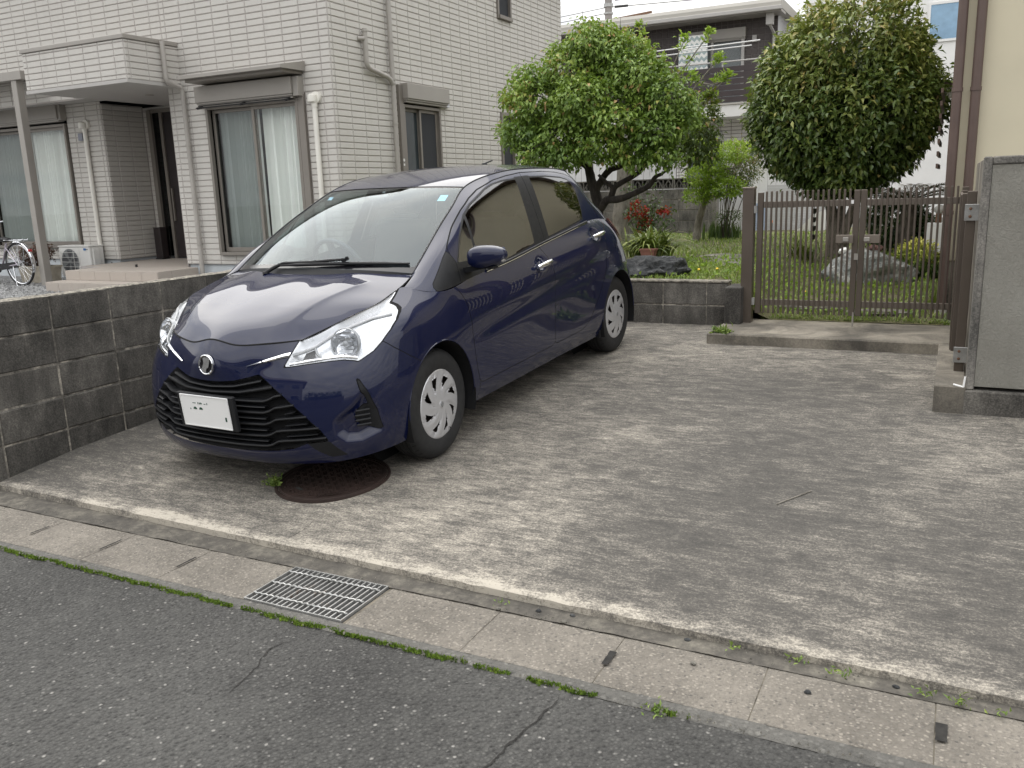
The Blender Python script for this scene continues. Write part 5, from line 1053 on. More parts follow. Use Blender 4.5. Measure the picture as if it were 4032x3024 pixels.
# ---- shared edges (half car, x to the left side of the car, y rearwards from the front axle, z up)
FCOLS = [  # bottom -> top, seven levels each, from the nose round to the tail
 [(0,-.770,.165),(0,-.806,.215),(0,-.812,.36),(0,-.805,.52),(0,-.806,.645),(0,-.790,.715),(0,-.747,.781)],
 [(.12,-.768,.165),(.12,-.803,.215),(.12,-.809,.36),(.12,-.801,.52),(.12,-.795,.645),(.12,-.770,.71),(.13,-.736,.758)],
 [(.24,-.760,.165),(.24,-.793,.215),(.24,-.800,.36),(.24,-.789,.52),(.24,-.755,.645),(.245,-.735,.70),(.25,-.703,.758)],
 [(.40,-.728,.167),(.40,-.758,.22),(.40,-.770,.36),(.40,-.752,.52),(.405,-.705,.645),(.43,-.660,.71),(.45,-.600,.767)],
 [(.56,-.665,.17),(.56,-.692,.225),(.57,-.703,.36),(.572,-.680,.52),(.575,-.622,.65),(.565,-.545,.745),(.555,-.445,.826)],
 [(.665,-.588,.176),(.672,-.608,.23),(.692,-.610,.36),(.700,-.585,.52),(.706,-.515,.656),(.690,-.425,.775),(.62,-.345,.863)],
 [(.735,-.500,.185),(.755,-.505,.24),(.778,-.495,.36),(.788,-.465,.52),(.790,-.395,.675),(.765,-.325,.80),(.669,-.265,.892)],
 [(.785,-.390,.195),(.802,-.392,.245),(.822,-.375,.36),(.830,-.345,.52),(.823,-.285,.69),(.790,-.230,.815),(.672,-.165,.918)],
 [(.805,-.20,.20),(.822,-.20,.25),(.840,-.195,.37),(.847,-.185,.53),(.838,-.165,.70),(.800,-.125,.825),(.688,-.06,.938)],
 [(.800,.05,.20),(.822,.05,.26),(.841,.05,.38),(.848,.05,.54),(.842,.05,.70),(.818,.06,.82),(.788,.08,.893)],
 [(.790,.38,.20),(.816,.38,.27),(.832,.38,.39),(.839,.38,.54),(.840,.38,.70),(.822,.38,.82),(.792,.38,.905)],
 [(.790,.85,.20),(.816,.85,.27),(.828,.85,.39),(.835,.85,.54),(.842,.85,.71),(.822,.85,.84),(.780,.85,.939)],
 [(.790,1.35,.20),(.816,1.35,.27),(.828,1.35,.39),(.834,1.35,.54),(.844,1.35,.73),(.824,1.35,.87),(.765,1.35,.982)],
 [(.795,1.80,.20),(.818,1.80,.27),(.831,1.80,.39),(.838,1.80,.54),(.848,1.80,.74),(.826,1.80,.90),(.752,1.80,1.018)],
 [(.800,2.20,.20),(.824,2.20,.27),(.842,2.20,.39),(.850,2.20,.54),(.852,2.20,.74),(.822,2.20,.92),(.738,2.18,1.046)],
 [(.800,2.51,.21),(.825,2.51,.28),(.843,2.51,.40),(.852,2.51,.55),(.846,2.51,.74),(.808,2.48,.92),(.726,2.42,1.042)],
 [(.785,2.74,.24),(.810,2.74,.30),(.828,2.74,.42),(.832,2.73,.56),(.812,2.71,.74),(.768,2.68,.90),(.700,2.64,1.015)],
 [(.70,2.96,.26),(.725,2.97,.32),(.735,2.97,.42),(.735,2.95,.56),(.700,2.91,.74),(.650,2.86,.90),(.580,2.83,1.00)],
 [(.42,3.07,.26),(.43,3.09,.32),(.43,3.09,.42),(.43,3.06,.56),(.42,3.00,.74),(.40,2.96,.90),(.36,2.92,1.00)],
 [(0,3.10,.26),(0,3.12,.32),(0,3.12,.42),(0,3.09,.56),(0,3.03,.74),(0,2.98,.90),(0,2.95,1.00)]]
BELT = [c[-1] for c in FCOLS]
GCOLS = [  # belt -> rail, columns front to rear
 [(.688,-.06,.938),(.678,-.015,.951),(.665,.035,.966),(.651,.068,.977),(.640,.092,.985)],
 [(.788,.08,.893),(.765,.15,.955),(.722,.225,1.035),(.668,.28,1.092),(.618,.295,1.108)],
 [(.792,.38,.905),(.765,.42,.985),(.708,.48,1.100),(.640,.52,1.190),(.587,.495,1.216)],
 [(.783,.72,.930),(.747,.73,1.035),(.690,.74,1.170),(.615,.74,1.285),(.553,.690,1.308)],
 [(.774,1.03,.954),(.735,1.01,1.065),(.672,.99,1.220),(.596,.96,1.352),(.518,.868,1.386)],
 [(.766,1.32,.980),(.727,1.29,1.09),(.658,1.26,1.255),(.588,1.23,1.392),(.534,1.18,1.446)],
 [(.757,1.62,1.004),(.717,1.59,1.11),(.650,1.57,1.27),(.581,1.55,1.405),(.538,1.52,1.460)],
 [(.747,1.95,1.029),(.712,1.94,1.12),(.650,1.93,1.265),(.580,1.92,1.392),(.534,1.91,1.447)],
 [(.738,2.18,1.046),(.710,2.17,1.125),(.650,2.17,1.250),(.582,2.18,1.362),(.530,2.19,1.424)],
 [(.726,2.42,1.042),(.703,2.385,1.12),(.648,2.335,1.240),(.586,2.31,1.342),(.525,2.31,1.402)],
 [(.700,2.64,1.015),(.668,2.555,1.105),(.610,2.465,1.215),(.555,2.395,1.322),(.492,2.365,1.382)],
 [(.580,2.83,1.00),(.545,2.72,1.10),(.500,2.60,1.215),(.450,2.50,1.33),(.400,2.43,1.392)],
 [(.36,2.92,1.00),(.34,2.80,1.10),(.31,2.67,1.22),(.28,2.55,1.34),(.25,2.475,1.405)],
 [(0,2.95,1.00),(0,2.83,1.10),(0,2.70,1.22),(0,2.57,1.345),(0,2.49,1.41)]]
RAIL = [GCOLS[i][-1] for i in range(11)]
RC = [(0,-.035,1.022),(0,.155,1.128),(0,.355,1.235),(0,.565,1.330),(0,.790,1.402),(0,1.14,1.468),(0,1.52,1.497),(0,1.92,1.488),(0,2.20,1.465),(0,2.34,1.443),(0,2.42,1.425)]
def tcols():
    cols = []
    for f in (0, .3, .6, .82, .94, 1):
        cols.append([(s[0]*f, c[1]+(s[1]-c[1])*f**2.2, c[2]+(s[2]-c[2])*f**2.6) for c, s in zip(RC, RAIL)])
    return cols
HSIDE = [(.45,-.600,.767),(.555,-.445,.826),(.62,-.345,.863),(.669,-.265,.892),(.674,-.165,.918),(.672,-.06,.944),(.640,.086,.978)]
HC = [(0,-.747,.781),(0,-.655,.838),(0,-.545,.882),(0,-.430,.918),(0,-.320,.948),(0,-.205,.975),(0,-.095,.998)]
FRONT = [(0,-.747,.781),(.13,-.736,.758),(.25,-.703,.758),(.36,-.655,.763),(.45,-.600,.767)]
def hcols():
    cols = []
    for k, f in enumerate((0, .29, .555, .80, 1)):
        col = []
        for i, (c, s) in enumerate(zip(HC, HSIDE)):
            if i == 0: col.append(FRONT[k]); continue
            col.append((s[0]*f, c[1]+(s[1]-c[1])*f**2, c[2]+(s[2]-c[2])*f**2.3 + .010*np.exp(-((f-.62)/.16)**2)*min(1, i/2)))
        cols.append(col)
    return cols
def shapes(q=1):
    out = {}
    N, k = mirror_net([c for c in FCOLS]); G = net(N, 8*q, 8*q); out['F'] = G[:, k*8*q:]
    cols = GCOLS; N = np.stack([np.asarray(c) for c in cols], 1); mir = N[:, -2:-4:-1]*np.array([-1, 1, 1]); G = net(np.concatenate([N, mir], 1), 8*q, 8*q); out['G'] = G[:, :13*8*q+1]
    N, k = mirror_net(tcols()); G = net(N, 10*q, 6*q); out['T'] = G
    N, k = mirror_net(hcols()); G = net(N, 8*q, 10*q); out['H'] = G
    return out
# ---- patches and clipping
class Patch:
    def __init__(s, V, N, polys): s.V = V; s.N = N; s.p = polys
    def verts(s): return sorted({i for q in s.p for i in q})
def grid_patch(G, flip=False):
    r, c, _ = G.shape; V = G.reshape(-1, 3)
    du = np.gradient(G, axis=1); dv = np.gradient(G, axis=0); N = np.cross(du, dv); N /= np.maximum(np.linalg.norm(N, axis=-1, keepdims=True), 1e-9)
    if flip: N = -N
    I = np.arange(r*c).reshape(r, c); q = np.stack([I[:-1, :-1], I[:-1, 1:], I[1:, 1:], I[1:, :-1]], -1).reshape(-1, 4)
    if flip: q = q[:, ::-1]
    return Patch(V.copy(), N.reshape(-1, 3), [tuple(t) for t in q.tolist()])
def sdf(P, poly):
    P = np.asarray(P, float); A = np.asarray(poly, float); Bq = np.roll(A, -1, 0); best = np.full(len(P), 1e9); ins = np.zeros(len(P), bool)
    for a, b in zip(A, Bq):
        e = b-a; w_ = P-a; t = np.clip((w_@e)/max(e@e, 1e-12), 0, 1); best = np.minimum(best, np.hypot(*(w_-t[:, None]*e).T))
        cnd = (a[1] > P[:, 1]) != (b[1] > P[:, 1]); xx = a[0]+(P[:, 1]-a[1])*(b[0]-a[0])/(b[1]-a[1] if abs(b[1]-a[1]) > 1e-12 else 1e-12); ins ^= cnd & (P[:, 0] < xx)
    return np.where(ins, -best, best)
def split(pt, f):
    """f(V) < 0 -> first patch"""
    s = f(pt.V); V = [*pt.V]; N = [*pt.N]; A = []; Bp = []; cache = {}
    for q in pt.p:
        n_in = sum(s[i] <= 0 for i in q)
        if n_in == len(q): A.append(q); continue
        if n_in == 0: Bp.append(q); continue
        a, b = [], []
        for k, i in enumerate(q):
            j = q[(k+1) % len(q)]; (a if s[i] <= 0 else b).append(i)
            if (s[i] <= 0) != (s[j] <= 0):
                key = (min(i, j), max(i, j))
                if key not in cache:
                    t = s[i]/(s[i]-s[j]); cache[key] = len(V); V.append(pt.V[i]+(pt.V[j]-pt.V[i])*t); nn = pt.N[i]+(pt.N[j]-pt.N[i])*t; N.append(nn/np.linalg.norm(nn))
                a.append(cache[key]); b.append(cache[key])
        if len(a) > 2: A.append(tuple(a))
        if len(b) > 2: Bp.append(tuple(b))
    V = np.array(V); N = np.array(N)
    return Patch(V, N, A), Patch(V, N, Bp)
def yz(poly, lim=None): return lambda V: np.where(lim(V), sdf(V[:, 1:3], poly), 1) if lim else sdf(V[:, 1:3], poly)
def xz(poly, ymax=0): return lambda V: np.where(V[:, 1] < ymax, sdf(np.abs(V[:, [0, 2]])*np.array([1, 1]), poly), 1)
GAPS = []
def cut(pt, f, g=.0022):
    """panel, rest; the shut line between them goes to GAPS"""
    if g <= 0: return split(pt, f)
    a, rest = split(pt, lambda V: f(V)+g); gap, rest = split(rest, lambda V: f(V)-g); GAPS.append(gap); return a, rest
def rim_push(pt, depth, soft):
    cnt = {}
    for q in pt.p:
        for a, b in zip(q, q[1:]+q[:1]): k = (min(a, b), max(a, b)); cnt[k] = cnt.get(k, 0)+1
    bd_ = [k for k, c_ in cnt.items() if c_ == 1]; bd_ = [k for k in bd_ if not (abs(pt.V[k[0]][0]) < .004 and abs(pt.V[k[1]][0]) < .004)]
    mid_ = np.array([(pt.V[a]+pt.V[b])/2 for a, b in bd_]); d = np.full(len(pt.V), 9.0)
    for i in pt.verts(): d[i] = np.sqrt(((mid_-pt.V[i])**2).sum(1).min())
    t = np.clip((d-.003)/soft, 0, 1); return depth*(1-(1-t)**2)
def emit(name, pts, mat, parent, side=1, both=False, kind=None, push=0, smooth=True):
    """pts: patches of the left half; side -1 mirrors; both joins the two halves"""
    V = []; N = []; F = []
    for sd_ in ((1, -1) if both else (side,)):
        for pt in (pts if isinstance(pts, list) else [pts]):
            idx = pt.verts()
            if not idx: continue
            mp = {i: len(V)+k for k, i in enumerate(idx)}; sc = np.array([sd_, 1, 1])
            V += list((pt.V[idx]-pt.N[idx]*(push[idx][:, None] if hasattr(push, '__len__') else push))*sc); N += list(pt.N[idx]*sc)
            F += [tuple(mp[i] for i in (q if sd_ > 0 else q[::-1])) for q in pt.p]
    me = bpy.data.meshes.new(name); me.from_pydata([tuple(v) for v in V], [], F); me.materials.append(mat)
    me.polygons.foreach_set('use_smooth', [smooth]*len(F)); me.update()
    if smooth: me.normals_split_custom_set_from_vertices([tuple(n_) for n_ in N])
    return link(name, me, parent, kind)
# ---- car materials
def paint():
    m = NT('blue_car_paint'); f = m.noise(900, 2, .6, vec=m.oc())
    m.set((.0018, .0046, .030), .45, 0, Coat_Weight=1.0, Coat_Roughness=.008, Coat_IOR=1.5, Specular_IOR_Level=.12)
    return m.m
M['paint'] = paint()
M['black'] = plain('black_plastic', (.010, .0105, .012), .5, 0, .15, 30, .15, Specular_IOR_Level=.3)
M['gloss_black'] = plain('gloss_black', (.008, .008, .010), .12, 0, .1)
m = NT('chrome'); M['chrome'] = m.set((.82, .83, .85), .05, 1)
M['gap'] = plain('shut_line', (.0012, .0012, .0018), .9)
M['cap'] = plain('silver_wheel_cover', (.60, .60, .615), .34, .55, .05, 8)
M['steelwheel'] = plain('black_steel_wheel', (.030, .022, .019), .6, .3, .4, 12)
m = NT('tyre_rubber'); nz = m.noise(25, 4, .6); M['tyre'] = m.set(m.ramp(nz, [(.3, (.009, .009, .010)), (.7, (.018, .018, .018))]), .75); m.bump(m.noise(160, 3), .25, .002)
M['ws'] = glassmat('windscreen_glass', (.80, .90, .93), 1.75, (.90, .97, 1.0))
M['sideglass'] = glassmat('side_glass', (.30, .33, .32), 2.3)
M['privacy'] = glassmat('privacy_glass', (.06, .065, .065), 2.3)
m = NT('lamp_lens'); M['lens'] = glassmat('lamp_lens', (.97, .98, .99), 1.5)
m = NT('lamp_chrome'); m.bump(m.noise(14, 2, vec=m.oc()), .25, .02); M['lampchrome'] = m.set((.90, .91, .93), .10, 1)
M['lampsilver'] = plain('lamp_silver_housing', (.80, .81, .83), .30, .35, .04, 10); M['lampgrey'] = plain('lamp_housing', (.30, .31, .32), .3, .6)
M['red'] = plain('red_tail_lens', (.42, .012, .015), .12, 0, .2, 20, Coat_Weight=1.0)
M['seat'] = plain('dark_seat_cloth', (.055, .056, .060), .9, 0, .15, 40)
M['dash'] = plain('dashboard_vinyl', (.040, .041, .044), .6, 0, .1, 40, .1)
M['plate'] = plain('number_plate_white', (.80, .80, .79), .35, 0, .02)
M['plate_ink'] = plain('number_plate_ink', (.02, .07, .045), .5)

yaw, pit = R(1.908), R(3.196)
fw_ = Vector((math.sin(yaw)*math.cos(pit), math.cos(yaw)*math.cos(pit), math.sin(pit))); rt_ = Vector((math.cos(yaw), -math.sin(yaw), 0)); up_ = rt_.cross(fw_)
CARM = Matrix(((rt_.x, fw_.x, up_.x, -3.200), (rt_.y, fw_.y, up_.y, 3.858), (rt_.z, fw_.z, up_.z, .103), (0, 0, 0, 1)))
car = thing('parked_car', 'dark blue five-door hatchback parked on the concrete driveway', 'car')
car.matrix_world = CARM; car['_local'] = 1
SH = shapes(2)
F = grid_patch(SH['F']); G = grid_patch(SH['G'])
if F.N[len(F.N)//2] @ np.array([1, 0, 0]) < 0: F = grid_patch(SH['F'], True)
if G.N[len(G.N)//3] @ np.array([1, 0, 0]) < 0: G = grid_patch(SH['G'], True)
# pressed-in shapes: lamp scoop, handle dishes, door crease
def press(pt, s, depth, soft):
    t = np.clip(-s/soft, 0, 1); t = t*t*(3-2*t); pt.V -= pt.N*(depth*t)[:, None]
SCOOP = [(.738, .53), (.694, .455), (.650, .415), (.628, .385), (.632, .318), (.664, .270), (.726, .262), (.795, .30), (.79, .42), (.765, .50)]
press(F, np.where(F.V[:, 1] < -.3, sdf(F.V[:, [0, 2]], SCOOP), 1), .030, .045)
for (hy, hz) in ((1.257, .872), (2.163, .955)):
    d = np.hypot((F.V[:, 1]-hy)/.075, (F.V[:, 2]-hz)/.055); press(F, np.where(F.V[:, 0] > .5, (d-1)*.06, 1), .022, .045)
# rising crease along the doors
cz = .60+.085*(F.V[:, 1]-.3); k = (F.V[:, 2]-cz); wgt = np.clip((F.V[:, 1]-.15)/.4, 0, 1)*np.clip((2.75-F.V[:, 1])/.5, 0, 1)
F.V[:, 0] -= wgt*.010*np.exp(-(k/.055)**2)
# recompute normals after pressing
def renorm(pt, shape, flip):
    g2 = pt.V.reshape(shape); n2 = grid_patch(g2, flip); return n2
fl = (grid_patch(SH['F']).N[len(F.N)//2] @ np.array([1, 0, 0])) < 0
F = renorm(F, SH['F'].shape, fl)
# outlines
def arch(cy): return [(cy+.318*math.cos(a), .300+.345*math.sin(a)) for a in np.linspace(0, math.pi, 40)] + [(cy-.318, 0), (cy+.318, 0)]
LAMP = [(.404, .650), (.426, .707), (.434, .741), (.445, .79), (.50, .84), (.56, .88), (.62, .91), (.672, .94), (.704, .887), (.730, .873), (.752, .857), (.765, .840), (.779, .813), (.781, .777), (.769, .730), (.751, .692), (.709, .654), (.688, .661), (.651, .668), (.596, .667), (.515, .661), (.436, .652)]
GRIL = [(-.1, .581), (.049, .582), (.153, .590), (.228, .606), (.284, .620), (.324, .594), (.422, .517), (.512, .431), (.580, .352), (.611, .290), (.514, .283), (.45, .258), (.357, .246), (.196, .240), (-.1, .239)]
CORN = [(.514, .286), (.609, .290), (.662, .206), (.600, .203), (.545, .250)]
FOG = [(.712, .582), (.724, .572), (.752, .514), (.775, .414), (.784, .318), (.766, .312), (.750, .322), (.710, .343), (.692, .385), (.698, .420), (.724, .449), (.745, .446), (.731, .515)]
DF = [(.150, 1.2), (.236, .905), (.292, .83), (.313, .771), (.333, .649), (.345, .509), (.367, .400), (.395, .325), (.425, .309), (1.36, .312), (1.388, .33), (1.393, .556), (1.405, .70), (1.400, .78), (1.360, .90), (1.30, 1.0), (1.28, 1.2)]
DR = [(1.28, 1.2), (1.30, 1.0), (1.360, .90), (1.400, .78), (1.405, .70), (1.393, .556), (1.388, .33), (1.41, .313), (1.80, .316), (1.872, .326), (1.96, .365), (2.099, .500), (2.20, .63), (2.255, .71), (2.295, .822), (2.30, .90), (2.34, .96), (2.427, 1.0), (2.50, 1.2)]
BUMP = [(-3, 0), (-3, 2), (-.50, 2), (-.43, .80), (-.393, .732), (-.352, .692), (-.266, .632), (-.18, .58), (-.18, 0)]
_, F = split(F, yz(arch(0), lambda V: V[:, 1] < 1)); _, F = split(F, yz(arch(2.51), lambda V: V[:, 1] > 1))
lampP, F = cut(F, xz(LAMP), .0025)
grilP, F = split(F, xz(GRIL)); cornP, F = split(F, xz(CORN)); fogP, F = cut(F, xz(FOG, -.3), .0015)
bumpP, F = cut(F, yz(BUMP))
dfP, F = cut(F, yz(DF)); drP, F = cut(F, yz(DR))
fendP, F = cut(F, lambda V: np.where(V[:, 1] < 1, V[:, 1]-.40, 1), .0018)
TAIL = [(2.590, 1.07), (2.600, 1.0), (2.655, .90), (2.735, .830), (2.80, .815), (3.2, .84), (3.2, 1.1)]
tailP, F = cut(F, yz(TAIL), .002)
rbP, quarP = cut(F, lambda V: np.maximum(2.745-V[:, 1], V[:, 2]-.70), .0018)
emit('front_bumper', bumpP, M['paint'], car, both=True)
emit('rear_bumper', rbP, M['paint'], car, both=True)
# greenhouse
GLF = [(.366, 1.006), (.50, 1.122), (.651, 1.231), (.763, 1.286), (.988, 1.359), (1.10, 1.382), (1.229, 1.395), (1.392, 1.397), (1.286, 1.000), (1.05, .972), (.794, .946), (.60, .935), (.55, .985), (.53, 1.0)]
GLR = [(1.595, 1.398), (1.51, 1.017), (1.80, 1.042), (2.109, 1.074), (2.140, 1.12), (2.190, 1.24), (2.203, 1.295), (2.196, 1.325), (2.17, 1.347), (2.08, 1.366), (1.85, 1.388)]
BPIL = [(1.388, 1.414), (1.274, .95), (1.498, .97), (1.610, 1.414)]
TRI = [(.083, .893), (.078, .912), (.088, .93), (.256, 1.042), (.318, 1.076), (.345, 1.02), (.305, .85), (.18, .85)]
SAIL = [(.330, 1.018), (.366, 1.004), (.53, .998), (.55, .985), (.60, .93), (.61, .85), (.305, .85)]
DOORS = [(.26, .7), (.305, .93), (.336, 1.088), (.405, 1.13), (.49, 1.177), (.67, 1.268), (.80, 1.325), (.925, 1.366), (1.14, 1.410), (1.30, 1.426), (1.515, 1.436), (1.831, 1.428), (2.05, 1.411), (2.20, 1.388), (2.27, 1.36), (2.305, 1.31), (2.345, 1.2), (2.40, 1.08), (2.44, .95), (2.44, .7)]
triP, G = cut(G, yz(TRI), .0015); glfP, G = split(G, yz(GLF)); glrP, G = split(G, yz(GLR))
sealP, G = split(G, lambda V: np.minimum(yz(GLF)(V), yz(GLR)(V))-.010)
sailP, G = split(G, yz(SAIL)); bpP, G = split(G, yz(BPIL)); frameP, G = cut(G, yz(DOORS), .0028)
gapB = lambda V: V[:, 1]-(1.433+(V[:, 2]-1.003)*.167)
bpF, bpR = cut(bpP, gapB, .002); frF, frR = cut(frameP, gapB, .002)
QB = lambda V: np.abs((V[:, 1]-.590)-(V[:, 2]-1.072)*.39)-.011
qbarP, glfP = split(glfP, QB)
def tubeline(pts, r, n=6): return MB().tube([tuple(p) for p in pts], r, n)
Tg = SH['T']; Hg = SH['H']
def mir(P): return [(-p[0], p[1], p[2]) for p in P]
for sd in (1, -1):
    fe = emit('fender', fendP, M['paint'], car, sd)
    qp = emit('quarter_panel', quarP, M['paint'], car, sd)
    pf = emit('pillar_frame', G, M['paint'], car, sd)
    emit('corner_cover', triP, M['black'], car, sd)
    for nm, p1, p2, p3, gl, gm, (hy, hz) in (('door', dfP, frF, bpF, glfP, 'sideglass', (1.257, .872)), ('door', drP, frR, bpR, glrP, 'privacy', (2.163, .955))):
        d_ = emit(nm, [p1, p2], M['paint'], car, sd)
        emit('window', gl, M[gm], d_, sd); emit('pillar_cover', p3, M['black'], d_, sd)
        # chrome grab handle standing off its dish
        xs_ = .848 if hy < 2 else .838
        P = []; rad = []
        for i in range(15):
            t = i/14*2-1; P.append((sd*(xs_+.012*(1-t**4)-.006), hy+t*.098, hz+.008*t)); rad.append(.0155*(1-.35*t**2)+.002)
        hm = MB().tube(P, rad, 10); hm.v = [(v[0], v[1], (v[2]-hz)*.95+hz) for v in hm.v]
        hm.build('handle', M['chrome'], d_, smooth=True, angle=60)
    emit('window_seal', sealP, M['black'], car, sd); emit('mirror_sail', sailP, M['black'], car, sd); emit('quarter_bar', qbarP, M['black'], car, sd)
    emit('corner_trim', cornP, M['black'], car, sd)
    # belt moulding
    bl = [(sd*(x+.004), y, z+.002) for x, y, z in [tuple(p) for p in SH['F'][-1]] if .60 < y < 2.17]
    MB().tube(bl, .0075, 8).build('belt_moulding', M['black'], car, smooth=True)
    bl2 = [(x+sd*.0055, y, z-.0085) for x, y, z in bl]; MB().tube(bl2, .0026, 6).build('belt_glint', M['chrome'], car, smooth=True)  # chrome tube added for the thin bright reflection under the moulding
    # headlamp: shell, reflector bowl, dividing bars, clear lens
    shell = emit('headlight', lampP, M['lampsilver'], car, sd, push=rim_push(lampP, .050, .035))
    emit('lens', lampP, M['lens'], shell, sd, push=-.001)
    hp = np.array([(x, y) for x, y in LAMP])
    def lampsurf(x, z, off):
        d = np.hypot(lampP.V[:, 0]-x, lampP.V[:, 2]-z) + np.where(lampP.V[:, 1] < -.1, 0, 9); vi = lampP.verts(); i = vi[int(np.argmin(d[vi]))]; p = lampP.V[i]-lampP.N[i]*off
        return Vector((sd*x, p[1], z)), Vector((sd*lampP.N[i][0], lampP.N[i][1], lampP.N[i][2]))
    c, n_ = lampsurf(.628, .735, .020); ax = (n_ + Vector((0, -1.2, -.1))).normalized(); Mx = Matrix.Translation(c) @ ax.to_track_quat('Z', 'Y').to_matrix().to_4x4()
    MB().lathe([(.070, .0), (.066, -.010), (.058, -.026), (.044, -.042), (.026, -.052), (0.0, -.055)], 28, Mx).build('reflector', M['lampchrome'], shell, smooth=True)
    MB().lathe([(.070, -.001), (.0735, .003), (.077, -.001), (.077, -.02)], 28, Mx).build('reflector_rim', M['lampgrey'], shell, smooth=True)
    MB().lathe([(.017, -.05), (.018, -.012), (.014, -.004), (0, -.002)], 14, Mx).build('bulb', M['lampgrey'], shell, smooth=True)
    for k in range(6):
        a = -.05+.020*k; MB().add([Mx @ Vector((x, a, -.010-.30*(a*a)-.0*x)) for x in (-.04, .04)] + [Mx @ Vector((x, a+.006, -.016)) for x in (.04, -.04)], [(0, 1, 2, 3)]).build('reflector_step', M['lampchrome'], shell)
    def rail(pts, wd, off, name, mat):
        P = [lampsurf(x, z, off)[0] for x, z in pts]; P = [P[0].lerp(P[-1], 0)] + P[1:]; MB().tube([tuple(p) for p in P], wd, 8).build(name, M[mat], shell, smooth=True)
    rail([(.430, .700), (.475, .712), (.515, .728), (.56, .770), (.62, .800), (.69, .828), (.75, .838)], .0085, .012, 'divider', 'lampgrey')
    rail([(.425, .662), (.50, .672), (.58, .680), (.65, .683), (.70, .672)], .0085, .010, 'lower_bezel', 'lampchrome')
    rail([(.515, .727), (.535, .700), (.555, .683)], .007, .012, 'divider', 'lampgrey')
    # dark pocket of the indicator
    P = [lampsurf(x, z, .03)[0] for x, z in ((.472, .674), (.527, .681), (.512, .716), (.478, .703))]; MB().add([tuple(p) for p in P], [(0, 1, 2, 3)]).build('indicator_pocket', M['dash'], shell)
    # chrome strip from the lamp towards the badge
    SV = SH['F'].reshape(-1, 3)
    def fs(x, z, off=.0):
        d = np.hypot(SV[:, 0]-x, SV[:, 2]-z)+np.where(SV[:, 1] < -.2, 0, 9); ii = np.argsort(d)[:6]; wt = 1/(d[ii]+.002); return Vector((sd*x, float((SV[ii, 1]*wt).sum()/wt.sum())-off, z))
    up = [(.222, .6595), (.27, .674), (.33, .693), (.40, .7125), (.425, .7165)]; lo = [(.222, .6575), (.27, .666), (.33, .680), (.40, .694), (.425, .697)]
    V = [fs(x, z, .006) for x, z in up] + [fs(x, z, .006) for x, z in lo] + [fs(x, (z+z2)/2, .012) for (x, z), (_, z2) in zip(up, lo)]
    Fq = [(i, i+1, 10+i+1, 10+i) for i in range(4)] + [(10+i, 10+i+1, 5+i+1, 5+i) for i in range(4)]
    MB().add([tuple(v) for v in V], Fq).build('chrome_strip', M['chrome'], car, smooth=True, angle=25)
    # dark slot above the strip
    # fog lamp bezel with ribbed blank
    fb = emit('fog_lamp_bezel', fogP, M['black'], car, sd, push=-.003)
    for k in range(4):
        z = .348+.024*k; P = [fs(x, z, -.030) for x in np.linspace(.700+.004*abs(k-1.5), .748, 5)]
        MB().tube([tuple(p+Vector((0, -.006, 0))) for p in P], .006, 6).build('rib', M['black'], fb, smooth=True)
    # tail light
    tl = emit('tail_light', tailP, M['red'], car, sd, push=-.014)
    # door mirror
    fold = sd < 0
    c = Vector((sd*.925, .405, 1.036)); bm = MB(); V = []; Fq = []; n1, n2 = 20, 12
    for i in range(n2+1):
        ph = math.pi*i/n2
        for j in range(n1):
            th = 2*math.pi*j/n1; e = .72
            cs_, sn = math.cos(th), math.sin(th); r_ = math.sin(ph)**.8
            x = .104*math.copysign(abs(math.cos(ph))**.85, math.cos(ph)); y = .060*math.copysign(abs(cs_)**e, cs_)*r_; z = .060*math.copysign(abs(sn)**e, sn)*r_
            y = y if y < 0 else y*.55
            z *= 1+.18*(-x/.104) ; y -= .10*max(0, 0-0) ; y += .035*(x/.104)
            V.append((c.x+sd*x, c.y+y, c.z+z+.004*x/.1) if not fold else (-.775-(.05-y)*.8, .64+x, c.z-.02+z))
    Fq = [(i*n1+j, i*n1+(j+1) % n1, (i+1)*n1+(j+1) % n1, (i+1)*n1+j) for i in range(n2) for j in range(n1)]
    mi = MB().add(V, Fq).build('door_mirror', M['paint'], car, smooth=True)
    if not fold: MB().add([(c.x+sd*x, c.y+.036+.32*x, c.z+z) for x, z in ((-.088, -.045), (.075, -.038), (.092, .0), (.075, .042), (-.088, .056))], [(0, 1, 2, 3, 4)]).build('mirror_glass', M['chrome'], mi)
    q = MB(); q.bar((sd*.765, .43, .955), (sd*(.80 if fold else .885), .425, .980), .085, .030); q.build('mirror_arm', M['black'], mi)
    q = MB(); q.box(min(sd*.83, sd*(.84 if fold else .97)), max(sd*.83, sd*(.84 if fold else .97)), .385, .445, .968, .985, .006); q.build('mirror_base', M['black'], mi)
    ic = Vector((sd*1.008, .425, 1.022)) if not fold else Vector((-.80, .72, 1.01)); q = MB(); q.blob(ic, (.020, .030, .026), 3, .05, 2); q.build('turn_signal', M['lens'], mi, smooth=True)
    q = MB(); q.blob(ic-Vector((sd*.003, 0, 0)), (.018, .026, .022), 3, .05, 2); q.build('turn_signal_housing', M['lampchrome'], mi, smooth=True)
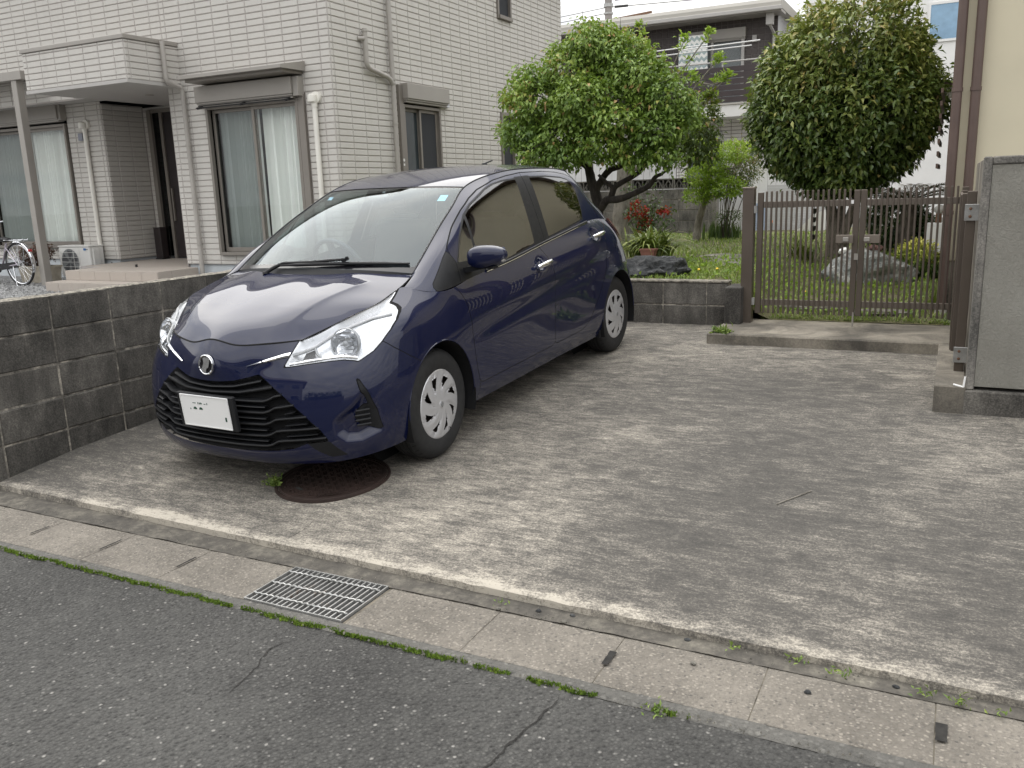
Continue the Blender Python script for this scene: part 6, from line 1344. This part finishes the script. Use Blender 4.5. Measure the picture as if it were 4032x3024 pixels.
    # tail of the wiper: none; wheel wells
    for cy in (0, 2.51):
        V = []; Fq = []; A = np.linspace(-.35, math.pi+.35, 30)
        for a in A:
            for x in (.838, .80, .50): V.append((sd*x, cy+.322*math.cos(a), .300+.349*math.sin(a)))
        Fq = [(i*3+j, i*3+3+j, i*3+4+j, i*3+1+j) for i in range(29) for j in range(2)]
        wl = MB().add(V, Fq).build('wheel_arch_liner', M['gap'], car, smooth=True)
        MB().add([(sd*.52, cy+.34*math.cos(a), .300+.36*math.sin(a)) for a in np.linspace(0, 2*math.pi, 30, endpoint=False)], [tuple(range(30))]).build('inner_wheel_well', M['gap'], wl)
        # rolled arch lip
        MB().tube([(sd*(.847 if cy else .846)-sd*.006*abs(math.cos(a))**2*2, cy+.319*math.cos(a), .300+.346*math.sin(a)) for a in np.linspace(.02, math.pi-.02, 40)], .0045, 6).build('arch_lip', M['paint'], car, smooth=True)
emit('shut_line', GAPS, M['gap'], car, both=True, push=.0012)
# hood, windscreen, roof
hp = grid_patch(Hg); hp = hp if hp.N[len(hp.N)//2][2] > 0 else grid_patch(Hg, True)
# pressed ridge lines
for s_ in (1, -1):
    ax_, ay, bx, by = .345, -.60, .497, -.14; X = np.abs(hp.V[:, 0]) if False else hp.V[:, 0]*s_
    t = np.clip((hp.V[:, 1]-ay)/(by-ay), 0, 1); xl = ax_+(bx-ax_)*t; dd = X-xl; wgt = np.clip((hp.V[:, 1]-ay)/.12, 0, 1)*np.clip((by+.05-hp.V[:, 1])/.10, 0, 1)
    hp.V[:, 2] += wgt*.011*np.where(dd > 0, np.exp(-dd/.020), np.exp(dd/.11))
hp = grid_patch(hp.V.reshape(Hg.shape), not (grid_patch(Hg).N[100][2] > 0))
hood = emit('hood', hp, M['paint'], car)
nr = 10*2*4
tp = grid_patch(Tg[nr:]); tp = tp if tp.N[500][2] > 0 else grid_patch(Tg[nr:], True); emit('roof', tp, M['paint'], car)
wsg = Tg[:nr+1]; wp = grid_patch(wsg); wp = wp if wp.N[500][2] > 0 else grid_patch(wsg, True)
# frit: ceramic border of the screen
rN, cN = wsg.shape[:2]; rr_, cc_ = np.meshgrid(np.arange(rN)/(rN-1), np.arange(cN)/(cN-1)*2-1, indexing='ij'); rf, cf = rr_.ravel(), np.abs(cc_.ravel())
sfr = np.minimum.reduce([(1-cf)*.62-.020, (1-rf)*.9-.022, rf*.9-.035-.02*cf**4]); scr, frit = split(wp, lambda V: -sfr)
ws = emit('windscreen', scr, M['ws'], car); emit('windscreen_border', frit, M['gloss_black'], car)
edge = [tuple(p) for p in Hg[:, -1]]; front = [tuple(p) for p in Hg[0]]
MB().tube([(x, y-.001, z-.0035) for x, y, z in front], .0048, 6).build('hood_shut_line', M['gap'], car)
for sd in (1, -1): MB().tube([(sd*x, y, z-.002) for x, y, z in edge], .0034, 6).build('hood_shut_line', M['gap'], car)
rl = [tuple(p) for p in Tg[:, -1]]
for sd in (1, -1):
    MB().tube([(sd*(x+.001), y, z-.001) for x, y, z in rl[nr:-4]], .0042, 6).build('roof_moulding', M['black'], car, smooth=True)
    MB().tube([(sd*x, y, z-.0005) for x, y, z in rl[:nr+1]], .0050, 6).build('windscreen_seal', M['black'], car, smooth=True)
MB().tube([tuple(p) for p in Tg[nr]], .0036, 6).build('header_seal', M['gap'], car, smooth=True)
# cowl between hood and screen
V = []; n_ = 41
hb = Hg[-1]; tb = Tg[0]; hb = hb[np.linspace(0, len(hb)-1, n_).astype(int)]; tb = tb[np.linspace(0, len(tb)-1, n_).astype(int)]
for a, b in zip(hb, tb):
    V += [tuple(a+np.array([0, 0, -.004])), tuple(a*.55+b*.45+np.array([0, 0, -.022])), tuple(b+np.array([0, 0, -.001]))]
MB().add(V, [(i*3+j, i*3+3+j, i*3+4+j, i*3+1+j) for i in range(n_-1) for j in range(2)]).build('cowl_panel', M['black'], car, smooth=True)
# wiper
wi = MB().tube([(-.245, -.085, 1.003), (-.215, -.045, 1.026), (-.16, -.030, 1.048), (.05, -.022, 1.056), (.25, .012, 1.068)], [.011, .011, .0095, .0085, .007], 8).build('wiper_arm', M['black'], car, smooth=True)
MB().tube([(-.17+.77*t, -.040+.165*t**2.2, 1.037-.006*t**2+.010*math.sin(math.pi*t)) for t in np.linspace(0, 1, 14)], [.006]*2+[.010]*10+[.007]*2, 8).build('wiper_blade', M['black'], wi, smooth=True)
q = MB(); q.bar((.245, .002, 1.055), (.275, .018, 1.078), .016, .02); q.build('wiper_clip', M['black'], wi)
MB().lathe([(0, .012), (.014, .01), (.018, 0)], 14, Matrix.Translation((-.247, -.087, .998))).build('wiper_pivot', M['black'], wi)
# grille slats
def gy(x, z, off=0):
    SV = SH['F'].reshape(-1, 3); d = np.hypot(SV[:, 0]-abs(x), SV[:, 2]-z)+np.where(SV[:, 1] < -.2, 0, 9); ii = np.argsort(d)[:5]; wt = 1/(d[ii]+.003); return float((SV[ii, 1]*wt).sum()/wt.sum())-off
def xmax(z):
    E_ = [(.284, .620), (.324, .594), (.422, .517), (.512, .431), (.580, .352), (.611, .290), (.54, .270), (.45, .258)]
    for (a, b), (c_, d) in zip(E_[:-1], E_[1:]):
        if d <= z <= b: return a+(c_-a)*(b-z)/(b-d+1e-9)
    return .28 if z > .6 else .45
gb = emit('grille', grilP, M['gap'], car, both=True, push=rim_push(grilP, .040, .012))
def slatbar(pts, hgt, dep, name='slat'):
    """pts: (x, z); a blade with a front edge, upper and lower faces"""
    V = []; Fq = []
    for x, z in pts:
        y = gy(x, z); V += [(x, y-.004, z), (x, y+dep, z+hgt*.55), (x, y+dep, z-hgt*.55), (x, y-.001, z-hgt*.30), (x, y-.001, z+hgt*.30)]
    for i in range(len(pts)-1):
        o = i*5
        for a, b in ((0, 4), (4, 1), (3, 0), (2, 3)): Fq.append((o+a, o+5+a, o+5+b, o+b))
    return MB().add(V, Fq).build(name, M['black'], gb, smooth=True, angle=30)
def dense(P, k=5):
    out = []
    for (a, b), (c_, d) in zip(P[:-1], P[1:]):
        for t in np.linspace(0, 1, k, endpoint=False): out.append((a+(c_-a)*t, b+(d-b)*t))
    return out+[P[-1]]
slatbar(dense([(-.30, .588), (-.15, .560), (0, .552), (.15, .560), (.30, .588)]), .016, .03)
slatbar(dense([(-.36, .560), (-.18, .532), (0, .525), (.18, .532), (.36, .560)]), .022, .03)
for z in (.492, .436, .378, .320, .268):
    R_ = []
    za = z+.030; xe = max(.40, xmax(min(.60, za))-.006)
    R_ = [(.0, z), (.15, z), (.315, z+.002), (.345, z+.010), (.375, z+.026), (.405, za), (xe, za+.010)]
    slatbar(dense(mir([(a, b, 0) for a, b in R_]) and [(-a, b) for a, b in R_[::-1]] + R_[1:], 4), .017, .032)
for z in (.465, .408, .350, .295):
    slatbar(dense([(-.325, z), (-.15, z), (0, z), (.15, z), (.325, z)], 4), .009, .032, 'thin_slat')
    for s_ in (-1, 1):
        xe = xmax(min(.6, z+.04))-.02
        if xe > .44: slatbar(dense([(s_*.425, z+.026), (s_*xe, z+.034)], 4), .006, .028, 'thin_slat')
# badge
bc = Vector((0, gy(0, .663)-.006, .664)); bn = Vector((0, -1, .10)).normalized(); BM = Matrix.Translation(bc) @ Matrix(((1, 0, 0, 0), (0, bn.z*1.0, bn.y, 0), (0, -bn.y, bn.z, 0), (0, 0, 0, 1)))
bd = MB().lathe([(0, -.002), (.047, -.002), (.047, -.010)], 40, BM).build('badge', M['gloss_black'], car, smooth=True)
MB().lathe([(.0415, 0), (.043, .005), (.0465, .007), (.050, .004), (.0508, -.006)], 48, BM).build('badge_ring', M['chrome'], bd, smooth=True)
pl = [(-.0165, .034), (.0, .0385), (.020, .034), (.0295, .029), (.026, .010), (.0185, -.012), (.0045, -.020), (.001, -.032), (-.004, -.0435), (-.0165, -.042), (-.0285, -.037), (-.0235, -.014), (-.0125, .008)]
MB().prism(pl, lambda a, b, h: BM @ Vector((a, b, h)), -.001, .0055).build('badge_mark', M['chrome'], bd)
# number plate
PM = Matrix.Translation((0, -.842, .4365)) @ Matrix.Rotation(R(3), 4, 'X')
np_ = MB(); np_.v = []; np_.box(-.195, .195, -.012, .010, -.092, .088, .004); np_.v = [tuple(PM @ Vector(v)) for v in np_.v]; nf = np_.build('number_plate_holder', M['black'], car)
q = MB(); q.box(-.165, .165, -.016, -.0125, -.0825, .0825, .002); q.v = [tuple(PM @ Vector(v)) for v in q.v]; pl_ = q.build('number_plate', M['plate'], car)
q = MB()
for (a0, a1, b0, b1) in ((-.165, .165, .077, .082), (-.165, .165, -.082, -.077), (-.165, -.160, -.077, .077), (.160, .165, -.077, .077)): q.box(a0, a1, -.0185, -.0162, b0, b1)
q.v = [tuple(PM @ Vector(v)) for v in q.v]; q.build('plate_rim', M['plate'], pl_)
q = MB()   # the scraps of lettering that are left readable
for (a, b, w_, h) in ((-.082, .0395, .022, .003), (-.046, .036, .004, .010), (-.036, .036, .004, .010), (-.026, .036, .004, .010), (-.036, .040, .020, .003), (-.004, .038, .012, .003), (.016, .037, .004, .010), (-.105, .004, .004, .008), (.128, -.040, .010, .022)): q.box(a, a+w_, -.0172, -.0161, b, b+h)
for cx_ in (-.07, -.03): q.add([(cx_+.013*math.cos(a), -.0168, .008+.013*math.sin(a)) for a in np.linspace(0, math.pi, 10)], [tuple(range(10))])
q.v = [tuple(PM @ Vector(v)) for v in q.v]; q.build('plate_lettering', M['plate_ink'], pl_, kind='stuff')
# wheels
def wheel(x, y, sd, steer=0):
    Wm = Matrix.Translation((x, y, .298)) @ Matrix.Rotation(steer, 4, 'Z') @ Matrix.Rotation(R(90)*sd, 4, 'Y')   # local z -> outwards
    rim = MB().lathe([(.02, -.06), (.05, -.055), (.13, -.05), (.165, -.03), (.178, -.02), (.178, -.16), (.150, -.165)], 40, Wm).build('wheel', M['steelwheel'], car, smooth=True, angle=40)
    pr = [(.184, -.012), (.188, -.004), (.200, .001), (.230, .006), (.258, .004), (.276, -.004), (.287, -.016), (.293, -.026), (.2955, -.036)]
    body = pr[:]
    for k in range(4):
        h = -.038-.0285*k; body += [(.2975, h), (.2985, h-.020), (.2905, h-.0215), (.2905, h-.0265)] if k < 3 else [(.2975, h), (.2965, h-.02)]
    body += [(.293, -.155), (.285, -.165), (.26, -.178), (.22, -.18), (.185, -.17)]
    tm = MB().lathe(body, 72, Wm)
    # shoulder sipes
    q = tm; nf0 = len(tm.f)
    for k in range(44):
        a = 2*math.pi*k/44
        for h0, h1, r0, r1 in ((-.014, -.034, .2875, .2970), (-.146, -.162, .297, .288)):
            pts = [Wm @ Vector((r*math.cos(a+da), r*math.sin(a+da), h)) for (h, r) in ((h0, r0+.0012), (h1, r1+.0012)) for da in (-.008, .008)]
            q.add([tuple(p) for p in pts], [(0, 1, 3, 2)])
    ty = tm.build('tyre', M['tyre'], rim, smooth=True, angle=28); ty.data.materials.append(M['gap'])
    for i_ in range(nf0, len(ty.data.polygons)): ty.data.polygons[i_].material_index = 1
    # wheel cover: eight swept blades with slots between
    nr_, na = 26, 8*18; V = []; Rg = np.linspace(.020, .194, nr_); th = np.linspace(0, 2*math.pi, na, endpoint=False); sec = 2*math.pi/8
    g = np.zeros((nr_, na+1, 3)); UV = np.zeros((nr_, na+1, 2))
    for i, r in enumerate(Rg):
        for j in range(na+1):
            a = 2*math.pi*j/na; tw = -.60*max(0, (r-.03)/.16)**1.0; u = ((a-tw*sd)/sec*sd) % 1.0; f = max(0, min(1, (r-.045)/.05))*max(0, min(1, (.192-r)/.022))
            h = .010+.012*(1-((r)/.194)**2) + f*(.014*(u-.5) - .010*np.exp(-((u-.93)/.07)**2)-.010*np.exp(-((u+.07)/.07)**2)+.004*np.sin(u*6.28))
            if r > .186: h -= (r-.186)*1.2
            g[i, j] = Wm @ Vector((r*math.cos(a), r*math.sin(a), h-.012)); UV[i, j] = (r, u)
    P = grid_patch(g, sd < 0); uv = UV.reshape(-1, 2)
    # slots: on the trailing side of each blade
    s1 = np.maximum(np.abs(uv[:, 0]-.122)-.031, (np.abs(((uv[:, 1]-.90+.5) % 1)-.5)-.14)*sec*uv[:, 0]-.008*(uv[:, 0]-.122)/.03)
    hole, P = split(P, lambda V: s1)
    cp = emit('wheel_cover', P, M['cap'], rim); 
    MB().lathe([(.0, .016), (.018, .015), (.023, .012), (.024, .006)], 24, Wm @ Matrix.Translation((0, 0, -.002))).build('cover_badge', M['cap'], rim, smooth=True, angle=30)
    q = MB(); q.lathe([(.010, .017), (.013, .0182), (.0155, .017)], 20, Wm @ Matrix.Translation((0, 0, -.002)) @ Matrix.Diagonal((1, .72, 1, 1))); q.lathe([(.003, .0172), (.005, .0182), (.007, .0172)], 14, Wm @ Matrix.Translation((0, 0, -.002)) @ Matrix.Diagonal((1, 1.7, 1, 1))); q.build('badge_relief', M['lampgrey'], rim, smooth=True)
    MB().tube([Wm @ Vector((.150, .07, .006)), Wm @ Vector((.165, .076, .012))], .0035, 6).build('valve', M['rubber'], rim)
for sd in (1, -1):
    wheel(sd*.806, 0, sd, R(2)); wheel(sd*.806, 2.51, sd)
# floor pan, interior
q = MB(); q.box(-.74, .74, -.45, 2.85, .20, .24); q.box(-.50, .50, -.55, .45, .24, .66); q.box(-.72, .72, .5, 2.9, .24, .30); q.build('floor_pan', M['gap'], car)
q = MB(); V = []; xs_ = np.linspace(-.70, .70, 15)
for x in xs_:
    e = 1-(abs(x)/.72)**6; V += [(x, .02+.12*(x/.7)**2, .955), (x, .14+.10*(x/.7)**2, .985+.01*e), (x, .34, .975+.035*math.exp(-((x+.36)/.2)**2)), (x, .52, .93+.03*math.exp(-((x+.36)/.2)**2)), (x, .60, .84), (x, .60, .45)]
q.add(V, [(i*6+j, i*6+6+j, i*6+7+j, i*6+1+j) for i in range(14) for j in range(5)]); q.build('dashboard', M['dash'], car, smooth=True, angle=60)
SW = Matrix.Translation((-.37, .70, .93)) @ Matrix.Rotation(R(-65), 4, 'X')
q = MB(); q.tube([SW @ Vector((.185*math.cos(a), .185*math.sin(a), 0)) for a in np.linspace(0, 2*math.pi, 32, endpoint=False)], .015, 8, closed=True)
for a in (0, 2.6, 4.7): q.bar(SW @ Vector((0, 0, -.01)), SW @ Vector((.18*math.cos(a), .18*math.sin(a), 0)), .04, .02)
q.build('steering_wheel', M['dash'], car, smooth=True, angle=50)
def seat(x, y, wd=.25):
    q = MB(); q.box(x-wd, x+wd, y-.28, y+.25, .42, .60, .06)
    bk = MB(); bk.box(-wd, wd, -.07, .07, 0, .62, .06); Mx = Matrix.Translation((x, y+.24, .56)) @ Matrix.Rotation(R(-18), 4, 'X'); bk.v = [tuple(Mx @ Vector(v)) for v in bk.v]
    hr = MB(); hr.box(-.13, .13, -.045, .045, .66, .84, .035); hr.v = [tuple(Mx @ Vector(v)) for v in hr.v]
    s_ = q.build('seat', M['seat'], car, smooth=True, angle=50); bk.build('backrest', M['seat'], s_, smooth=True, angle=50); hr.build('headrest', M['seat'], s_, smooth=True, angle=50)
seat(.37, 1.05); seat(-.37, 1.05); seat(-.36, 1.92, .30); seat(.36, 1.92, .30)
q = MB(); q.box(-.11, .11, .80, .83, 1.27, 1.33, .01); q.bar((0, .80, 1.33), (0, .76, 1.38), .02, .02); q.build('rear_view_mirror', M['gloss_black'], car)
q = MB(); q.box(-.06, .06, .66, .76, 1.335, 1.365, .01); q.build('sensor_housing', M['gloss_black'], car)
def decal(cx, cy, cz_, w_, h, mat, name):
    n_ = Vector((0, -.55, .83)); u = Vector((1, 0, 0)); v = n_.cross(u); c = Vector((cx, cy, cz_))
    MB().add([tuple(c+u*a*w_/2+v*b*h/2) for a, b in ((-1, -1), (1, -1), (1, 1), (-1, 1))], [(0, 1, 2, 3)]).build(name, mat, ws)
decal(.452, .728, 1.335, .055, .055, plain('pale_blue_sticker', (.25, .55, .75), .6, 0, .5, 60), 'inspection_sticker'); decal(-.405, .728, 1.352, .032, .032, plain('white_blue_sticker', (.45, .65, .75), .6, 0, .3, 80), 'inspection_sticker')
q = MB(); q.lathe([(0, .03), (.018, .026), (.03, 0)], 12, Matrix.Translation((-.05, 2.10, 1.472))); q.tube([(-.05, 2.10, 1.495), (-.05, 2.22, 1.512)], .006, 8); q.build('antenna', M['black'], car, smooth=True)
# rubber flap and mud guard behind the rear wheel
q = MB(); q.box(.62, .815, 2.16, 2.185, .185, .26); q.build('mud_flap', M['black'], car); q = MB(); q.box(-.815, -.62, 2.16, 2.185, .185, .26); q.build('mud_flap', M['black'], car)
del car['_local']
# ================================================================ SMALL THINGS
# air conditioner outdoor unit
M['acwhite'] = plain('ac_white', (.70, .69, .66), .5, 0, .04, 4); M['acgrey'] = plain('ac_grey_fan', (.20, .21, .21), .6)
t = thing('air_conditioner_unit', 'white air conditioner outdoor unit beside the tiled doorstep', 'air conditioner', (-13.2, 9.9, .33))
ax0, ax1, ay0, ay1, az0, az1 = -13.62, -12.84, 9.75, 10.03, .335, .845
MB().box(ax0, ax1, ay0+.012, ay1, az0, az1-.012, .012).build('cabinet', M['acwhite'], t); MB().box(ax0-.008, ax1+.008, ay0, ay1+.008, az1-.011, az1+.008, .006).build('lid', M['acwhite'], t)
fc = Matrix.Translation((-13.355, ay0+.010, .585)) @ Matrix.Rotation(R(90), 4, 'X')
MB().lathe([(0, .0), (.215, .0), (.215, .004)], 36, fc).build('fan_opening', M['acgrey'], t)
q = MB()
for k in range(5):
    a = k*2*math.pi/5; q.add([fc @ Vector((r*math.cos(a+b), r*math.sin(a+b), .006)) for r, b in ((.04, 0), (.19, -.15), (.20, .55), (.05, .6))], [(0, 1, 2, 3)])
q.build('fan_blade', plain('fan_dark', (.07, .07, .075), .6), t)
for z in (.42, .50, .58, .66, .74): MB().tube([(ax0+.03, ay0-.004, z), (-13.10, ay0-.004, z)], .0035, 5).build('guard_wire', M['acwhite'], t)
for x in (ax0+.03, -13.24, -13.10): MB().tube([(x, ay0-.004, .36), (x, ay0-.004, .81)], .0035, 5).build('guard_wire', M['acwhite'], t)
MB().box(-12.985+.0, -12.93, ay0+.004, ay0+.011, .775, .81).build('maker_badge', plain('blue_badge', (.04, .16, .42), .4), t); MB().box(-12.925, -12.885, ay0+.006, ay0+.011, .785, .80).build('badge_lettering', M['acgrey'], t)
MB().box(ax1+.001, ax1+.03, 9.80, 9.93, .40, .80, .012).build('valve_cover', M['acwhite'], t); MB().box(-13.30, -13.24, ay0-.002, ay0+.009, .345, .375).build('warning_label', plain('orange_blue_label', (.7, .15, .08), .5), t)
for x in (-13.5, -12.95): MB().box(x-.04, x+.04, 9.72, 10.05, .27, .334).build('foot', M['found'], t)
m = MB(); m.tube([(-12.80, 9.93, .47), (-12.74, 9.95, .43), (-12.66, 9.98, .45), (-12.64, 10.02, .55)], .03, 8); m.build('hose', M['rubber'], t, smooth=True)
# umbrella stand by the door
t = thing('umbrella_stand', 'dark perforated umbrella stand by the front door', 'umbrella stand', (-12.26, 10.75, .56)); MB().box(-12.345, -12.185, 10.68, 10.82, .575, 1.085, .006).build('basket', M['door'], t); MB().box(-12.355, -12.175, 10.67, 10.83, .557, .574).build('base', M['rubber'], t); MB().box(-12.35, -12.18, 10.675, 10.825, 1.086, 1.10, .004).build('rim', M['door'], t)
# planter
M['planter'] = plain('cream_planter', (.40, .36, .29), .8, 0, .2, 9)
t = thing('planter_box', 'cream planter box with brownish shrub behind the terrace post', 'planter', (-13.2, 9.3, .28)); m = MB(); V = []
for z, s_ in ((.285, .88), (.53, .98), (.53, 1.04), (.56, 1.04), (.56, .96), (.50, .94)): V += [(-13.55+a*.37*s_, 9.32+b*.14*s_, z) for a, b in ((-1, -1), (1, -1), (1, 1), (-1, 1))]
m.add(V, [(i*4+j, i*4+(j+1) % 4, i*4+4+(j+1) % 4, i*4+4+j) for i in range(5) for j in range(4)]); m.build('box', M['planter'], t); MB().box(-13.88, -13.23, 9.2, 9.44, .46, .51).build('soil', M['soil'], t)
crown('shrub', [((-13.75, 9.32, .70), (.2, .16, .13)), ((-13.42, 9.32, .76), (.13, .13, .15))], 'leaf_purple', t, 170, 7, .05, .03, .5, seed=33, spread=.03)
m = MB()
for k in range(12): x = -13.82+.05*k; m.tube([(x, 9.32, .5), (x+.03*rng.normal(), 9.32, .75)], .006, 5)
m.build('stems', M['bark_mid'], t)
# bicycle, only its rear half stands in the picture
M['bike'] = plain('lilac_silver_frame', (.45, .41, .46), .28, .7, .05)
bx, by, bz = -13.36, 8.86, .62; t = thing('bicycle', 'silver town bicycle with rear rack parked at the left edge', 'bicycle', (bx, by, .28))
def bwheel(x):
    r_ = .335; q = MB().tube([(x+r_*math.cos(a), by, bz+r_*math.sin(a)) for a in np.linspace(0, 2*math.pi, 40, endpoint=False)], .019, 8, closed=True).build('wheel', M['rubber'], t, smooth=True)
    MB().tube([(x+.312*math.cos(a), by, bz+.312*math.sin(a)) for a in np.linspace(0, 2*math.pi, 40, endpoint=False)], .011, 6, closed=True).build('rim', M['chrome'], q, smooth=True)
    s_ = MB()
    for k in range(28):
        a = k*2*math.pi/28; s_.tube([(x+.03*math.cos(a+.9*(-1)**k), by+.02*(-1)**k, bz+.03*math.sin(a+.9*(-1)**k)), (x+.308*math.cos(a), by, bz+.308*math.sin(a))], .0016, 4)
    s_.build('spokes', M['chrome'], q); MB().tube([(x, by-.05, bz), (x, by+.05, bz)], .025, 10).build('hub', M['chrome'], q, smooth=True)
bwheel(bx); bwheel(bx-1.10)
q = MB()
for pts, r_ in (([(bx, by-.05, bz), (bx-.46, by-.03, bz-.05)], .010), ([(bx, by+.05, bz), (bx-.46, by+.03, bz-.05)], .010), ([(bx, by-.05, bz), (bx-.28, by-.02, bz+.28)], .008), ([(bx, by+.05, bz), (bx-.28, by+.02, bz+.28)], .008), ([(bx-.46, by, bz-.05), (bx-.27, by, bz+.34)], .016), ([(bx-.46, by, bz-.05), (bx-.62, by, bz+.0), (bx-.80, by, bz+.18), (bx-.90, by, bz+.38)], .022), ([(bx-.90, by, bz+.34), (bx-.86, by, bz+.60)], .015), ([(bx-.92, by, bz+.36), (bx-1.03, by, bz+.05), (bx-1.10, by, bz)], .014)): q.tube(pts, r_, 8)
q.build('frame', M['bike'], t, smooth=True)
q = MB(); A = np.linspace(-.35, 2.6, 26); V = []
for a in A:
    for k, (dr_, dy) in enumerate(((.0, -.028), (.016, -.018), (.020, 0), (.016, .018), (.0, .028))): V.append((bx+(.352+dr_)*math.cos(a), by+dy, bz+(.352+dr_)*math.sin(a)))
q.add(V, [(i*5+j, i*5+5+j, i*5+6+j, i*5+1+j) for i in range(25) for j in range(4)]); q.build('mudguard', M['chrome'], t, smooth=True)
q = MB()
for dy in (-.06, .06): q.tube([(bx-.26, by+dy, bz+.385), (bx+.20, by+dy, bz+.385), (bx+.23, by+dy*.6, bz+.40)], .006, 6); q.tube([(bx+.10, by+dy, bz+.385), (bx, by+dy*.9, bz+.02)], .005, 6)
for x in (-.2, -.05, .1): q.tube([(bx+x, by-.06, bz+.385), (bx+x, by+.06, bz+.385)], .005, 6)
q.build('rack', M['chrome'], t, smooth=True); MB().blob((bx-.30, by, bz+.395), (.13, .075, .04), 2, .15, 3).build('saddle', M['rubber'], t, smooth=True)
MB().box(bx+.29, bx+.315, by-.03, by+.03, bz+.20, bz+.24, .005).build('reflector', M['red'], t)
q = MB(); q.tube([(bx-.86, by, bz+.58), (bx-.84, by-.15, bz+.66), (bx-.66, by-.26, bz+.68), (bx-.50, by-.28, bz+.67)], .012, 8); q.tube([(bx-.86, by, bz+.58), (bx-.84, by+.15, bz+.66), (bx-.66, by+.26, bz+.68)], .012, 8); q.build('handlebar', M['chrome'], t, smooth=True)
q = MB(); q.tube([(bx-.30, by-.30, bz+.68), (bx-.22, by-.30, bz+.675), (bx-.13, by-.29, bz+.63)], [.012, .008, .005], 7); q.build('brake_lever', M['chrome'], t, smooth=True)
q = MB(); q.prism([(bx-.52+.09*math.cos(a), bz-.05+.09*math.sin(a)) for a in np.linspace(0, 2*math.pi, 20, endpoint=False)], lambda a, b, h: (a, h, b), by-.045, by-.03); q.bar((bx, by-.04, bz), (bx-.5, by-.04, bz-.05), .02, .10); q.build('chain_case', M['gloss_black'], t); MB().bar((bx-.46, by-.05, bz-.05), (bx-.56, by-.06, bz-.20), .02, .02).build('crank', M['chrome'], t); MB().tube([(bx-.06, by-.08, bz-.03), (bx+.03, by-.12, .285)], .007, 6).build('kickstand', M['chrome'], t)
# weeds and stones on the slab and in the gutter
def weed(x, y, z, n, r0, h, label, mat='leaf_lime', L=.022):
    P = np.stack([x+rng.normal(0, r0, n), y+rng.normal(0, r0*.7, n), z+np.abs(rng.normal(0, h*.5, n))], 1); d = unit(n); d[:, 2] = np.abs(d[:, 2])+.2
    o = leaf_mesh('weed', P, d, unit(n)+np.array([0, 0, 1.]), L*rng.uniform(.6, 1.2, n), L*.32, rng.uniform(0, .7, n), mat, None); return tag(o, label, 'weed')
weed(-3.035, 3.19, .06, 170, .024, .05, 'leafy green weed growing at the manhole rim', 'grass', .026)
zs = -.026
for x, y, n, l in ((-.56, 2.655, 10, 'tiny weed tuft beside the gutter joint left of centre'), (-.36, 2.66, 18, 'small upright weed against the slab edge'), (-.22, 2.63, 22, 'spreading little weed in the gutter seam'), (.02, 2.62, 20, 'grassy weed in the gutter right of the spreading one'), (.11, 2.61, 26, 'largest gutter weed near the right hand hole'), (.22, 2.60, 8, 'last little gutter weed at the right edge'), (-1.42, 2.63, 10, 'pinch of green at the joint right of the grating')): weed(x, y, zs, n, .018, .02, l, 'grass', .022)
weed(-.70, 2.225, -.035, 30, .03, .012, 'thin grass tuft at the asphalt edge near the right', 'grass', .022); weed(-4.72, 2.80, -.02, 60, .03, .05, 'green weed at the foot of the block wall end', 'grass', .03)
weed(-1.60, 6.80, .34, 150, .035, .03, 'dry grass tuft on the left corner of the gate step', 'grass', .05)
pm = [MB().blob((0, 0, 0), (.011, .009, .006), k, .3, 2).mesh('pebble', M['rock_dark' if k % 3 else 'flag'], True) for k in range(5)]
labs = ['grey pebble in the gutter at the joint right of the grating', 'bluish pebble in the mortar strip right of that joint', 'pale pebble beside the bluish one in the mortar strip', 'grey pebble on the lid stone seam near the middle', 'dark pebble against the slab edge right of the middle', 'black pebble on the third lid stone from the right', 'tiny black grit on the gutter towards the right', 'black round pebble in the gutter seam at the right']
for k, (x, y) in enumerate(((-1.425, 2.605), (-1.28, 2.65), (-1.15, 2.665), (-1.16, 2.61), (-.72, 2.66), (-.66, 2.52), (-.30, 2.50), (-.06, 2.635))):
    tag(link('pebble', pm[k % 5], None, at=(x, y, -.026)), labs[k], 'pebble', 'loose pebbles in the gutter')
rr = random.Random(9); st = MB()
for i in range(420):
    x = rr.uniform(-4.6, 1.2); y = rr.choice((rr.uniform(2.605, 2.68), rr.uniform(2.215, 2.25))); s_ = rr.uniform(.002, .0055); a = rr.random()*6
    st.add([(x+s_*math.cos(a+t_), y+s_*math.sin(a+t_), -.030) for t_ in (0, 1.6, 3.1, 4.7)] + [(x, y, -.028+s_)], [(0, 1, 4), (1, 2, 4), (2, 3, 4), (3, 0, 4)])
st.build('grit', M['flag'], None, kind='stuff')['label'] = 'fine grit lying in the gutter seams'
tag(MB().tube([(-.62, 3.75, drive_z(0, 3.75)+.004), (-.50, 3.95, drive_z(0, 3.95)+.004)], .003, 5).build('twig', M['bark_grey'], None), 'thin pale twig lying on the dark part of the slab', 'twig')
